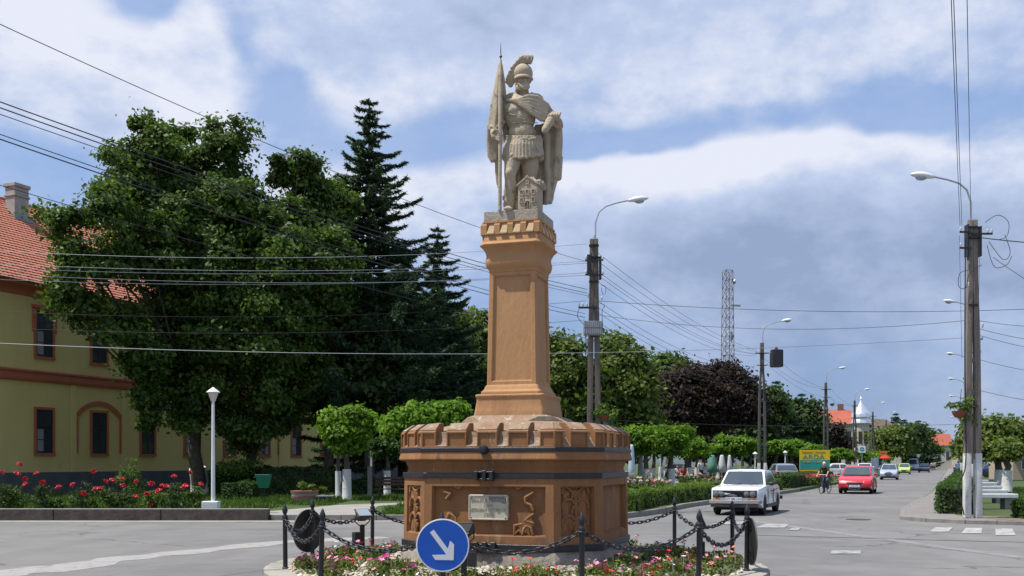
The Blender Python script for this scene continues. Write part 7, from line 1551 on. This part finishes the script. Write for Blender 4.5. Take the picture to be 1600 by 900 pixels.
# ------------------------------------------------------------------ people
M_SKIN = mat('skin', (.46, .27, .18), .6, fine=.03); M_HAIR = mat('dark_hair', (.03, .02, .015), .8)
def cloth(n, c): return mat('cloth_'+n, c, .9, fine=.12, fscale=40)
def person(label, loc, rz, J, top, leg, vox=.018, sleeves=.5, hat=None, cat='person', group=None, extra=None):
    """one continuous body sculpted round its joints, with clothes over it"""
    t = empty('person', loc, rz, label, cat, group); V_ = Vector; J = {k: V_(v) for k, v in J.items()}
    b = MB(); hd = J['head']; nk = J['neck']; pv = J['pelvis']; 
    b.ell(hd, (.075, .095, .115), 12, 9); b.ell(hd+V_((0, -.085, -.03)), (.02, .025, .02), 7, 5); b.ell(hd+V_((0, -.04, -.07)), (.055, .055, .05), 8, 6)
    for sg in (-1, 1): b.ell(hd+V_((sg*.077, .0, -.01)), (.012, .022, .03), 6, 5)
    b.cap(hd-V_((0, -.01, .08)), nk, .052, .058); ch = nk.lerp(pv, .3); b.ell(ch, (.17, .11, .17), 12, 9); b.ell(nk.lerp(pv, .62), (.145, .10, .16), 12, 9); b.ell(pv, (.155, .115, .12), 12, 9)
    for sd_ in 'LR':
        sh, el, ha = J['sh'+sd_], J['el'+sd_], J['ha'+sd_]; b.cap(nk.lerp(pv, .08), sh, .075, .06); b.chain([sh, el, ha], [.052, .042, .030], 9)
        d = (ha-el).normalized(); b.ell(ha+d*.05, (.036, .036, .045), 8, 6); sdv = d.cross(V_((0, 0, 1))); sdv = sdv.normalized() if sdv.length > .01 else V_((1, 0, 0))
        for k in range(4): q = ha+d*.08+sdv*(.021*(k-1.5)); b.chain([q, q+d*.035, q+d*.055+V_((0, .0, -.022)), ], [.010, .009, .008], 6)
        b.chain([ha+d*.03+sdv*.03, ha+d*.06+sdv*.052, ha+d*.085+sdv*.045], [.012, .010, .008], 6)
        hp, kn, an, to = J['hp'+sd_], J['kn'+sd_], J['an'+sd_], J['to'+sd_]; b.chain([hp, kn, an], [.085, .058, .040], 10); b.chain([an, an.lerp(to, .5)-V_((0, 0, .03)), to], [.042, .040, .032], 8)
    sculpt(b, 'body', M_SKIN, t, vox*.75, 1)
    b = MB(); b.ell(ch, (.185, .125, .18), 12, 9); b.ell(nk.lerp(pv, .60), (.165, .12, .18), 12, 9); b.ell(nk.lerp(pv, .9), (.165, .125, .09), 12, 9)
    for sd_ in 'LR':
        sh, el, ha = J['sh'+sd_], J['el'+sd_], J['ha'+sd_]; b.cap(nk.lerp(pv, .10), sh, .085, .072); b.cap(sh, sh.lerp(el, .75 if sleeves < .9 else 1), .070, .060)
        if sleeves > .9: b.cap(el, el.lerp(ha, .92), .058, .042)
    sculpt(b, 'shirt', top, t, vox, 1)
    b = MB(); b.ell(pv-V_((0, 0, .02)), (.175, .13, .12), 12, 9)
    for sd_ in 'LR': hp, kn, an = J['hp'+sd_], J['kn'+sd_], J['an'+sd_]; b.chain([hp, kn, kn.lerp(an, .93)], [.10, .074, .058], 10)
    sculpt(b, 'trousers', leg, t, vox, 1)
    for sd_ in 'LR': an, to = J['an'+sd_], J['to'+sd_]; b = MB(); b.chain([an-V_((0, 0, .02)), an.lerp(to, .5)-V_((0, 0, .035)), to-V_((0, 0, .01))], [.055, .052, .042], 8); sculpt(b, 'shoe', M_DK, t, vox*.8, 0)
    b = MB(); b.ell(hd+V_((0, .018, .03)), (.086, .098, .105), 12, 9); o = b.build('hat' if hat else 'hair', hat or M_HAIR, t, smooth=True)
    return t
STAND = dict(head=(0, -.02, 1.62), neck=(0, 0, 1.46), pelvis=(0, .02, .95), shL=(.19, 0, 1.42), elL=(.24, .02, 1.14), haL=(.23, -.08, .88), shR=(-.19, 0, 1.42), elR=(-.25, .0, 1.14), haR=(-.24, -.10, .90),
             hpL=(.09, 0, .90), knL=(.11, -.06, .50), anL=(.11, .06, .09), toL=(.13, -.08, .04), hpR=(-.09, 0, .90), knR=(-.10, .02, .49), anR=(-.11, .18, .10), toR=(-.12, .06, .04))
RIDE = dict(head=(0, -.22, 1.58), neck=(0, -.16, 1.42), pelvis=(0, .20, .96), shL=(.18, -.12, 1.38), elL=(.25, -.28, 1.16), haL=(.26, -.48, 1.02), shR=(-.18, -.12, 1.38), elR=(-.25, -.28, 1.16), haR=(-.26, -.48, 1.02),
            hpL=(.09, .18, .92), knL=(.13, -.14, .70), anL=(.11, .06, .32), toL=(.12, -.10, .28), hpR=(-.09, .18, .92), knR=(-.13, -.02, .50), anR=(-.11, .12, .12), toR=(-.12, -.04, .09))
SIT = dict(head=(0, -.05, 1.22), neck=(0, -.02, 1.06), pelvis=(0, .05, .52), shL=(.18, -.02, 1.01), elL=(.24, -.08, .76), haL=(.16, -.30, .62), shR=(-.18, -.02, 1.01), elR=(-.24, -.08, .76), haR=(-.15, -.30, .62),
           hpL=(.09, 0, .50), knL=(.12, -.42, .50), anL=(.12, -.42, .10), toL=(.13, -.58, .05), hpR=(-.09, 0, .50), knR=(-.12, -.40, .50), anR=(-.12, -.46, .10), toR=(-.13, -.62, .05))
cy = at(1290, 55)
person('cyclist in dark shirt and pale cap riding towards the camera beside the red car', cy, RZS-.25, RIDE, cloth('dark_print', (.03, .03, .025)), cloth('jeans', (.05, .07, .11)), .016, hat=mat('pale_cap', (.68, .68, .66), .8))
t = empty('bicycle', cy, RZS-.25, 'bicycle ridden by the cyclist in the dark shirt', 'bicycle'); M_BK = mat('bike_frame', (.10, .10, .11), .4, metal=.3)
for nm, yc in (('wheel', -.62), ('wheel', .48)):
    w = empty('wheel', (0, yc, .34)); w.parent = t; RM = Matrix.Rotation(PI/2, 3, 'Y'); mb = MB(); mb.torus((0, 0, 0), .325, .020, 24, 6, RM); mb.build('tyre', M_TYRE, w, smooth=True); mb = MB()
    for k in range(12): a = 2*PI*k/12; mb.tube([(0, 0, 0), (0, .32*math.cos(a), .32*math.sin(a))], .0025, 3, False)
    mb.tube([(-.04, 0, 0), (.04, 0, 0)], .02, 6); o = mb.build('spokes', M_GALV, w); o['kind'] = 'stuff'
mb = MB(); 
for a, b_ in (((0, -.52, .78), (0, .05, .32)), ((0, -.50, .86), (0, .12, .80)), ((0, .05, .32), (0, .20, .88)), ((0, .05, .32), (0, .48, .34)), ((0, .12, .80), (0, .48, .34)), ((0, -.48, 1.0), (0, -.62, .34))): mb.tube([a, b_], .017, 6)
mb.build('frame', M_BK, t); mb = MB(); mb.tube([(-.30, -.44, 1.0), (-.2, -.50, 1.02), (.2, -.50, 1.02), (.30, -.44, 1.0)], .013, 6); mb.build('handlebar', M_GALV, t); mb = MB(); mb.ell((0, .22, .90), (.07, .13, .035), 10, 6); mb.build('saddle', M_DK, t)
mb = MB(); mb.tube([(-.10, .10, .14), (-.04, .05, .32), (.04, .05, .32), (.10, 0, .50-.25)], .012, 5); mb.build('pedals', M_DK, t)
s1 = at(1058, 73, .15); s2 = at(1068, 73, .15)
bn = bench('dark park bench with two people sitting between the clipped trees', (at(1063, 73.1, .15)), 0, 1.8, mat('dark_bench', (.05, .05, .06), .6))
person('seated person in a white top on the park bench', s1, .1, SIT, cloth('white', (.6, .6, .6)), cloth('dark', (.03, .03, .05)), .03)
person('seated person in a reddish top and jeans on the park bench', s2, -.1, SIT, cloth('red', (.35, .06, .06)), cloth('jeans', (0, 0, 0)), .03)
person('standing person in white seen between small clipped trees', at(1095, 76, .15), .4, STAND, cloth('white', (0, 0, 0)), cloth('dark', (0, 0, 0)), .03)
person('pedestrian in a white shirt walking at the far kerb', at(1456, 205), .2, STAND, cloth('white', (0, 0, 0)), cloth('jeans', (0, 0, 0)), .035)
person('pedestrian in pale shirt and dark trousers right of the other far walker', at(1460, 203), -.2, STAND, cloth('cream', (.5, .45, .35)), cloth('dark', (0, 0, 0)), .035)
person('pedestrian in grey at the far kerb, left of the white shirt', at(1450, 212), .1, STAND, cloth('grey', (.2, .2, .22)), cloth('dark', (0, 0, 0)), .035)
# ================================================================== OVERHEAD WIRES
M_WIRE = mat('wire', (.035, .036, .04), .6, fine=0); M_WIREL = mat('bright_wire', (.30, .31, .33), .45, metal=.4, fine=0)
def wire(label, a, b, sag=.3, r=.011, m=None, group=None, mid=None):
    a, b = Vector(a), Vector(b); o_ = a; mb = MB(); pts = []
    for i in range(19):
        u = i/18; pts.append(a.lerp(b, u)-Vector((0, 0, sag*4*u*(1-u)))-o_)
    mb.tube(pts, r*.70, 5); o = mb.build('overhead_wire', m or M_WIRE, None, smooth=True, loc=o_); tag(o, label, 'wire', group); return o
gL = 'overhead wires from upper left to the wooden pole'
wire('single thin wire running highest from the upper left down to the left wooden pole', P(-260, -84, 13), P(921, 410, 33.9), .35, .010, group=gL)
for i, (y0, Y0, py, r) in enumerate(((64, 12, 452, .013), (74, 12, 458, .013), (86, 12, 462, .009))):
    wire(['upper', 'middle', 'thin lower'][i]+' of three close wires sloping from the left edge into the big tree', P(-260, y0, Y0), P(917, py, 33.9), .25, r, group='three close wires in the upper left')
for i, (y0, Y0, py, r) in enumerate(((118, 12.5, 490, .010), (126, 12.5, 496, .014))):
    wire(['upper thinner', 'lower thicker'][i]+' of two parallel wires passing right of the chimney into the tree', P(-260, y0, Y0), P(914, py, 33.9), .25, r, group='two parallel wires in the lower left bundle')
wire('lowest thin wire sloping just above the chimney into the tree', P(-260, 212, 14), P(914, 528, 33.9), .2, .009)
gH = 'level wires crossing the front of the big tree'
for lab, y0, y1 in (('uppermost level wire crossing the big tree', 385, 381), ('second level wire crossing the big tree', 406, 408), ('third level wire crossing the big tree', 413, 411), ('fourth level wire crossing the big tree', 421, 430), ('fifth level wire crossing the big tree', 431, 426)):
    wire(lab, P(-120, y0, 30), P(918, y1, 33.9), .32 if y1 != 381 else .4, .010, M_WIREL, gH)
wire('bright level wire crossing the yellow facade between its two storeys', P(-120, 530, 27), P(1505, 528, 28.8), .42, .011, M_WIREL)
wire('dim wire before the upper windows of the yellow building', P(-120, 480, 30), P(915, 470, 33.9), .4, .008)
wire('thin dark wire just under the upper window heads', P(-120, 506, 30), P(915, 500, 33.9), .35, .008)
wire('low level wire passing behind the monument at treetop height of the clipped trees', P(930, 655, 45), P(1560, 660, 50), .25, .012)
gR = 'wires fanning from the wooden pole to the next street pole'
for i, (a, b_) in enumerate(((395, 547), (408, 549), (424, 553), (430, 553), (440, 556), (470, 572), (480, 574), (488, 577), (502, 590), (512, 592))):
    wire(['top', 'second', 'third', 'fourth', 'fifth', 'sixth', 'seventh', 'eighth', 'ninth', 'lowest'][i]+' wire of the fan descending right from the wooden pole', P(934, a, 33.9), P(1182 if i < 6 else 1178, b_, 64), .45+.05*i, .010, group=gR)
q0 = Vector((15.5, 64, 0)); PY = [34, 64, 96, 124, 152, 182, 212, 245, 280]
for k in range(1, 8):
    for j, (dx, z) in enumerate(((-.4, 8.6), (.4, 8.6), (.3, 7.8))):
        a = Vector((2.7+.431*(PY[k]-34)+dx, PY[k]-.1, z)); b_ = Vector((2.7+.431*(PY[k+1]-34)+dx, PY[k+1]-.1, z)); wire('thin street wire strung between far lamp poles on the left of the street', a, b_, .55, .012, group='wires between the far street poles')
gX = 'wires crossing the street to the right'
wire('uppermost crossing wire, nearly level from the wooden pole to the right edge', P(934, 470, 33.9), P(1700, 479, 31), .25, .012, group=gX)
wire('second crossing wire ending at the right double pole', P(934, 492, 33.9), P(1508, 501, 29), .35, .011, group=gX)
wire('thick wire leaving the right pole towards the right edge', P(1530, 371, 28.9), P(1720, 384, 26), .05, .022)
wire('steep wire dropping to the right edge from the right pole top', P(1552, 402, 28.9), P(1720, 500, 25), .1, .014)
for i, (a, b_) in enumerate(((500, 508), (512, 540), (522, 556), (560, 590), (608, 634))): wire(['upper thin', 'second thin', 'third thin', 'fourth thin', 'lowest thin'][i]+' wire leading right from the double pole', P(1524, a, 29), P(1720, b_, 27), .12, .010, group='thin wires right of the double pole')
gV = 'steep wires rising from the right pole over the camera'
wire('left wire of the pair rising steeply from the right pole', P(1500, 352, 28.9), P(1484, -60, 14), .05, .010, group=gV)
wire('second wire of the left pair rising steeply from the right pole', P(1503, 352, 28.9), P(1488, -60, 14), .05, .010, group=gV)
wire('right wire rising steeply from the right pole to the photo top', P(1517, 340, 28.9), P(1510, -60, 14), .05, .009, group=gV)
wire('thin wire hanging straight down the left side of the right double pole', P(1499, 368, 28.8), P(1503, 560, 28.8), 0, .008)
wire('thin wire hanging straight down the right side of the right double pole', P(1531, 372, 28.8), P(1526, 660, 28.8), 0, .008)
